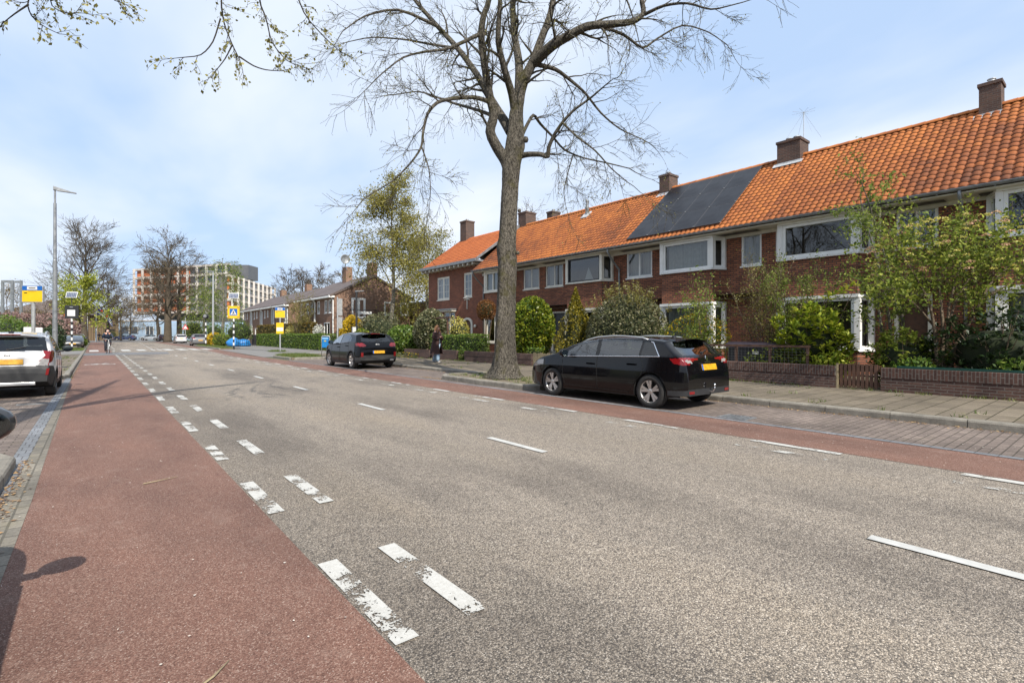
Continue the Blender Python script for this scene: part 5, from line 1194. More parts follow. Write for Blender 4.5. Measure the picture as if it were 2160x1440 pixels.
# the flowering tree at the right
b = Vector((14.75, 2.9, .15)); t = thing('flowering_tree', 'many stemmed flowering tree with yellow and salmon blossom clusters at the right', 'tree', b); g = Grow(131, droop=.0, rmin=.005, wob=.17, kids=(3, 5), sides=(6, 4, 3), lens=(.55, .85))
Zc = 11.55
for k, pl in enumerate(([(1978,778),(1972,700),(1962,640),(1930,580),(1890,520)], [(1985,778),(1990,700),(1985,640),(1975,560),(1965,480)], [(1993,778),(1998,720),(2000,650),(2020,580),(2040,500)], [(2002,780),(2008,745),(2012,735),(2030,705),(2060,655),(2085,600),(2130,560)], [(1990,770),(2002,690),(2012,640),(2060,560),(2100,500)], [(1972,690),(1930,640),(1890,615),(1860,590)], [(2070,630),(2110,610),(2160,585)])):
    dz = (-.3, .1, .35, -.1, .5, -.5, .1)[k]; n = len(pl)
    g.limb([at_depth(x, y, Zc + dz*i/n) for i, (x, y) in enumerate(pl)], (.045, .05, .045, .075, .04, .025, .03)[k], .014, 1, .16, .75, start=.45, sides=8)
g.mb.build('stems', M['shrub_bark'], t, smooth=True); rs = np.random.default_rng(131); P = pts_of(g, rs, 5, .12); 
P = np.concatenate([P, blob_pts((14.75, 2.55, 3.2), (1.1, 1.75, .9), 1700, rs, shell=.8, low=-.6)])
leaf_obj('foliage', P, .072, M['viburnum'], t, rs, aspect=.6)
def clusters(centres, mat, nm, rs, r=.055, per=26, size=.03):
    Q = np.repeat(np.asarray(centres), per, 0); o = rs.normal(0, 1, Q.shape); o /= np.linalg.norm(o, axis=1)[:, None]; o[:, 2] = np.abs(o[:, 2])*.6; leaf_obj(nm, Q + o*r, size, M[mat], t, rs, aspect=.9)
cc = blob_pts((14.7, 2.75, 3.15), (1.15, 1.5, .9), 240, rs, shell=.15, low=-.5); cc = cc[cc[:, 0] < 15.0]; clusters(cc[:85], 'blossom', 'yellow_blossom', rs)
cc = blob_pts((14.7, 2.3, 3.2), (1.2, 2.0, .95), 160, rs, shell=.1, low=-.5); cc = cc[cc[:, 0] < 15.0]; clusters(cc[:40], 'pinkblossom', 'salmon_blossom', rs, .07)
# left group
bush('ivy_bush', 'tall ivy clad bush behind the woman in the long coat', (15.2, 26.2, 1.6), (.9, 1.15, 1.35), 6500, .12, 'greybush', 141, .7, amp=.2)
bush('round_shrub', 'dense dark green shrub right of the black crossover', (15.2, 29.6, 1.05), (1.0, 1.5, 1.0), 4200, .14, 'hedge', 142, .6)
bush('yellow_shrub', 'yellow leaved shrub between the dark green shrub and the ivy bush', (16.6, 28.6, 1.6), (.8, 1.0, 1.1), 2600, .13, 'forsythia', 143, .6, shell=.5)
bush('yellow_shrub', 'pale yellow variegated shrub beside the arched front door', (16.4, 25.0, 1.35), (.6, .9, 1.0), 2200, .10, 'blossom', 144, .6, shell=.6, amp=.3)
bush('topiary', 'round rust brown clipped tree half hidden behind the trunk', (16.8, 22.9, 2.75), (.55, .6, .62), 3000, .07, 'rust', 145, .5, amp=.1)
bush('loose_shrub', 'loose grey green shrub before the gabled house, behind the black crossover', (17.6, 38.6, 1.55), (1.6, 2.6, 1.55), 6500, .14, 'greybush', 146, .5, shell=.5)
bush('forsythia', 'bright yellow forsythia beside the black lamp post', (16.4, 41.0, 1.5), (1.0, 1.1, 1.45), 4200, .14, 'forsythia', 147, .5)
bush('yellow_shrub', 'low yellow green shrub below the forsythia', (15.6, 37.2, 1.0), (.7, 1.3, .9), 2200, .13, 'laurel', 148, .5)
bush('flower_patch', 'yellow dandelions and weeds at the wall foot left of the woman', (13.75, 26.6, .2), (.3, 1.4, .22), 900, .06, 'grass', 149, .3, cores=False, extra=[('flowers', 'forsythia', 130, .055, 1.1)])
bush('weed_clump', 'small green weed clump in the gap between two garden walls', (14.1, 21.25, .45), (.15, .25, .4), 500, .06, 'hedge', 150, .5, cores=False)
p = at_depth(12, 690, 27); bush('conifer_hedge', 'dark green clipped conifer behind the white hatchback, at the left edge', (p.x, p.y, 1.1), (1.35, 2.0, 1.3), 5000, .13, 'hedge', 151, .35, amp=.08, cat='hedge')
p = at_depth(120, 690, 46); bush('conifer_hedge', 'dark square hedge end beside the left lamp post', (p.x-.3, p.y, 1.0), (.9, 1.4, 1.25), 2500, .16, 'darkleaf', 152, .4, cat='hedge')
for k, (x, Z, r) in enumerate(((40, 60, 3.2), (98, 64, 3.4), (118, 70, 2.4))):
    p = at_depth(x, 690, Z); bush('cherry_tree', ['dusty pink blossoming shrub behind the conifer at the left edge', 'dusty pink blossoming shrub behind the bus stop sign', 'dusty pink blossoming shrub behind the left lamp post'][k], (p.x, p.y, 2.0), (r, r, 2.1), 5000, .22, 'cherry', 153+k, .7, shell=.5, amp=.25)
for k, (x, y, Z, r, h, m, lb) in enumerate(((452, 716, 62, .9, .9, 'forsythia', 'yellow flowering shrub right of the far lamp post'), (470, 718, 60, 1.0, .8, 'fresh', 'low light green shrub right of the far lamp post'), (505, 705, 62, 1.6, 1.7, 'hedge', 'big green rounded bush left of the beech hedge'), (452, 700, 74, 1.2, 1.6, 'hedge', 'dark green bush behind the grey hatchback'), (448, 722, 66, .8, .7, 'plumleaf', 'dark plum coloured low shrub behind the beacon'), (408, 695, 98, 2.0, 2.3, 'fresh', 'fresh green bush behind the white car'), (228, 714, 128, 2.4, 1.3, 'olive', 'olive hedge bush left of the blue car'), (292, 714, 138, 2.8, 1.3, 'rust', 'russet hedge bush between the two far cars'), (172, 735, 58, .5, .7, 'fresh', 'small green shrub at the foot of the left crossing signal'))):
    p = at_depth(x, y, Z); bush('low_bush', lb, (p.x, p.y, h*.9), (r, r, h), 1500, .16, m, 160+k, .5)
p = at_depth(640, 700, 55); airy('bare_shrub', 'tall loose twiggy shrub in front of the low brick houses', (16.2, 53.5, .1), 12, 5.0, .35, 171, 'olive', .09, 3, L=1.1, r0=.03)
bush('flowering_shrub', 'white flowering magnolia above the green hedge', (16.0, 48.0, 1.75), (.5, 1.0, .65), 500, .12, 'white_flower', 172, .7, cores=False, shell=.8)
bush('flowering_shrub', 'cream blossoming shrub above the green hedge, left of the magnolia', (16.0, 56.5, 1.75), (.5, 1.0, .6), 500, .12, 'blossom', 173, .7, cores=False, shell=.8)
# hedges
def hedge(label, pts, h, w, n, size, mat, seed, name='hedge', z0=.1):
    """clipped hedge along a line of (X,Y)"""
    rs = np.random.default_rng(seed); t = thing(name, label, 'hedge', (pts[0][0], pts[0][1], z0)); P = []; cm = MB(); tot = sum(math.dist(a, b) for a, b in zip(pts, pts[1:]))
    for a, b in zip(pts, pts[1:]):
        L = math.dist(a, b); u = np.array([(b[0]-a[0])/L, (b[1]-a[1])/L, 0]); v = np.array([-u[1], u[0], 0]); m = int(n*L/tot)
        f = rs.random(m)*L; side = rs.integers(0, 3, m); s_ = np.where(side == 0, -w/2, np.where(side == 1, w/2, rs.uniform(-w/2, w/2, m))); z = np.where(side == 2, h, z0 + (h-z0)*rs.random(m))
        ends = rs.random(m) < .12; f = np.where(ends, np.where(rs.random(m) < .5, 0, L), f); s_ = np.where(ends, rs.uniform(-w/2, w/2, m), s_); z = np.where(ends, z0+(h-z0)*rs.random(m), z)
        wob = .05*np.sin(f*2.3) + .03*np.sin(f*5.1+z*4)
        P.append(np.array([a[0], a[1], 0]) + f[:, None]*u + (s_*(1+wob))[:, None]*v + np.stack([np.zeros(m), np.zeros(m), z+.03*np.sin(f*1.7)], 1) + rs.normal(0, .025, (m, 3)))
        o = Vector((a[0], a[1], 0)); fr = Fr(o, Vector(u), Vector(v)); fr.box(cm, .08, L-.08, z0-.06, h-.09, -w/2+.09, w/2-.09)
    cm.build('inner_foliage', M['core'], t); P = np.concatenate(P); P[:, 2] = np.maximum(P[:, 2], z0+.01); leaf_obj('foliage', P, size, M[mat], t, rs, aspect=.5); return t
hedge('clipped green hedge on the garden wall between the woman and the tree trunk', [(14.55, 20.0), (14.55, 24.6)], 1.38, .65, 9000, .075, 'hedge', 181)
hedge('long clipped green hedge along the low brick houses behind the litter bin', [(15.3, 44.6), (15.3, 66.5)], 1.45, .8, 12000, .13, 'hedge', 182)
hedge('green hedge along the side street before the gabled house', [(15.6, 44.5), (25.0, 44.5)], 1.42, .7, 7000, .12, 'hedge', 183)
hedge('tall brown beech hedge behind the green hedge', [(16.4, 50.5), (16.4, 71.5)], 2.55, .7, 9000, .16, 'beech', 184)
t = hedge('low clipped hedge behind the garden walls near the wooden panel', [(14.5, 15.9), (14.5, 16.7)], .8, .4, 700, .07, 'hedge', 185)
# ================================================================ cars (local: x right, y forward from the rear bumper, z up)
def carpaint(name, col, rough=.22, metal=0.0, coat=.8, dust=.35, spec=.5):
    m, nt, b = newmat(name); g = NG(nt); c = g.coord()
    f = g.noise(c, 3.0, 5); b.inputs['Base Color'].default_value = col + (1,)
    g.l(g.ramp(f, [(.3, rough*.8), (.7, rough*1.5)]), b.inputs['Roughness'])
    b.inputs['Specular IOR Level'].default_value = spec; b.inputs['Metallic'].default_value = metal; b.inputs['Coat Weight'].default_value = coat; b.inputs['Coat Roughness'].default_value = .03
    # road dust low on the body
    sx = g.n('ShaderNodeSeparateXYZ'); g.l(c, sx.inputs[0]); d = g.math('MULTIPLY', g.ramp(sx.outputs[2], [(.15, dust), (.6, 0)]), g.noise(c, 9, 5))
    g.l(g.mix(d, col, (.22,.19,.16)), b.inputs['Base Color']); M[name] = m
carpaint('black_paint', (.003,.003,.004), .08, 0, .22, .04, .3); carpaint('blueblack_paint', (.003,.003,.004), .08, 0, .12, .04, .22); carpaint('white_car_paint', (.50,.50,.505), .25); carpaint('grey_car_paint', (.16,.16,.165), .3, .4)
carpaint('dark_grey_paint', (.03,.032,.036), .25, .2); carpaint('silver_paint', (.42,.45,.48), .3, .4); carpaint('blue_car_paint', (.02,.035,.10), .25); carpaint('plum_paint', (.045,.02,.03), .3)
M['cladding'] = plain('grey_plastic_cladding', (.018,.0185,.02), .55, var=.15, vs=8); M['under'] = plain('underbody_black', (.008,.008,.008), .9, var=0)
M['gloss_black'] = plain('gloss_black_trim', (.004,.004,.004), .15, var=0); M['seat'] = plain('seat_cloth', (.03,.03,.032), .9, var=.2)
def inpoly(x, y, P):
    c = False; n = len(P); j = n-1
    for i in range(n):
        xi, yi = P[i]; xj, yj = P[j]
        if (yi > y) != (yj > y) and x < (xj-xi)*(y-yi)/(yj-yi)+xi: c = not c
        j = i
    return c
class Car:
    def __init__(s, P): 
        s.P = P; s.py = [p[0] for p in P['prof']]; s.pz = [p[1] for p in P['prof']]; s.L = P['L']; s.W = P['W']
        s.roof = max(s.pz)
    def top(s, y): return float(np.interp(y, s.py, s.pz))
    def belt(s, y): return float(np.interp(y, *zip(*s.P['belt'])))
    def plan(s, y):
        L = s.L; r = s.P.get('rp', (.55, .13)); f = s.P.get('fp', (.9, .24)); k = 1.0
        if y < r[0]: k -= r[1]*(1-y/r[0])**2.6
        if y > L-f[0]: k -= f[1]*((y-L+f[0])/f[0])**2.4
        return k
    def hw(s, y, z):
        b = s.belt(y); k = float(np.interp(z, [.12, .3, .52, .72, b], [.925, .975, 1.0, .992, .962]))
        if z > b: k = .962 - s.P.get('tumble', .20)*((z-b)/(s.roof-b))**1.08
        return s.W*s.plan(y)*k
    def bot(s, y): return float(np.interp(y, [0, .12, .6, s.L-.8, s.L-.1, s.L], [.36, .27, .20, .18, .22, .30]))
def make_car(name, label, P, body, loc, rz, step=.022, group=None, coarse=False, plate=True, clad=None, brand=None):
    c = Car(P); L, W = c.L, c.W; root = thing(name, label, 'car', (0, 0, 0), group)
    # stations by arc length of the profile
    fine = np.linspace(0, L, 1200); zt = np.array([c.top(y) for y in fine]); s_ = np.concatenate([[0], np.cumsum(np.hypot(np.diff(fine), np.diff(zt)))])
    ns = int(s_[-1]/step); ys = np.interp(np.linspace(0, s_[-1], ns), s_, fine); J1 = max(14, int(1.15/step)); J2 = max(8, int(.75/step)); J0 = 4
    G = np.zeros((ns, J0+J1+J2+1, 3)); wr = P['wr']+.045; wheels = P['wheels']
    for i, y in enumerate(ys):
        t = c.top(y); b = c.bot(y); rc = float(np.interp(t, [.5, .9, 1.2, 1.5], [.06, .07, .08, .12])); rc = min(rc, (t-b)*.4); ze = t-rc
        xb = c.hw(y, b)
        for j in range(J0): G[i, j] = (xb*.96*j/J0, y, b-.0)
        for j in range(J1+1):
            z = b + (ze-b)*j/J1; x = c.hw(y, z)
            if j == 0: x *= .975
            G[i, J0+j] = (x, y, z)
        xe = c.hw(y, ze)
        for j in range(1, J2+1):
            ph = math.pi/2*j/J2; cx, sx = math.cos(ph), math.sin(ph)
            G[i, J0+J1+j] = (xe*max(0, cx)**.62, y, ze+rc*sx**.75)
    # snap the vertices near the arches onto the arch circle
    for yw in wheels:
        d = np.hypot(G[:, J0:J0+J1+1, 1]-yw, G[:, J0:J0+J1+1, 2]-P['wr']); near = np.abs(d-wr) < step*.75
        for i, j in zip(*np.nonzero(near)):
            v = G[i, J0+j]; dy, dz = v[1]-yw, v[2]-P['wr']; q = wr/(math.hypot(dy, dz)+1e-9); v[1] = yw+dy*q; v[2] = P['wr']+dz*q
    Jn = G.shape[1]; N = np.zeros_like(G)
    du = np.gradient(G, axis=0); dv = np.gradient(G, axis=1); N = np.cross(dv, du); N[:, -1, 0] = 0
    ln = np.linalg.norm(N, axis=2, keepdims=True); N = N/np.maximum(ln, 1e-9)
    # make sure they look outwards
    ctr = np.array([0, L/2, .7]); flip = np.sum(N*(G-ctr), axis=2) < 0
    if flip.mean() > .5: N = -N
    labels = {}
    for i in range(ns-1):
        for j in range(Jn-1):
            m = (G[i, j]+G[i+1, j]+G[i, j+1]+G[i+1, j+1])/4; x, y, z = m; side = J0 <= j < J0+J1; top = j >= J0+J1
            cut = False
            for yw in wheels:
                if side and math.hypot(y-yw, z-P['wr']) < wr-step*.2: cut = True
                if j < J0 and abs(y-yw) < wr and x > W*.5: cut = True
            if cut: continue
            lab = 'body'
            nz = N[i, j]
            if j < J0: lab = 'under'
            else:
                rear = abs(nz[1]) > .45 and y < .75 and (top or abs(nz[1]) > abs(nz[0])); front = abs(nz[1]) > .3 and y > L-1.0
                hit = False
                for k, pl in enumerate(P['wins']):
                    if (side or top) and not rear and z > .8 and inpoly(y, z, pl) and abs(nz[0]) > .4: lab = f'window{k}'; hit = True; break
                if not hit and inpoly(y, z, P['pillar']) and abs(nz[0]) > .4: lab = 'pillar'; hit = True
                if not hit and y < .9:
                    for nm in ('tail2', 'tail'):
                        if nm in P and ((rear and inpoly(x, z, P[nm][0])) or (not rear and inpoly(y, z, P[nm][1]))): lab = nm; hit = True; break
                    if not hit and top and y < 1.0 and P['rg'][0] < z < P['rg'][1] and x < np.interp(z, P['rg'][:2], P['rg'][2:]): lab = 'rear_window'; hit = True
                if not hit and y > L-1.0 and inpoly(y, z, P['head']) and side: lab = 'headlight'; hit = True
                if not hit and top and P['ws'][0] < y < P['ws'][1] and x < c.hw(y, z)-.035 and x < W*.80: lab = 'windscreen'; hit = True
                if not hit and side:
                    cl = P.get('clad')
                    if cl and (z < float(np.interp(y, *zip(*cl))) or any(math.hypot(y-yw, z-P['wr']) < wr+.055 for yw in wheels)): lab = 'cladding'; hit = True
                    elif not rear:
                        for k, pl in enumerate(P['doors']):
                            if inpoly(y, z, pl): lab = f'door{k}'; break
                elif not hit and P.get('clad') and rear and z < float(np.interp(0, *zip(*P['clad']))): lab = 'cladding'
            labels.setdefault(lab, []).append((i, j))
    mats = {'body': body, 'under': 'under', 'pillar': 'gloss_black', 'tail': 'redlamp', 'tail2': 'clearlamp', 'headlight': 'clearlamp', 'rear_window': 'privacy', 'windscreen': 'carglass', 'cladding': 'cladding'}
    names = {'tail': 'tail_light', 'tail2': 'reverse_light', 'cladding': 'lower_cladding', 'pillar': 'pillar_trim', 'under': 'underbody'}
    objs = {}
    def emit(nm, mat, faces, sides, parent):
        idx = {}; V = []; NN = []; F_ = []
        for sgn in sides:
            for (i, j) in faces:
                q = []
                for a, b in ((i, j), (i+1, j), (i+1, j+1), (i, j+1)):
                    key = (a, b, sgn)
                    if key not in idx:
                        idx[key] = len(V); v = G[a, b]; n = N[a, b]; V.append((v[0]*sgn, v[1], v[2])); NN.append((n[0]*sgn, n[1], n[2]))
                    q.append(idx[key])
                if len(set(q)) < 4: continue
                F_.append(tuple(q) if sgn > 0 else tuple(reversed(q)))
        if nm == ('lower_cladding' if 'clad' in P else 'body'):
            for i0 in (0, ns-1):   # end caps
                for j in range(Jn-1):
                    b = len(V)
                    for a, sgn in ((j, 1), (j+1, 1), (j+1, -1), (j, -1)): v = G[i0, a]; V.append((v[0]*sgn, v[1], v[2])); NN.append((0, -1 if i0 == 0 else 1, 0))
                    F_.append((b, b+1, b+2, b+3) if i0 == 0 else (b+3, b+2, b+1, b))
        me = bpy.data.meshes.new(nm); me.from_pydata(V, [], F_); me.materials.append(M[mat]); me.polygons.foreach_set('use_smooth', [True]*len(F_))
        me.update(); me.normals_split_custom_set_from_vertices(NN)
        o = bpy.data.objects.new(nm, me); C.objects.link(o); o.parent = parent; return o
    bodyo = emit('body', body, labels.pop('body'), (1, -1), root)
    for lab, fs in sorted(labels.items()):
        if lab.startswith('door'):
            for sgn in (1, -1):
                o = emit('door', body, fs, (sgn,), root); objs[(lab, sgn)] = o
    for lab, fs in sorted(labels.items()):
        if lab.startswith('window'):
            for sgn in (1, -1): emit('side_window', P.get('wmat', ['carglass', 'privacy', 'privacy'])[int(lab[6:])], fs, (sgn,), root)
        elif lab in ('tail', 'tail2', 'headlight'):
            for sgn in (1, -1): emit(names.get(lab, lab), mats[lab], fs, (sgn,), root)
        elif not lab.startswith('door'): [emit(names.get(lab, lab), mats[lab], fs, sg, root) for sg in (((1,), (-1,)) if lab == 'pillar' else ((1, -1),))]
    surf = lambda y, z, o=.003: c.hw(y, z)+o
    def stripe(nm, pts, r, mat, parent, both=True, n=5, off=.0):
        mb = MB()
        for sgn in ((1, -1) if both else (1,)):
            q = []
            for (a, b) in zip(pts, pts[1:]):
                for f in np.linspace(0, 1, 8)[:-1]: q.append((a[0]+(b[0]-a[0])*f, a[1]+(b[1]-a[1])*f))
            q.append(pts[-1]); mb.tube([(sgn*(surf(y, z)+off), y, z) for y, z in q], r, n)
        return mb.build(nm, M[mat], parent, smooth=True, local=True)
    # panel gaps
    if not coarse:
        for pl in P['doors']: stripe('panel_gap', [*pl, pl[0]], .0035, 'under', bodyo, off=-.0022)
    stripe('window_trim', P['trim'], .011, P.get('trimmat', 'chrome'), bodyo)
    # wheels
    for yw in wheels:
        for sgn in (1, -1):
            x0 = sgn*(W*.985); r = P['wr']; dirn = -sgn; w = MB(); wd = .205
            prof = [(r*.66, .01), (r*.80, 0), (r*.94, .012), (r*.985, .03), (r, .055), (r, wd-.055), (r*.985, wd-.03), (r*.94, wd-.01), (r*.66, wd)]
            tyre_pts = [(a, b*dirn) for a, b in prof]; w.lathe(tyre_pts, 32 if not coarse else 16, 'x', (x0, yw, r), close=True)
            wh = MB(); wh.lathe([(r*.70, .012*dirn), (r*.66, .012*dirn), (r*.64, .03*dirn), (r*.60, .08*dirn), (r*.60, wd*dirn)], 32 if not coarse else 16, 'x', (x0, yw, r))
            hub = bpy.data.objects.new('wheel', None)
            wo = w.build('wheel', M['rubber'], root, smooth=True, local=True)
            ro = wh.build('rim', M['alloy'], wo, smooth=True, local=True)
            bk = MB(); bk.lathe([(0, .10*dirn), (r*.63, .10*dirn)], 24, 'x', (x0, yw, r)); bk.build('brake', M['under'], wo, local=True)  # plain dark disc, put in for the shade behind the spokes
            sp = MB(); n = P.get('spokes', 5)
            for k in range(n):
                for e in ((-.16, .16) if P.get('twin', True) else (0,)):
                    a0 = 2*math.pi*k/n + .2; a1 = a0 + e*1.15; wd0, wd1 = r*.055, r*.085
                    def pt(rr, a, ww, xx): return (x0+xx*dirn, yw+rr*math.cos(a)-ww*math.sin(a), r+rr*math.sin(a)+ww*math.cos(a))
                    a_ = a0+e*.5; q = [pt(r*.10, a_, -wd0, .03), pt(r*.655, a1, -wd1, .018), pt(r*.655, a1, wd1, .018), pt(r*.10, a_, wd0, .03)]
                    sp.prism(q, (.03*dirn, 0, 0))
            sp.lathe([(0, .022*dirn), (r*.10, .022*dirn), (r*.17, .035*dirn), (r*.18, .08*dirn)], 16, 'x', (x0, yw, r)); sp.build('spokes', M['alloy'], wo, local=True)
            wl = MB(); n = 24
            for k in range(n):
                a, b = math.pi*k/n-.25, math.pi*(k+1)/n-.25
                if k == n-1: b = math.pi+.25
                f = lambda an, xx: (xx*sgn, yw+(wr+.002)*math.cos(an), r+(wr+.002)*math.sin(an))
                wl.add([f(a, W*.97*c.plan(yw)), f(b, W*.97*c.plan(yw)), f(b, W*.45), f(a, W*.45)], [(0,1,2,3)])
            wl.add([(W*.46*sgn, yw-wr, .2), (W*.46*sgn, yw+wr, .2), (W*.46*sgn, yw+wr, r+wr), (W*.46*sgn, yw-wr, r+wr)], [(0,1,2,3)])
            wl.build('wheel_well', M['under'], bodyo, local=True)
    # interior: floor block, seats, steering wheel, dashboard
    it = MB(); zi = c.belt(L*.5)-.22; it.bbox((-W*.84, .55, .3), (W*.84, L-1.35, zi), .03); it.bbox((-W*.8, L-1.6, zi-.1), (W*.8, L-1.2, c.belt(L-1.4)-.04), .05)
    if not coarse or True:
        for yy, zz in ((P['seats'][0], 0), (P['seats'][1], 0)):
            for sgn in (-1, 1): it.bbox((sgn*.37-.24, yy-.1, zi), (sgn*.37+.24, yy+.06, zi+.36), .05); it.bbox((sgn*.37-.13, yy-.1, zi+.39), (sgn*.37+.13, yy-.01, zi+.57), .04)
        it.lathe([(.17, -.015), (.19, 0), (.17, .015)], 18, 'y', (-.36, L-1.75, zi+.2), close=True)
    it.build('interior', M['seat'], root, local=True)
    # mirrors and handles
    ym, zm = P['mirror']
    for sgn in (1, -1):
        mo = MB(); x = c.hw(ym, zm); mo.bbox((sgn*(x-.02), ym-.05, zm-.0), (sgn*(x+.08), ym+.03, zm+.05), .012)
        bm = bmesh.new(); bmesh.ops.create_uvsphere(bm, u_segments=14, v_segments=10, radius=1); bm.verts.index_update()
        mo.add([(sgn*(x+.155)+v.co.x*.115, ym+(v.co.y*.10 if v.co.y > 0 else max(v.co.y*.10, -.045)), zm+.085+v.co.z*.082) for v in bm.verts], [[v.index for v in f.verts] for f in bm.faces]); bm.free()
        o = mo.build('wing_mirror', M[P.get('mirmat', body)], root, smooth=True, local=True)
        gl = MB(); gl.lathe([(0, 0), (1, 0)], 18, 'y'); gl.v = [(sgn*(x+.155)+p[0]*.098, ym-.052, zm+.085+p[2]*.066) for p in gl.v]; gl.build('mirror_glass', M['mirrorglass'], o, local=True)
    for k, (yh, zh) in enumerate(P['handles']):
        for sgn in (1, -1):
            h = MB(); x = surf(yh, zh); h.bbox((sgn*(x-.005), yh-.10, zh-.016), (sgn*(x+.028), yh+.10, zh+.016), .010); h.build('handle', M[P.get('hmat', 'satin')], objs.get((f'door{k}', sgn), root), smooth=False, local=True)
    # number plates, emblem, wiper, third brake light, aerial
    def rear_at(z, x=0, off=.004):
        ylo = [y for y in ys if c.top(y) >= z+.0]; return (min(ylo) if ylo else 0)-off
    pz, pw, ph = P['plate']
    if plate:
        p = MB(); a, b = rear_at(pz-ph/2, 0, .03), rear_at(pz+ph/2, 0, .022); p.prism([(-pw/2, a, pz-ph/2), (pw/2, a, pz-ph/2), (pw/2, b, pz+ph/2), (-pw/2, b, pz+ph/2)], (0, .012, 0)); po = p.build('number_plate', M['plate'], root, local=True)
        p = MB(); p.prism([(-pw/2, a-.002, pz-ph/2), (-pw/2+.045, a-.002, pz-ph/2), (-pw/2+.045, b-.002, pz+ph/2), (-pw/2, b-.002, pz+ph/2)], (0, .0015, 0)); p.build('blue_band', M['blue'], po, local=True)
        p = MB(); p.bbox((-pw/2, L-.005, .40), (pw/2, L+.015, .51), .003); p.build('number_plate', M['plate'], root, local=True)
    gr = MB(); gr.bbox((-W*.5, L-.03, .26), (W*.5, L+.006, .38), .01); gr.build('grille', M['under'], root, local=True)
    if not coarse:
        w = MB(); z0 = P['rg'][0]+.03; z1 = z0+.06; w.tube([(0, rear_at(z0, 0, .02), z0), (.30, rear_at(z1, 0, .02), z1)], .009, 5); w.lathe([(0, -.03), (.025, -.03), (.025, .02)], 10, 'y', (0, rear_at(z0), z0)); w.build('rear_wiper', M['black'], root, local=True)
        zt_ = c.top(.8); a = MB(); a.lathe([(.05, -.01), (.045, .03), (.02, .045), (0, .05)], 12, 'z', (0, .78, zt_-.005)); a.tube([(0, .79, zt_+.03), (0, .70, zt_+.11)], .006, 5); a.build('aerial', M['black'], root, local=True)
    for f in P.get('extra', []): f(root, c, bodyo, rear_at, surf)
    root.location = loc; root.rotation_euler = (0, 0, rz)
    return root
M['mirrorglass'] = plain('mirror_glass', (.14,.17,.175), .03, metal=1, var=0)
M['greytrim'] = plain('grey_bumper_trim', (.03,.03,.03), .5, var=.1); M['satin'] = plain('satin_silver', (.5,.5,.5), .35, metal=.7, var=.05)
def rails(y0, y1, dz=.05, mat='satin'):
    def f(root, c, bodyo, rear_at, surf):
        for sgn in (1, -1):
            mb = MB(); pts = []
            for k in range(13):
                y = y0+(y1-y0)*k/12; x = c.hw(y, c.top(y)-.1)*.90; e = math.sin(math.pi*k/12)**.35; pts.append((sgn*x, y, c.top(y)-.055+dz*1.15*e))
            mb.tube(pts, .018, 8); mb.build('roof_rail', M[mat], root, smooth=True, local=True)
    return f
def spoiler(y0, y1, z, w, mat, brake=True):
    def f(root, c, bodyo, rear_at, surf):
        mb = MB(); n = 12; vs = []
        for k in range(n+1):
            x = -w + 2*w*k/n; e = 1-.10*(x/w)**2; ya = y0 + .05*(x/w)**2; zz = z - .045*(x/w)**2*1.2
            vs += [(x*e, ya, zz-.006), (x*e, ya, zz+.012), (x*e*.96, y1, zz+.030), (x*e*.96, y1, zz-.03)]
        mb.add(vs, [(4*k+a, 4*k+(a+1) % 4, 4*k+4+(a+1) % 4, 4*k+4+a) for k in range(n) for a in range(4)] + [(0,1,2,3), (4*n+3,4*n+2,4*n+1,4*n)]); o = mb.build('spoiler', M[mat], root, local=True)
        if brake: b = MB(); b.bbox((-.2, y0-.006, z-.006), (.2, y0+.02, z+.014), .003); b.build('brake_light', M['redlamp'], o, local=True)
    return f
def emblem(kind, z, r):
    def f(root, c, bodyo, rear_at, surf):
        y = rear_at(z, 0, .012); mb = MB()
        if kind == 'diamond':
            for s_, off in ((1, 0), ):
                o = [(0, 1.35), (.85, 0), (0, -1.35), (-.85, 0)]; i = [(0, .62), (.36, 0), (0, -.62), (-.36, 0)]
                for k in range(4):
                    a, b, d, e = o[k], o[(k+1) % 4], i[(k+1) % 4], i[k]; mb.prism([(p[0]*r, y-p[1]*r*-.35, z+p[1]*r) for p in (a, b, d, e)], (0, .012, 0))
        elif kind == 'ring':
            mb.lathe([(r*.82, -.006), (r, 0), (r*.82, .008)], 24, 'y', (0, y, z), close=True)
            mb.prism([(-r*1.5, y-.004, z+.0), (-r*.1, y-.004, z+r*.22), (r*1.5, y-.004, z+.0), (r*.1, y-.004, z-r*.22)], (0, .008, 0))
        else:
            mb.lathe([(0, -.004), (r*.8, -.004), (r, .002)], 24, 'y', (0, 0, 0)); mb.v = [(p[0]*1.9, y+p[1], z+p[2]*.75) for p in mb.v]
        mb.build('emblem', M['chrome' if kind != 'oval' else 'satin'], root, local=True)
    return f
def badge(txt, z, size, sp=0):
    def f(root, c, bodyo, rear_at, surf):
        y = rear_at(z, 0, .006); tilt = math.atan2(rear_at(z+.02)-rear_at(z-.02), .04)
        text_obj('lettering', txt, size, Matrix.Translation((0, y, z)) @ Matrix.Rotation(R(90)-tilt, 4, 'X'), M['chrome'], root, .003)
    return f
def box_part(nm, a, b, mat, r=.01):
    def f(root, c, bodyo, rear_at, surf): mb = MB(); mb.bbox(a, b, r); mb.build(nm, M[mat], root, local=True)
    return f
def towbar(root, c, bodyo, rear_at, surf):
    mb = MB(); mb.tube([(0, .25, .36), (0, .05, .33), (0, -.07, .34), (0, -.10, .40), (0, -.10, .43)], .016, 8); mb.lathe([(0, -.03), (.02, -.025), (.028, 0), (.02, .02), (0, .026)], 12, 'z', (0, -.10, .465)); mb.build('tow_bar', M['chrome'], root, smooth=True, local=True)
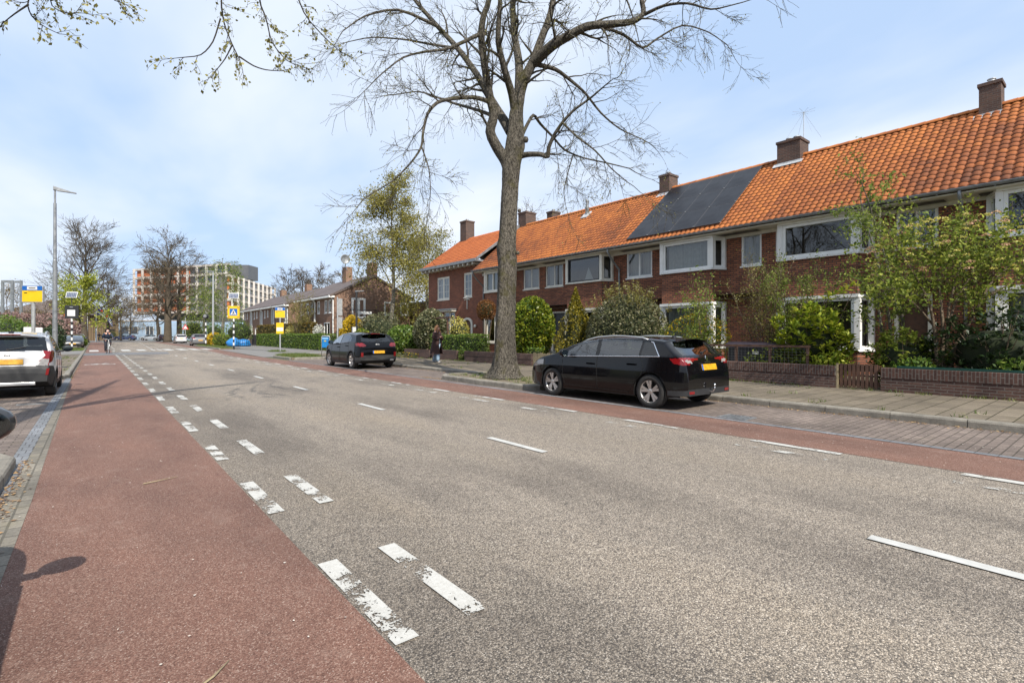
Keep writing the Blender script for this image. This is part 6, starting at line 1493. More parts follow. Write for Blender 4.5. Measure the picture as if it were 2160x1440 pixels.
def bumper_band(z0, z1, mat, out=.012, w=.86, ymax=.35):
    """rear bumper strip that follows the plan of the body"""
    def f(root, c, bodyo, rear_at, surf):
        mb = MB(); pts = []
        for sgn in (1, -1):
            for k in (range(9) if sgn == 1 else range(8, -1, -1)):
                y = ymax*(1-k/8)**1.6; zc = (z0+z1)/2; pts.append((sgn*(c.hw(y, zc)*(1 if k < 8 else 1)+out), y-(out if k == 8 else 0), 0))
        vs = [(x, y, z) for x, y, _ in pts for z in (z0, z1)]; n = len(pts); mb.add(vs, [(2*k, 2*k+2, 2*k+3, 2*k+1) for k in range(n-1)])
        mb.build('bumper_trim', M[mat], root, smooth=False, local=True)
    return f
def fog(sgns, x, z, w, h, mat='redlamp', skew=0, nm='reflector'):
    def f(root, c, bodyo, rear_at, surf):
        for s_ in sgns:
            mb = MB(); mb.prism([(s_*(x-w/2+skew), -.012+.0, z-h/2), (s_*(x+w/2+skew), -.004, z-h/2), (s_*(x+w/2-skew), -.004, z+h/2), (s_*(x-w/2-skew), -.012, z+h/2)], (0, .12, 0)); mb.build(nm, M[mat], root, local=True)
    return f
ESTATE = dict(L=4.63, W=.907, wr=.325, wheels=(1.0, 3.71), rp=(.6, .19),
    prof=[(0,.60),(.012,.70),(.045,.80),(.085,.90),(.125,.98),(.20,1.06),(.32,1.17),(.44,1.28),(.52,1.35),(.535,1.375),(.65,1.395),(1.2,1.425),(2.0,1.43),(2.5,1.405),(2.9,1.33),(3.2,1.225),(3.5,1.085),(3.64,1.02),(3.8,.985),(4.1,.925),(4.35,.83),(4.5,.73),(4.58,.62),(4.63,.48)],
    belt=[(0, 1.0), (1.0, 1.0), (3.4, .935), (4.63, .9)], tumble=.225,
    wins=[[(3.30,.955),(2.38,.975),(2.42,1.345),(2.70,1.32),(2.95,1.235),(3.2,1.06)], [(2.27,.98),(1.27,1.0),(1.27,1.325),(1.6,1.35),(2.32,1.35)], [(1.22,1.005),(.83,1.015),(1.0,1.27),(1.22,1.32)]],
    pillar=[(3.34,.945),(.80,1.005),(.98,1.29),(1.5,1.365),(2.4,1.362),(2.72,1.335),(3.0,1.235)],
    trim=[(3.42,.928),(2.3,.962),(1.2,.99),(.78,1.0),(.80,1.02),(1.0,1.29),(1.06,1.305)],
    tail2=([(.52,.885),(.66,.875),(.74,.935),(.56,.95)], [(9,9),(9.1,9),(9,9.1)]),
    tail=([(.30,.935),(.56,.915),(.60,.855),(.95,.845),(.95,.985),(.60,.985),(.30,.965)], [(-.05,.845),(.12,.845),(.42,.875),(.56,.965),(.40,.975),(-.05,.985)]),
    rg=(1.03, 1.325, .68, .60), ws=(2.62, 3.60), head=[(4.0,.72),(4.62,.62),(4.62,.75),(4.45,.80),(4.0,.84)],
    doors=[[(3.36,.92),(3.34,.5),(3.28,.30),(2.33,.28),(2.33,.95)], [(2.32,.28),(1.50,.27),(1.38,.45),(1.20,.62),(1.14,.80),(1.22,.98),(2.32,.955)]],
    seats=(1.75, 2.7), mirror=(3.18, .93), handles=[(2.50,.80),(1.42,.83)], plate=(.80, .52, .11), spokes=5, wmat=['carglass', 'carglass', 'privacy'],
    extra=[rails(.92, 2.66, .05), spoiler(.33, .62, 1.322, .58, 'black_paint', False), emblem('diamond', .955, .045), badge('MEGANE', .885, .045), towbar, bumper_band(.28, .40, 'cladding', .004), fog((1,-1), .62, .34, .16, .05)])
def remap(P, k, a, cut):
    f = lambda y: y*a/cut if y < cut else y-k
    for key in ('prof', 'belt', 'pillar', 'trim', 'handles', 'clad'):
        if key in P: P[key] = [(f(q[0]), q[1]) for q in P[key]]
    for key in ('wins', 'doors'): P[key] = [[(f(q[0]), q[1]) for q in pl] for pl in P[key]]
    P['wheels'] = tuple(f(y) for y in P['wheels']); P['L'] = f(P['L']); P['ws'] = tuple(f(y) for y in P['ws']); P['seats'] = tuple(f(y) for y in P['seats']); P['mirror'] = (f(P['mirror'][0]), P['mirror'][1])
    P['head'] = [(f(q[0]), q[1]) for q in P['head']]; P['tail'] = (P['tail'][0], [(f(q[0]), q[1]) for q in P['tail'][1]])
remap(ESTATE, .26, .34, .6)
ESTATE['prof'] = [(0,.60),(.01,.70),(.03,.80),(.05,.90),(.075,.97),(.13,1.03),(.28,1.145),(.42,1.27),(.49,1.335),(.50,1.362),(.65,1.385),(1.0,1.412),(1.75,1.43),(2.24,1.405),(2.64,1.33),(2.94,1.225),(3.24,1.085),(3.38,1.02),(3.54,.985),(3.84,.925),(4.09,.83),(4.24,.73),(4.32,.62),(4.37,.48)]
low = lambda z: z if z < 1.0 else 1.0+(z-1.0)*.90
ESTATE['prof'] = [(y, low(z)) for y, z in ESTATE['prof']]; ESTATE['pillar'] = [(y, low(z)) for y, z in ESTATE['pillar']]; ESTATE['trim'] = [(y, low(z)) for y, z in ESTATE['trim']]; ESTATE['wins'] = [[(y, low(z)) for y, z in pl] for pl in ESTATE['wins']]; ESTATE['rg'] = (1.03, 1.27, .68, .60)
d = on_ground(1366, 862); ye = d.y - .74
make_car('estate_car', 'glossy black estate car with chrome window trim parked on the pavers right of the tree', ESTATE, 'black_paint', (9.14, ye, .004), 0, .018)
CROSS = dict(L=4.19, W=.90, wr=.345, wheels=(.76, 3.35), rp=(.5, .15), fp=(.85, .25),
    prof=[(0,.58),(.012,.70),(.03,.80),(.04,.90),(.10,.985),(.17,1.06),(.32,1.21),(.46,1.35),(.53,1.42),(.545,1.445),(.65,1.462),(1.2,1.51),(1.7,1.525),(2.2,1.485),(2.55,1.37),(2.9,1.20),(3.08,1.09),(3.25,1.045),(3.6,.985),(3.9,.885),(4.08,.76),(4.15,.62),(4.19,.45)],
    belt=[(0,1.10),(.9,1.09),(2.9,1.0),(4.19,.96)], tumble=.24,
    wins=[[(2.88,1.02),(2.02,1.04),(2.02,1.42),(2.25,1.405),(2.5,1.32),(2.75,1.17)], [(1.92,1.045),(1.12,1.10),(1.12,1.36),(1.3,1.415),(1.92,1.43)], [(1.06,1.12),(.86,1.16),(.95,1.27),(1.06,1.34)]],
    pillar=[(2.95,1.0),(.84,1.14),(.95,1.30),(1.25,1.43),(1.9,1.45),(2.28,1.42),(2.55,1.32)], trim=[(2.95,1.0),(1.95,1.03),(1.0,1.10)], trimmat='black',
    tail=([(.50,.98),(.55,.925),(.95,.925),(.95,1.07),(.62,1.07)], [(-.05,.925),(.30,.95),(.38,1.05),(.1,1.09),(-.05,1.09)]), rg=(1.12, 1.39, .66, .56), ws=(2.25, 3.05), head=[(3.5,.9),(4.0,.78),(4.1,.85),(3.6,1.0)],
    doors=[[(2.98,.98),(2.96,.45),(2.9,.32),(2.0,.30),(2.0,1.02)], [(1.985,.30),(1.32,.30),(1.2,.5),(1.05,.72),(1.0,.95),(1.08,1.08),(1.985,1.03)]], clad=[(0,.52),(.5,.36),(1.2,.33),(2.9,.33),(3.7,.36),(4.19,.42)],
    seats=(1.45, 2.3), mirror=(2.72, 1.0), handles=[(2.15,.88),(1.22,.95)], hmat='blueblack_paint', plate=(.70, .52, .11), spokes=5, wmat=['carglass', 'privacy', 'privacy'],
    extra=[spoiler(.36, .72, 1.445, .60, 'blueblack_paint'), emblem('oval', 1.0, .05), bumper_band(.36, .55, 'greytrim', .004), fog((1,-1), .72, .60, .10, .18), box_part('exhaust', (.5, -.01, .33), (.66, .06, .40), 'satin'), box_part('skid_plate', (-.42, -.006, .38), (.42, .1, .52), 'greytrim')])
d = on_ground(749, 777.4); make_car('crossover_car', 'black compact crossover with red rear reflectors parked beside the litter bin', CROSS, 'blueblack_paint', (9.10, d.y-.76, .004), 0, .03)
HATCH = dict(L=3.68, W=.80, wr=.30, wheels=(.60, 2.985), rp=(.55, .17), fp=(.75, .24),
    prof=[(0,.56),(.01,.66),(.04,.76),(.055,.9),(.09,1.0),(.14,1.07),(.23,1.22),(.31,1.34),(.34,1.385),(.355,1.405),(.45,1.425),(.9,1.465),(1.5,1.48),(2.0,1.44),(2.4,1.31),(2.75,1.12),(2.9,1.03),(3.1,.985),(3.35,.92),(3.52,.83),(3.63,.68),(3.68,.5)],
    belt=[(0,1.04),(.8,1.03),(2.7,.95),(3.68,.9)], tumble=.20,
    wins=[[(2.62,.97),(1.80,.99),(1.80,1.385),(2.0,1.37),(2.25,1.27),(2.5,1.1)], [(1.70,.995),(.98,1.03),(.98,1.36),(1.70,1.395)], [(.92,1.04),(.55,1.08),(.62,1.26),(.92,1.34)]],
    pillar=[(2.7,.955),(.52,1.06),(.6,1.28),(.95,1.375),(1.7,1.41),(2.05,1.385),(2.3,1.27)], trim=[(2.7,.95),(1.7,.98),(.6,1.04)], trimmat='black',
    tail=([(.52,.83),(.56,.72),(.70,.72),(.95,.98),(.95,1.03),(.58,1.05),(.62,.95)], [(-.05,.74),(.16,.80),(.34,.98),(.30,1.05),(-.05,1.06)]),
    tail2=([(.50,.72),(.66,.72),(.70,.86),(.56,.88)], [(9,9),(9.1,9),(9,9.1)]), rg=(1.05, 1.36, .66, .60), ws=(2.05, 2.88), head=[(3.1,.8),(3.5,.7),(3.6,.78),(3.15,.93)],
    doors=[[(2.68,.93),(2.66,.45),(2.6,.32),(1.78,.30),(1.78,.97)], [(1.765,.30),(1.12,.30),(1.0,.5),(.9,.7),(.88,1.0),(1.765,.975)]], clad=[(0,.72),(.2,.70),(.35,.48),(1.0,.33),(2.6,.33),(3.2,.40),(3.68,.55)],
    seats=(1.2, 2.05), mirror=(2.5, .96), handles=[(1.95,.85),(1.08,.88)], hmat='white_car_paint', mirmat='black', plate=(.815, .52, .11), spokes=5, wmat=['carglass', 'privacy', 'privacy'],
    extra=[rails(.42, 2.0, .055), spoiler(.24, .55, 1.415, .55, 'white_car_paint', True), emblem('ring', .955, .05), box_part('skid_plate', (-.46, -.012, .29), (.46, .08, .36), 'satin'), fog((1,-1), .66, .58, .05, .15, 'redlamp', -.012)])
d = on_ground(118, 832); make_car('hatchback_car', 'white hatchback with grey lower cladding and roof rails parked at the left edge', HATCH, 'white_car_paint', (-1.50, d.y-.60, .004), 0, .018)
# the car of which only a mirror reaches into the frame
import copy
H2 = copy.copy(ESTATE); H2['extra'] = []; H2['mirror'] = (3.25, .95)
make_car('parked_car', 'dark parked car at the left edge showing only its door mirror', H2, 'dark_grey_paint', (-1.40, -.15, .004), 0, .05, coarse=True)
S2 = copy.copy(HATCH); S2.update(L=3.68, extra=[], clad=None); S2.pop('clad'); S3 = copy.copy(ESTATE); S3['extra'] = []; S4 = copy.copy(CROSS); S4['extra'] = []; S4.pop('clad')
FARG = 'cars parked at the far end of the street'
q = on_ground(418, 729.5); make_car('hatchback_car', 'grey hatchback parked at the right kerb behind the black and white beacon pole', S4, 'grey_car_paint', (10.15, 74, .004), -.05, .05, FARG, True)
make_car('hatchback_car', 'white car parked at the right kerb in front of the grey hatchback', S2, 'white_car_paint', (10.6, 96, .004), .0, .06, FARG, True)
p = at_depth(346, 724, 108); make_car('hatchback_car', 'dark plum car parked behind the stoutest bare trunk', S4, 'plum_paint', (p.x, p.y, .004), .0, .06, FARG, True)
make_car('saloon_car', 'dark saloon facing the camera, parked behind the left striped pole', S3, 'dark_grey_paint', (-1.85, 75.5, .004), math.pi, .05, FARG, True)
make_car('hatchback_car', 'silver car parked behind the dark saloon on the left side', S2, 'silver_paint', (-1.75, 87, .004), math.pi, .06, FARG, True)
p = at_depth(285, 717, 122); make_car('saloon_car', 'dark blue car passing in front of the low blue building', S3, 'blue_car_paint', (p.x, p.y, .008), math.radians(60), .06, FARG, True)
p = at_depth(338, 716, 124); make_car('saloon_car', 'silver blue car in front of the low blue building, right of the dark blue one', S3, 'silver_paint', (p.x, p.y, .008), math.radians(60), .06, FARG, True)
# ================================================================ street furniture and people
def pole(mb, p, h, r0, r1=None, n=12, m=0): mb.tube([p, p+Vector((0,0,h))], [r0, r1 or r0], n, m)
# left lamp post
p = at_depth(116, 700, 29.6); p.z = .1; o = thing('lamp_post', 'tall grey lamp post with a short flat arm behind the white hatchback', 'lamp post', p)
b = MB(); b.tube([p, p+Vector((0,0,1.6)), p+Vector((0,0,1.62)), p+Vector((0,0,3.9)), p+Vector((0,0,5.6)), p+Vector((0,0,5.65)), p+Vector((0,0,8.9)), p+Vector((0,0,8.93)), p+Vector((0,0,9.75))], [.125, .125, .115, .11, .105, .085, .075, .05, .05], 14); b.build('post', M['zinc'], o, smooth=False)
b = MB(); tp = p+Vector((0,0,9.72)); b.prism([tp+Vector((-.08,-.10,-.05)), tp+Vector((.1,-.10,.02)), tp+Vector((.95,-.08,-.06)), tp+Vector((.95,-.08,-.10)), tp+Vector((.1,-.10,-.09)), tp+Vector((-.08,-.1,.16))], (0,.2,0)); b.build('lamp_head', M['zinc'], o)
p = on_ground(448.6, 727.8, .1); p = Vector((11.0, 70.5, .1)); o = thing('lamp_post', 'slender grey lamp post with a short arm on the right verge beyond the zebra crossing', 'lamp post', p)
b = MB(); b.tube([p, p+Vector((0,0,4)), p+Vector((0,0,8.9))], [.12, .11, .07], 10); b.build('post', M['steel'], o)
b = MB(); tp = p+Vector((0,0,8.85)); b.prism([tp+Vector((-.9,-.1,.02)), tp+Vector((.08,-.1,.0)), tp+Vector((.08,-.1,.1)), tp+Vector((-.9,-.1,.08))], (0,.2,0)); b.build('lamp_head', M['zinc'], o)
p = on_line(752, 660, 15.6); p.z = .1; o = thing('lamp_post', 'short black lamp post in front of the yellow forsythia', 'lamp post', p)
b = MB(); b.tube([p, p+Vector((0,0,4.6))], [.10, .07], 10); b.build('post', M['black'], o)
b = MB(); tp = p+Vector((0,0,4.6)); b.prism([tp+Vector((-.08,-.1,0)), tp+Vector((.55,-.1,.08)), tp+Vector((.55,-.1,.14)), tp+Vector((-.08,-.1,.1))], (0,.2,0)); b.build('lamp_head', M['zinc'], o)
b = MB(); b.box(p+Vector((-.32,-.1,1.0)), p+Vector((-.08,.1,1.9))); b.build('bag', M['signwhite'], o)
# bus stop signs (the panels face the road users)
TXT = M['black']
def bus_sign(label, p, zt, w, h, z_pole=.1, small=False, yaw=-.55):
    o = thing('bus_stop_sign', label, 'bus stop sign', (0, 0, 0), 'yellow bus stop signs')
    b = MB(); b.tube([(0, 0, 0), (0, 0, zt-h)], .055, 12); b.build('post', M['steel'], o, local=True)
    b = MB(); b.bbox((-w/2, -.05, zt-h), (w/2, .05, zt), .01); po = b.build('panel_frame', M['steel'], o, local=True)
    b = MB(); b.box((-w/2+.015, -.056, zt-h+.03), (w/2-.015, -.0505, zt-h*.30)); b.build('yellow_panel', M['yellow'], po, local=True)
    b = MB(); b.box((-w/2+.015, -.056, zt-h*.295), (w/2-.015, -.0505, zt-.015)); b.build('blue_header', M['blue'], po, local=True)
    b = MB(); b.box((-w*.24, -.060, zt-h*.25), (w*.24, -.0565, zt-h*.055)); b.build('name_plate', M['signwhite'], po, local=True)
    b = MB(); b.box((-w*.16, -.063, zt-h*.18), (w*.16, -.0605, zt-h*.13)); b.box((-w*.38, -.060, zt-h*.46), (-w*.24, -.0565, zt-h*.41)); b.box((-w*.2, -.060, zt-h*.35), (w*.2, -.0565, zt-h*.335)); b.build('lettering', TXT, po, local=True)
    if small:
        b = MB(); b.bbox((-w*.36, -.09, zt-h*2.5), (w*.36, -.06, zt-h*1.45), .01); q = b.build('timetable_case', M['yellow'], o, local=True)
        b = MB(); b.box((-w*.32, -.094, zt-h*2.25), (w*.32, -.0905, zt-h*1.9)); b.build('timetable', M['signwhite'], q, local=True)
    o.location = p; o.rotation_euler = (0, 0, yaw); return o
p = at_depth(70.5, 690, 18); p.z = .12; bus_sign('yellow bus stop sign with a blue header near the left edge, above the white hatchback', p, 3.02, .66, .60)
p = on_ground(591, 741, .06); bus_sign('yellow bus stop sign with a small timetable below, in front of the long green hedge', p, 3.55, .78, .85, small=True, yaw=-.5)
for k, x in enumerate((61, 80)):
    p = at_depth(x, 690, 21); p.z = .1; o = thing('utility_cabinet', ['white utility cabinet left of the bus stop pole behind the white hatchback', 'white utility cabinet right of the bus stop pole behind the white hatchback'][k], 'cabinet', p, 'white utility cabinets')
    b = MB(); b.bbox(p+Vector((-.15,-.15,0)), p+Vector((.15,.15,1.62-k*.02)), .015); bo = b.build('body', M['signwhite'], o)
    b = MB(); b.prism([p+Vector((-.08,-.153,1.2)), p+Vector((.02,-.153,1.15)), p+Vector((.02,-.153,1.3))] , (0, -.003, 0)); b.build('sticker', M['zinc'], bo)
# zebra crossing signals: striped pole, box, solar panel
def signal(label, p, facing_back, H, yaw):
    o = thing('crossing_signal', label, 'crossing signal', (0, 0, 0))
    b = MB(); n = 10; hb = H*.6
    for k in range(n): b.tube([(0, 0, hb*k/n), (0, 0, hb*(k+1)/n)], .075, 12, k % 2, caps=False)
    b.build('striped_pole', [M['black'], M['signwhite']], o, local=True)
    b = MB(); b.tube([(0, 0, hb), (0, 0, H)], .035, 8); b.build('upper_pole', M['black'], o, local=True)
    w, h = 1.02, 1.18; z0 = hb
    b = MB(); b.bbox((-w/2, -.08, z0), (w/2, .08, z0+h), .02); bo = b.build('sign_box', M['black' if facing_back else 'yellow'], o, local=True)
    if facing_back:
        b = MB(); b.box((-.3, -.10, z0+.22), (.3, -.081, z0+.78)); b.build('white_plate', M['signwhite'], bo, local=True)
        b = MB(); b.box((-.12, -.09, z0+1.0), (.12, -.081, z0+1.05)); b.build('maker_plate', M['steel'], bo, local=True)
    else:
        b = MB(); b.box((-.33, -.09, z0+.27), (.33, -.081, z0+.93)); s_ = b.build('blue_sign', M['blue'], bo, local=True)
        b = MB(); b.prism([(-.28, -.0945, z0+.34), (.28, -.0945, z0+.34), (0, -.0945, z0+.87)], (0, .003, 0)); b.build('white_triangle', M['signwhite'], s_, local=True)
        b = MB(); y = -.0985; b.lathe([(0, -.002), (.04, 0)], 12, 'y', (0, y, z0+.69)); 
        q = lambda *pts: b.prism([(px_, y, z0+pz_) for px_, pz_ in pts], (0, .003, 0))
        q((-.045,.64), (.045,.64), (.05,.5), (-.05,.5)); q((-.05,.5), (.0,.5), (-.06,.40), (-.11,.40)); q((0,.5), (.05,.5), (.11,.40), (.06,.40)); q((.045,.63), (.11,.52), (.09,.51), (.04,.58)); q((-.045,.63), (-.11,.52), (-.09,.51), (-.04,.58))
        for k in range(5): q((-.2+k*.09,.355), (-.15+k*.09,.355), (-.14+k*.085,.395), (-.19+k*.085,.395))
        b.build('walking_figure', M['black'], s_, local=True)
        for sx in (-1, 1):
            for zz in (.13, 1.05): b = MB(); b.lathe([(0, -.03), (.06, -.02), (.07, 0)], 12, 'y', (sx*.4, -.081, z0+zz)); b.build('warning_lamp', M['orange'], bo, local=True)
    b = MB(); b.prism([(-.43, -.12, H+.0), (.43, -.12, H+.0), (.43, .06, H+.5), (-.43, .06, H+.5)], (0, .025, .03)); so = b.build('solar_frame', M['signwhite'], o, local=True)
    b = MB()
    for k in range(6): u0 = -.39+k*.13; b.add([(u0+.006, -.113, H+.03), (u0+.124, -.113, H+.03), (u0+.124, .049, H+.47), (u0+.006, .049, H+.47)], [(0,1,2,3)])
    b.v = [(x, y-.006, z+.004) for x, y, z in b.v]; b.build('solar_cells', plain('blue_solar_cells', (.09,.11,.17), .3), so, local=True)
    o.location = p; o.rotation_euler = (0, 0, yaw); return o
p = at_depth(151.5, 735, 46); p.z = .05; signal('black boxed crossing signal with solar panel on a striped pole at the left', p, True, 4.68, -.45)
p = at_depth(493, 732, 48.5); p.z = .11; signal('yellow pedestrian crossing signal with a solar panel on a striped pole at the right verge', p, False, 4.72, -.45)
p = at_depth(434, 727, 58); p.z = .11; o = thing('beacon', 'black ball beacon on a black and white striped pole behind the grey hatchback', 'beacon', p)
b = MB()
for k in range(9): b.tube([p+Vector((0,0,3.0*k/9)), p+Vector((0,0,3.0*(k+1)/9))], .075, 12, k % 2, caps=False)
b.build('striped_pole', [M['black'], M['signwhite']], o)
b = MB(); b.lathe([(0,-.3), (.2,-.24), (.3,0), (.2,.24), (0,.3)], 14, c=p+Vector((0,0,3.35))); bo = b.build('ball', M['black'], o, smooth=True)
b = MB(); b.lathe([(0,-.02), (.17,0)], 14, 'y', p+Vector((-.12,-.29,3.37))); b.build('lens', M['zinc'], bo)
# traffic signs
p = on_line(712, 735, 13.2); p.z = .1; o = thing('road_sign', 'grey backs of two rectangular road signs on one post in front of the gabled house', 'road sign', p)
b = MB(); pole(b, p, 3.95, .05); b.build('post', M['steel'], o)
for z0, z1 in ((2.65, 3.85), (1.75, 2.55)):
    for s_ in (-1, 1): b = MB(); b.bbox(p+Vector((s_*.03, .03, z0)), p+Vector((s_*.36, .06, z1)), .01); b.build('panel', M['steel'], o)
p = at_depth(391, 728, 86); p.z = .1; o = thing('road_sign', 'small red and white triangular warning sign beyond the white car', 'road sign', p)
b = MB(); pole(b, p, 4.2, .05, n=8); b.build('post', M['steel'], o)
b = MB(); q = p+Vector((0, -.07, 2.2)); b.prism([q+Vector((-.5,0,0)), q+Vector((.5,0,0)), q+Vector((0,0,.9))], (0, .02, 0)); so = b.build('panel', M['red'], o)
b = MB(); q = p+Vector((0, -.074, 2.3)); b.prism([q+Vector((-.3,0,0)), q+Vector((.3,0,0)), q+Vector((0,0,.55))], (0, .003, 0)); b.build('face', M['signwhite'], so)
p = at_depth(425, 709, 70); o = thing('round_sign', 'round orange disc beside the beacon pole', 'sign', (p.x, p.y, .1))
b = MB(); b.lathe([(0,-.02), (.24,0), (.24,.02), (0,.02)], 18, 'y', p); b.tube([(p.x, p.y+.03, .1), (p.x, p.y+.03, p.z)], .025, 6, 1); b.build('disc', [plain('orange_red', (.75,.10,.01), .4), M['zinc']], o)
# blue litter bin in its grey frame
p = on_ground(687, 751, .13); o = thing('litter_bin', 'blue litter bin in a grey steel frame left of the black crossover', 'litter bin', (0, 0, 0))
b = MB(); b.bbox((-.27, -.17, .62), (.27, .17, 1.38), .04); bo = b.build('bin', M['binblue'], o, local=True)
b = MB(); b.bbox((-.24, -.18, 1.25), (.24, -.165, 1.36), .01); b.build('flap', plain('light_blue', (.2,.4,.62), .4), bo, local=True)
b = MB(); b.box((-.08, -.176, 1.07), (.08, -.171, 1.15)); b.build('sticker', M['yellow'], bo, local=True)
b = MB(); b.tube([(-.33, 0, 0), (-.33, 0, 1.38), (-.27, 0, 1.47), (.27, 0, 1.47), (.33, 0, 1.38), (.33, 0, .62), (-.33, 0, .62)], .035, 8); b.build('frame', M['steel'], o, local=True, smooth=True)
o.location = p; o.rotation_euler = (0, 0, -.6); o.scale = (.72, .72, .82)
p = on_ground(536, 728.5, .06); o = thing('wheelie_bin', 'narrow black wheelie bin at the end of the beech hedge', 'bin', p)
b = MB(); b.prism([p+Vector((-.22,-.22,0)), p+Vector((.22,-.22,0)), p+Vector((.28,-.28,1.25)), p+Vector((-.28,-.28,1.25))], (0,.5,0)); bo = b.build('body', M['black'], o)
b = MB(); b.bbox(p+Vector((-.31,-.32,1.252)), p+Vector((.31,.3,1.36)), .03); b.build('lid', M['black'], bo)
M['tarp'] = plain('tarpaulin_blue', (.02,.17,.45), .35, var=.3, vs=3); p = at_depth(503, 722, 57); p.z = .1; o = thing('blue_tarpaulin', 'bright blue tarpaulin draped over things beside the big green bush', 'tarpaulin', p)
b = MB(); n = 14; pr = [(-1.0,.02), (-.95,.5), (-.7,.95), (-.2,1.12), (.4,1.08), (1.0,1.15), (1.1,.6), (1.2,.02)]; r_ = random.Random(4); vs = []
for k in range(n):
    for (x, z) in pr: vs.append(p+Vector((x+r_.gauss(0,.05), -.5+1.0*k/(n-1), z*(1-.12*abs(k-n/2)/n)+r_.gauss(0,.04))))
m_ = len(pr); b.add(vs, [(k*m_+j, k*m_+j+1, (k+1)*m_+j+1, (k+1)*m_+j) for k in range(n-1) for j in range(m_-1)]); b = MB(); rs = np.random.default_rng(3); core('cloth', (p.x-.45, p.y, .42), (.75, .6, .66), o, rs, 1.0, 'tarp'); core('cloth', (p.x+.5, p.y+.1, .40), (.8, .6, .55), o, rs, 1.0, 'tarp')
b = MB()
for k in range(11): b.tube([p+Vector((-.4+k*.2,-.9,0)), p+Vector((-.4+k*.2,-.9,.8))], .02, 4)
b.box(p+Vector((-.45,-.92,.78)), p+Vector((1.65,-.88,.83))); tag(b.build('garden_fence', M['black']), 'low dark garden fence in front of the blue tarpaulin', 'fence')
# steel portal frames at the far left
for k, (xa, xb, yt, yb, Z) in enumerate(((3, 28, 591, 642, 62), (24, 47, 592, 642, 66))):
    A = at_depth(xa, yb, Z); B = at_depth(xb, yb, Z); zt = at_depth(xa, yt, Z).z; u = (B-A); u.z = 0; L = u.length; fr = Fr((A.x, A.y, 0), u, Vector((u.y, -u.x, 0)))
    o = thing('steel_frame', ['grey steel portal frame at the far left edge', 'grey steel portal frame at the far left, nearer the bus stop sign'][k], 'steel frame', (A.x, A.y, 0), 'grey steel portal frames'); w = .30
    for u0 in (0, L-w): b = MB(); fr.box(b, u0, u0+w, 0, zt-w, -.07, .07); b.build('column', M['zinc'], o)
    b = MB(); fr.box(b, 0, L, zt-w+.002, zt, -.07, .07); b.build('beam', M['zinc'], o)
# flagpoles and flag
for k, (x, yt) in enumerate(((171, 636), (184, 649), (203, 637))):
    p = at_depth(x, 716, 100); p.z = 0; o = thing('flagpole', ['white flagpole leftmost of three before the brown hall', 'shortest white flagpole, between the two others before the brown hall', 'white flagpole carrying the striped flag before the brown hall'][k], 'flagpole', p, 'white flagpoles before the brown hall'); h = (716-yt)*100/F
    b = MB(); b.tube([p, p+Vector((0,0,h))], [.13, .08], 8); b.build('pole', M['signwhite'], o); b = MB(); b.lathe([(0,-.1), (.11,0), (0,.1)], 8, c=p+Vector((0,0,h+.08))); b.build('finial', M['steel'], o)
def flagmat():
    m, nt, b = newmat('striped_flag'); g = NG(nt); c = g.n('ShaderNodeUVMap').outputs[0]
    sx = g.n('ShaderNodeSeparateXYZ'); g.l(c, sx.inputs[0]); s_ = g.math('ADD', g.math('MULTIPLY', sx.outputs[0], .62), sx.outputs[1])
    st = g.ramp(g.math('FRACT', g.math('MULTIPLY', s_, 2.2)), [(0, (.02,.05,.25)), (.5, (.75,.75,.76))], 'CONSTANT')
    g.l(st, b.inputs['Base Color']); b.inputs['Roughness'].default_value = .8; return m
p = at_depth(203.5, 638, 100); u = Vector((1.0, -.2, 0)).normalized(); o = thing('flag', 'blue and white striped flag with red emblems flying from the flagpole', 'flag', p)
nx, ny = 14, 8; vs = []; uv = []
for i in range(nx+1):
    for j in range(ny+1):
        f, h = i/nx, j/ny; vs.append(tuple(p + u*(2.5*f) + Vector((0, .35*math.sin(f*9+h), -.2 - 2.2*f*f - 1.4*f + (h-1)*2.1*(1-.55*f)))-p)); uv.append((f, h))
me = bpy.data.meshes.new('cloth'); fs = [(i*(ny+1)+j, (i+1)*(ny+1)+j, (i+1)*(ny+1)+j+1, i*(ny+1)+j+1) for i in range(nx) for j in range(ny)]; me.from_pydata(vs, [], fs)
ul = me.uv_layers.new(name='UVMap'); [setattr(ul.data[li], 'uv', uv[me.loops[li].vertex_index]) for li in range(len(me.loops))]
me.materials.append(flagmat()); q = bpy.data.objects.new('cloth', me); C.objects.link(q); q.parent = o
b = MB()
for f, h in ((.35, .62), (.6, .42), (.62, .78)):
    c0 = p + u*(2.5*f) + Vector((0, .35*math.sin(f*9+h)-.06, -.2 - 2.2*f*f - 1.4*f + (h-1)*2.1*(1-.55*f))); b.prism([c0+u*a*.36+Vector((0,0,z*.36)) for a, z in ((0,-1), (.9,.2), (.6,.8), (0,.45), (-.6,.8), (-.9,.2))], (0, -.02, 0))
b.build('red_emblem', M['red'], o)
# garden pergola frame beside the ivy
o = thing('pergola', 'thin brown timber pergola frame beside the ivy bush behind the woman', 'pergola', (14.9, 24.6, .1)); b = MB()
for y in (23.9, 25.6): b.box((14.9, y, .1), (14.98, y+.08, 2.3))
b.build('posts', M['wood_dark'], o); b = MB(); b.box((14.9, 23.7, 2.302), (14.98, 25.9, 2.4)); b.build('beam', M['wood_dark'], o)
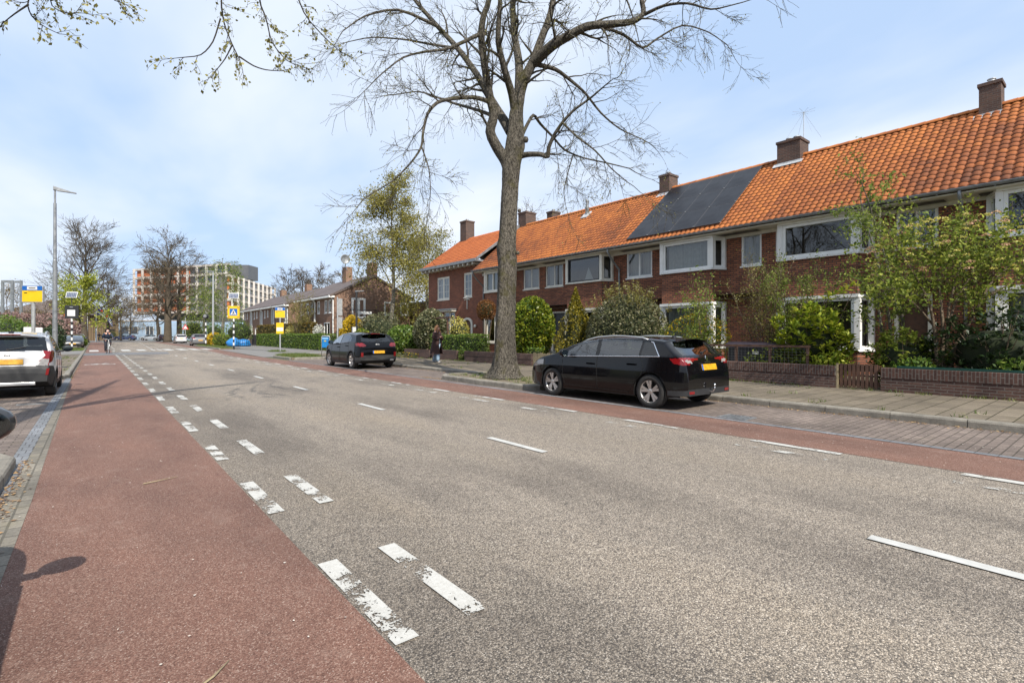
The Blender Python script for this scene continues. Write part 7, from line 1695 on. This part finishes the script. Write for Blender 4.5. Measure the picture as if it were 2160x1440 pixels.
# ---------------------------------------------------------------- people
def skin_body(name, joints, edges, mat, parent, sub=2):
    bm = bmesh.new(); ly = bm.verts.layers.skin.verify(); vs = []
    for i, (co, r) in enumerate(joints):
        v = bm.verts.new(co); v[ly].radius = (r if hasattr(r, '__len__') else (r, r)); v[ly].use_root = (i == 0); vs.append(v)
    for a, b in edges: bm.edges.new((vs[a], vs[b]))
    me = bpy.data.meshes.new(name); bm.to_mesh(me); bm.free(); me.materials.append(mat)
    o = bpy.data.objects.new(name, me); C.objects.link(o); o.parent = parent
    md = o.modifiers.new('Skin', 'SKIN'); md.use_smooth_shade = True; sd = o.modifiers.new('Sub', 'SUBSURF'); sd.levels = sub; sd.render_levels = sub
    return o
def loft(mb, rings, n=18, m=0, caps=True):
    """rings of (centre, rx, ry) stacked into a soft tube"""
    vs = []
    for c_, rx_, ry_ in rings:
        for j in range(n): a = 2*math.pi*j/n; vs.append((c_[0]+rx_*math.cos(a), c_[1]+ry_*math.sin(a), c_[2]))
    k = len(rings); fs = [(i*n+j, i*n+(j+1) % n, (i+1)*n+(j+1) % n, (i+1)*n+j) for i in range(k-1) for j in range(n)]
    if caps: fs += [tuple(range(n-1, -1, -1)), tuple((k-1)*n+j for j in range(n))]
    mb.add(vs, fs, m)
def head(parent, c, s=1.0, tilt=0, hair=None, yaw=0, beard=False):
    """face parts around the head centre c, looking towards -y"""
    Rm = Matrix.Rotation(yaw, 3, 'Z') @ Matrix.Rotation(tilt, 3, 'X'); c = Vector(c); T = lambda x, y, z: c + Rm @ (Vector((x, y, z))*s)
    def ell(mb, x, y, z, rx_, ry_, rz_, n=12, m=0):
        mb.lathe([(math.sin(math.pi*k/8), -math.cos(math.pi*k/8)) for k in range(9)], n); b0 = len(mb.v)-9*n
        for i in range(b0, len(mb.v)): p = mb.v[i]; mb.v[i] = tuple(T(x+p[0]*rx_, y+p[1]*ry_, z+p[2]*rz_))
    mb = MB(); ell(mb, 0, -.085, -.02, .016, .028, .03); [ell(mb, sx*.078, .005, -.01, .012, .02, .032) for sx in (-1, 1)]; ell(mb, 0, -.02, -.06, .062, .07, .07, 16); fo = mb.build('face', M['skin'], parent, local=True, smooth=True)
    mb = MB(); [ell(mb, sx*.032, -.083, .012, .013, .008, .008) for sx in (-1, 1)]; mb.build('eyes', M['black'], fo, local=True)
    mb = MB(); ell(mb, 0, -.078, -.068, .024, .008, .006); mb.build('mouth', plain('lips', (.35,.12,.1), .5), fo, local=True)
    return T, ell
# the woman in the long brown coat, walking and looking at her phone
M['coat'] = plain('brown_wool_coat', (.048,.022,.019), .9, var=.3, vs=9, bump=.2); M['jeans'] = plain('light_blue_jeans', (.33,.45,.58), .85, var=.2, vs=10); M['hair'] = plain('light_brown_hair', (.26,.12,.05), .6, var=.35, vs=25); M['shoe'] = plain('white_trainer', (.6,.58,.56), .6)
def woman(p, rz):
    o = thing('person', 'long haired person in a long dark brown coat and light jeans looking at a phone', 'person', (0, 0, 0))
    J = [((0,0,.92), .13), ((0,.0,1.10), .115), ((0,.0,1.28), .14), ((0,.005,1.41), .10), ((0,-.005,1.49), .048), ((0,-.02,1.56), .07), ((0,-.02,1.64), .085), ((0,-.015,1.70), .055),
         ((-.09,0,.86), .095), ((-.10,-.13,.50), .065), ((-.10,-.14,.30), .055), ((-.10,-.12,.09), .042), ((-.10,-.24,.04), .04),
         ((.09,0,.86), .095), ((.11,.10,.50), .065), ((.11,.20,.28), .055), ((.11,.27,.10), .042), ((.115,.17,.04), .04),
         ((-.17,0,1.40), .06), ((-.25,.02,1.15), .05), ((-.20,-.17,1.10), .042), ((-.06,-.26,1.20), .033), ((-.03,-.29,1.22), .03),
         ((.17,0,1.40), .06), ((.25,.02,1.15), .05), ((.18,-.17,1.10), .042), ((.06,-.25,1.18), .033), ((.03,-.28,1.20), .03)]
    E = [(0,1),(1,2),(2,3),(3,4),(4,5),(5,6),(6,7),(0,8),(8,9),(9,10),(10,11),(11,12),(0,13),(13,14),(14,15),(15,16),(16,17),(3,18),(18,19),(19,20),(20,21),(21,22),(3,23),(23,24),(24,25),(25,26),(26,27)]
    skin_body('body', J, E, M['skin'], o)
    T, ell = head(o, (0, -.03, 1.62), 1.0, -.25)
    mb = MB(); ell(mb, 0, .012, .03, .092, .10, .10, 18); loft(mb, [((0,.05,1.66), .085, .065), ((0,.065,1.55), .10, .06), ((0,.07,1.42), .12, .06), ((0,.07,1.30), .115, .055), ((0,.06,1.22), .07, .04)], 14)
    for sx in (-1, 1): mb.tube([(sx*.075,-.03,1.68), (sx*.088,-.06,1.56), (sx*.09,-.10,1.42), (sx*.075,-.13,1.30)], [.025,.03,.035,.02], 8)
    mb.build('hair', M['hair'], o, local=True, smooth=True)
    mb = MB()   # trousers
    for sx, pts in ((-1, [(-.09,0,.92), (-.10,-.10,.52), (-.10,-.14,.30), (-.10,-.12,.07)]), (1, [(.09,0,.92), (.11,.09,.52), (.11,.20,.28), (.11,.27,.08)])): mb.tube(pts, [.115, .09, .085, .095], 14)
    mb.build('jeans', M['jeans'], o, local=True, smooth=True)
    for pts in ([(-.10,-.06,.05), (-.10,-.15,.055), (-.10,-.26,.035)], [(.11,.33,.06), (.113,.24,.055), (.115,.14,.035)]): mb = MB(); mb.tube(pts, [.045,.055,.035], 10); mb.build('shoe', M['shoe'], o, local=True, smooth=True)
    mb = MB(); n = 22; rings = [(.40,.31,.30), (.6,.29,.26), (.85,.255,.22), (1.08,.225,.185), (1.28,.225,.17), (1.39,.205,.14), (1.46,.10,.09)]; vs = []; r_ = random.Random(8)
    for (z, rx_, ry_) in rings:
        for j in range(n+1):
            a = -math.pi/2 + .30*(1 if z < 1.1 else .35) + (2*math.pi-.60*(1 if z < 1.1 else .35))*j/n; w = 1+.05*math.sin(j*1.9)*(1.5-z); vs.append((rx_*w*math.cos(a), ry_*w*math.sin(a)+(.03 if z < .9 else 0), z))
    m_ = n+1; mb.add(vs, [(i*m_+j, i*m_+j+1, (i+1)*m_+j+1, (i+1)*m_+j) for i in range(len(rings)-1) for j in range(n)])
    mb.tube([(-.16,0,1.40), (-.255,.02,1.15), (-.21,-.15,1.10), (-.10,-.23,1.17)], [.085,.075,.065,.06], 12); mb.tube([(.16,0,1.40), (.255,.02,1.15), (.19,-.15,1.10), (.10,-.22,1.155)], [.085,.075,.065,.06], 12)
    mb.tube([(-.1,.05,1.47), (-.10,-.06,1.46), (-.05,-.16,1.34), (-.07,-.19,1.15)], [.03,.035,.04,.02], 8); mb.tube([(.1,.05,1.47), (.10,-.06,1.46), (.05,-.16,1.34), (.07,-.19,1.15)], [.03,.035,.04,.02], 8)
    mb.build('coat', M['coat'], o, local=True, smooth=True)
    mb = MB(); loft(mb, [((0,-.02,.9), .15, .12), ((0,-.02,1.1), .14, .13), ((0,-.02,1.4), .13, .11)], 14); mb.build('shirt', plain('blue_grey_shirt', (.3,.36,.42), .9), o, local=True, smooth=True)
    for sx in (-1, 1):   # fingers around the phone
        mb = MB(); h0 = Vector((sx*.045, -.275, 1.20))
        for k in range(4): a = h0+Vector((-sx*.006*k, -.012, .014*(1.5-k))); mb.tube([h0, a+Vector((-sx*.02,-.018,.0)), a+Vector((-sx*.042,-.012,.006))], [.011,.009,.007], 6)
        mb.tube([h0, h0+Vector((-sx*.005,.02,.03)), h0+Vector((-sx*.025,.012,.045))], [.011,.010,.008], 6); mb.build('fingers', M['skin'], o, local=True, smooth=True)
    o.location = p; o.rotation_euler = (0, 0, rz)
    return o
p = on_ground(922, 764.5, .12); w_ = woman((p.x, p.y, .12), .35)
ph = Matrix.Rotation(.35, 3, 'Z') @ Vector((0, -.31, 1.22)); q = thing('phone', 'small dark phone held by the person in the brown coat', 'phone', (p.x+ph.x, p.y+ph.y, .12+ph.z), rz=.35)
b = MB(); b.prism([(-.036,-.02,-.07), (.036,-.02,-.07), (.036,.03,.06), (-.036,.03,.06)], (0,.009,.004)); b.build('case', M['black'], q, local=True)
# bicycles and riders
def bicycle(label, col, loc, rz):
    o = thing('bicycle', label, 'bicycle', (0, 0, 0))   # rides towards -y
    for y in (-.55, .53):
        b = MB(); b.lathe([(.335,-.02), (.35,0), (.335,.02), (.318,0)], 28, 'x', (0, y, .35), close=True); w = b.build('wheel', M['rubber'], o, local=True, smooth=True)
        b = MB(); b.lathe([(.318,-.013), (.30,0), (.318,.013)], 28, 'x', (0, y, .35), close=True); b.lathe([(0,-.05), (.03,-.04), (.03,.04), (0,.05)], 10, 'x', (0, y, .35))
        for k in range(14): a = k*math.pi/7; b.tube([(0, y, .35), (0, y+.31*math.cos(a), .35+.31*math.sin(a))], .002, 3)
        b.build('rim', M['steel'], w, local=True)
        b = MB(); pts = [(0, y+.375*math.cos(a), .35+.375*math.sin(a)) for a in np.linspace(.2, 2.6, 10)]; b.tube(pts, .022, 6); b.build('mudguard', M[col], o, local=True)
    b = MB(); bb = (0, .05, .30); hd = (0, -.40, .88); st = (0, .22, .78)
    for a, c_, r in ((hd, bb, .024), (st, bb, .02), ((0,-.37,.72), st, .018), (bb, (0,.53,.35), .016), (st, (0,.53,.35), .013), ((0,-.55,.35), (0,-.37,1.02), .018)): b.tube([a, c_], r, 8)
    b.build('frame', M[col], o, local=True)
    b = MB(); b.tube([(-.29,-.16,1.06), (-.27,-.28,1.10), (-.10,-.40,1.07), (0,-.38,1.02), (.10,-.40,1.07), (.27,-.28,1.10), (.29,-.16,1.06)], .014, 8); b.build('handlebar', M['steel'], o, local=True, smooth=True)
    b = MB(); b.bbox((-.08,.12,.90), (.08,.40,.97), .03); b.tube([(0,.22,.78), (0,.25,.90)], .014, 6); b.build('saddle', M['black'], o, local=True)
    b = MB(); b.lathe([(0,-.02), (.05,-.02), (.055,.03), (0,.05)], 12, 'y', (0,-.50,.83)); b.build('front_light', M['clearlamp'], o, local=True)
    for sx, (y, z) in ((-1, (.05,.14)), (1, (.05,.46))): b = MB(); b.tube([(0,.05,.30), (sx*.09, y, z)], .012, 6); b.bbox((sx*.09-.045 if sx < 0 else .09, y-.05, z-.012), (sx*.09 if sx < 0 else .135, y+.05, z+.012), .006); b.build('pedal', M['black'], o, local=True)
    o.location = loc; o.rotation_euler = (0, 0, rz); return o
def rider(label, loc, rz, jacket, trousers, hairmat=None, bald=True):
    o = thing('person', label, 'person', (0, 0, 0))
    J = [((0,.20,1.02), .14), ((0,.14,1.20), .13), ((0,.06,1.38), .15), ((0,.01,1.50), .10), ((0,-.03,1.57), .052), ((0,-.06,1.64), .075), ((0,-.06,1.71), .085), ((0,-.05,1.77), .055),
         ((-.10,.14,.98), .10), ((-.13,-.10,.62), .07), ((-.12,.06,.30), .055), ((-.11,.08,.17), .045), ((-.11,-.03,.15), .04),
         ((.10,.14,.98), .10), ((.13,-.20,.84), .07), ((.12,.04,.60), .055), ((.11,.08,.50), .045), ((.11,-.03,.48), .04),
         ((-.18,.03,1.48), .06), ((-.29,-.04,1.27), .05), ((-.28,-.15,1.13), .04), ((-.28,-.20,1.10), .035), ((.18,.03,1.48), .06), ((.29,-.04,1.27), .05), ((.28,-.15,1.13), .04), ((.28,-.20,1.10), .035)]
    E = [(0,1),(1,2),(2,3),(3,4),(4,5),(5,6),(6,7),(0,8),(8,9),(9,10),(10,11),(11,12),(0,13),(13,14),(14,15),(15,16),(16,17),(3,18),(18,19),(19,20),(20,21),(3,22),(22,23),(23,24),(24,25)]
    skin_body('body', J, E, M['skin'], o); T, ell = head(o, (0, -.07, 1.69), 1.0, .15)
    mb = MB(); ell(mb, 0, .012, .03 if not bald else -.02, .093, .095, .095 if not bald else .06, 14); mb.build('hair', M[hairmat or 'signwhite'], o, local=True, smooth=True)
    mb = MB(); loft(mb, [((0,.22,.98), .185, .15), ((0,.15,1.18), .18, .15), ((0,.07,1.38), .205, .155), ((0,.03,1.50), .16, .11), ((0,.0,1.56), .075, .07)], 18)
    for sx in (-1, 1): mb.tube([(sx*.17,.03,1.47), (sx*.295,-.04,1.27), (sx*.285,-.14,1.14), (sx*.28,-.17,1.115)], [.085,.07,.058,.05], 12)
    mb.build('jacket', M[jacket], o, local=True, smooth=True)
    mb = MB(); mb.tube([(-.08,.20,1.02), (-.13,-.10,.62), (-.12,.06,.30), (-.115,.08,.19)], [.125,.09,.07,.065], 12); mb.tube([(.08,.20,1.02), (.13,-.20,.84), (.12,.04,.60), (.115,.07,.53)], [.125,.09,.07,.065], 12); mb.build('trousers', M[trousers], o, local=True, smooth=True)
    for a, z in ((-.11, .16), (.11, .49)): mb = MB(); mb.tube([(a,.13,z+.01), (a,.03,z+.02), (a,-.09,z)], [.04,.048,.035], 8); mb.build('shoe', plain('brown_shoe', (.06,.03,.02), .5), o, local=True, smooth=True)
    for sx in (-1, 1):
        mb = MB(); 
        for k in range(4): y = -.225+k*.02; mb.tube([(sx*.255, y, 1.115), (sx*.275, y-.012, 1.085), (sx*.295, y+.005, 1.06)], [.011,.010,.008], 5)
        mb.tube([(sx*.26,-.17,1.11), (sx*.25,-.2,1.075)], [.011,.008], 5); mb.build('fingers', M['skin'], o, local=True)
    o.location = loc; o.rotation_euler = (0, 0, rz); return o
M['navy'] = plain('navy_jacket', (.014,.024,.045), .75, var=.25, vs=8); M['navytr'] = plain('dark_trousers', (.016,.017,.026), .85, var=.2)
p = on_ground(230, 746.5); p = Vector((p.x*.92, 48.8, .012)); yaw = .12
bicycle('white city bicycle with a curved handlebar ridden along the red lane', 'signwhite', p, yaw); rider('bald person in a dark navy jacket riding the white bicycle', p, yaw, 'navy', 'navytr')
p = at_depth(209.5, 719, 108); p.z = .01; bicycle('yellow bicycle far down the cycle lane before the brown hall', 'yellow', p, .1); rider('distant person in black riding the yellow bicycle', p, .1, 'black', 'black', 'black', False)
# ================================================================ camera, sun, sky
cam = bpy.data.cameras.new('camera'); co = bpy.data.objects.new('camera', cam); C.objects.link(co)
cam.sensor_width = 36; cam.lens = 18.0; cam.clip_start = .05; cam.clip_end = 3000
cam.shift_y = -(720-HY)/2160
co.location = (0, 0, CH); co.rotation_euler = (R(90), 0, -TH); SC.camera = co
SUN_EL, sx_, sy_ = 43.0, -.20, -.98
sl_ = bpy.data.lights.new('sun', 'SUN'); sl_.energy = 4.2; sl_.angle = R(.5); sl_.color = (1, .94, .84)
so = bpy.data.objects.new('sun', sl_); C.objects.link(so)
h = math.hypot(sx_, sy_); ce, se = math.cos(R(SUN_EL)), math.sin(R(SUN_EL))
sdir = Vector((sx_/h*ce, sy_/h*ce, se)); so.rotation_euler = sdir.to_track_quat('Z', 'Y').to_euler(); so.location = (-20, -40, 50)
w = bpy.data.worlds.new('World'); SC.world = w; w.use_nodes = True; nt = w.node_tree; g = NG(nt); bg = nt.nodes['Background']
sky = g.n('ShaderNodeTexSky'); sky.sky_type = 'NISHITA'; sky.sun_disc = False; sky.sun_elevation = R(SUN_EL); sky.sun_rotation = math.atan2(sx_, sy_); sky.air_density = 1.0; sky.dust_density = 1.2; sky.ozone_density = 1.0
# thin cloud veils: noise over a flat cloud layer, brighter than the clear sky
geo = g.n('ShaderNodeTexCoord'); sp = g.n('ShaderNodeSeparateXYZ'); g.l(geo.outputs['Generated'], sp.inputs[0])
zc = g.math('ADD', g.math('MAXIMUM', sp.outputs[2], 0.0), .16)
cb = g.n('ShaderNodeCombineXYZ'); g.l(g.math('DIVIDE', sp.outputs[0], zc), cb.inputs[0]); g.l(g.math('DIVIDE', sp.outputs[1], zc), cb.inputs[1])
mp = g.n('ShaderNodeMapping'); mp.inputs['Rotation'].default_value = (0, 0, .5); mp.inputs['Scale'].default_value = (1.0, .55, 1); mp.inputs['Location'].default_value = (3.1, 1.7, 0); g.l(cb.outputs[0], mp.inputs['Vector'])
n1 = g.noise(mp.outputs[0], .95, 5, .5, .2); n2 = g.noise(mp.outputs[0], 3.0, 4, .5)
cl = g.ramp(g.math('ADD', g.math('MULTIPLY', n1, .85), g.math('MULTIPLY', n2, .15)), [(.38, .0), (.64, .95)])
veil = g.math('MAXIMUM', cl, .0)
base = g.mix(.85, sky.outputs[0], (3.9, 5.15, 7.15))
col = g.mix(veil, base, (6.4, 6.8, 7.4))
g.l(col, bg.inputs['Color']); bg.inputs['Strength'].default_value = .10
SC.view_settings.view_transform = 'Standard'; SC.view_settings.look = 'None'; SC.view_settings.gamma = 1; SC.view_settings.use_curve_mapping = False; SC.view_settings.exposure = .6
SC.cycles.max_bounces = 6; SC.cycles.transparent_max_bounces = 16; SC.cycles.diffuse_bounces = 3; SC.cycles.glossy_bounces = 3; SC.cycles.sample_clamp_indirect = 6
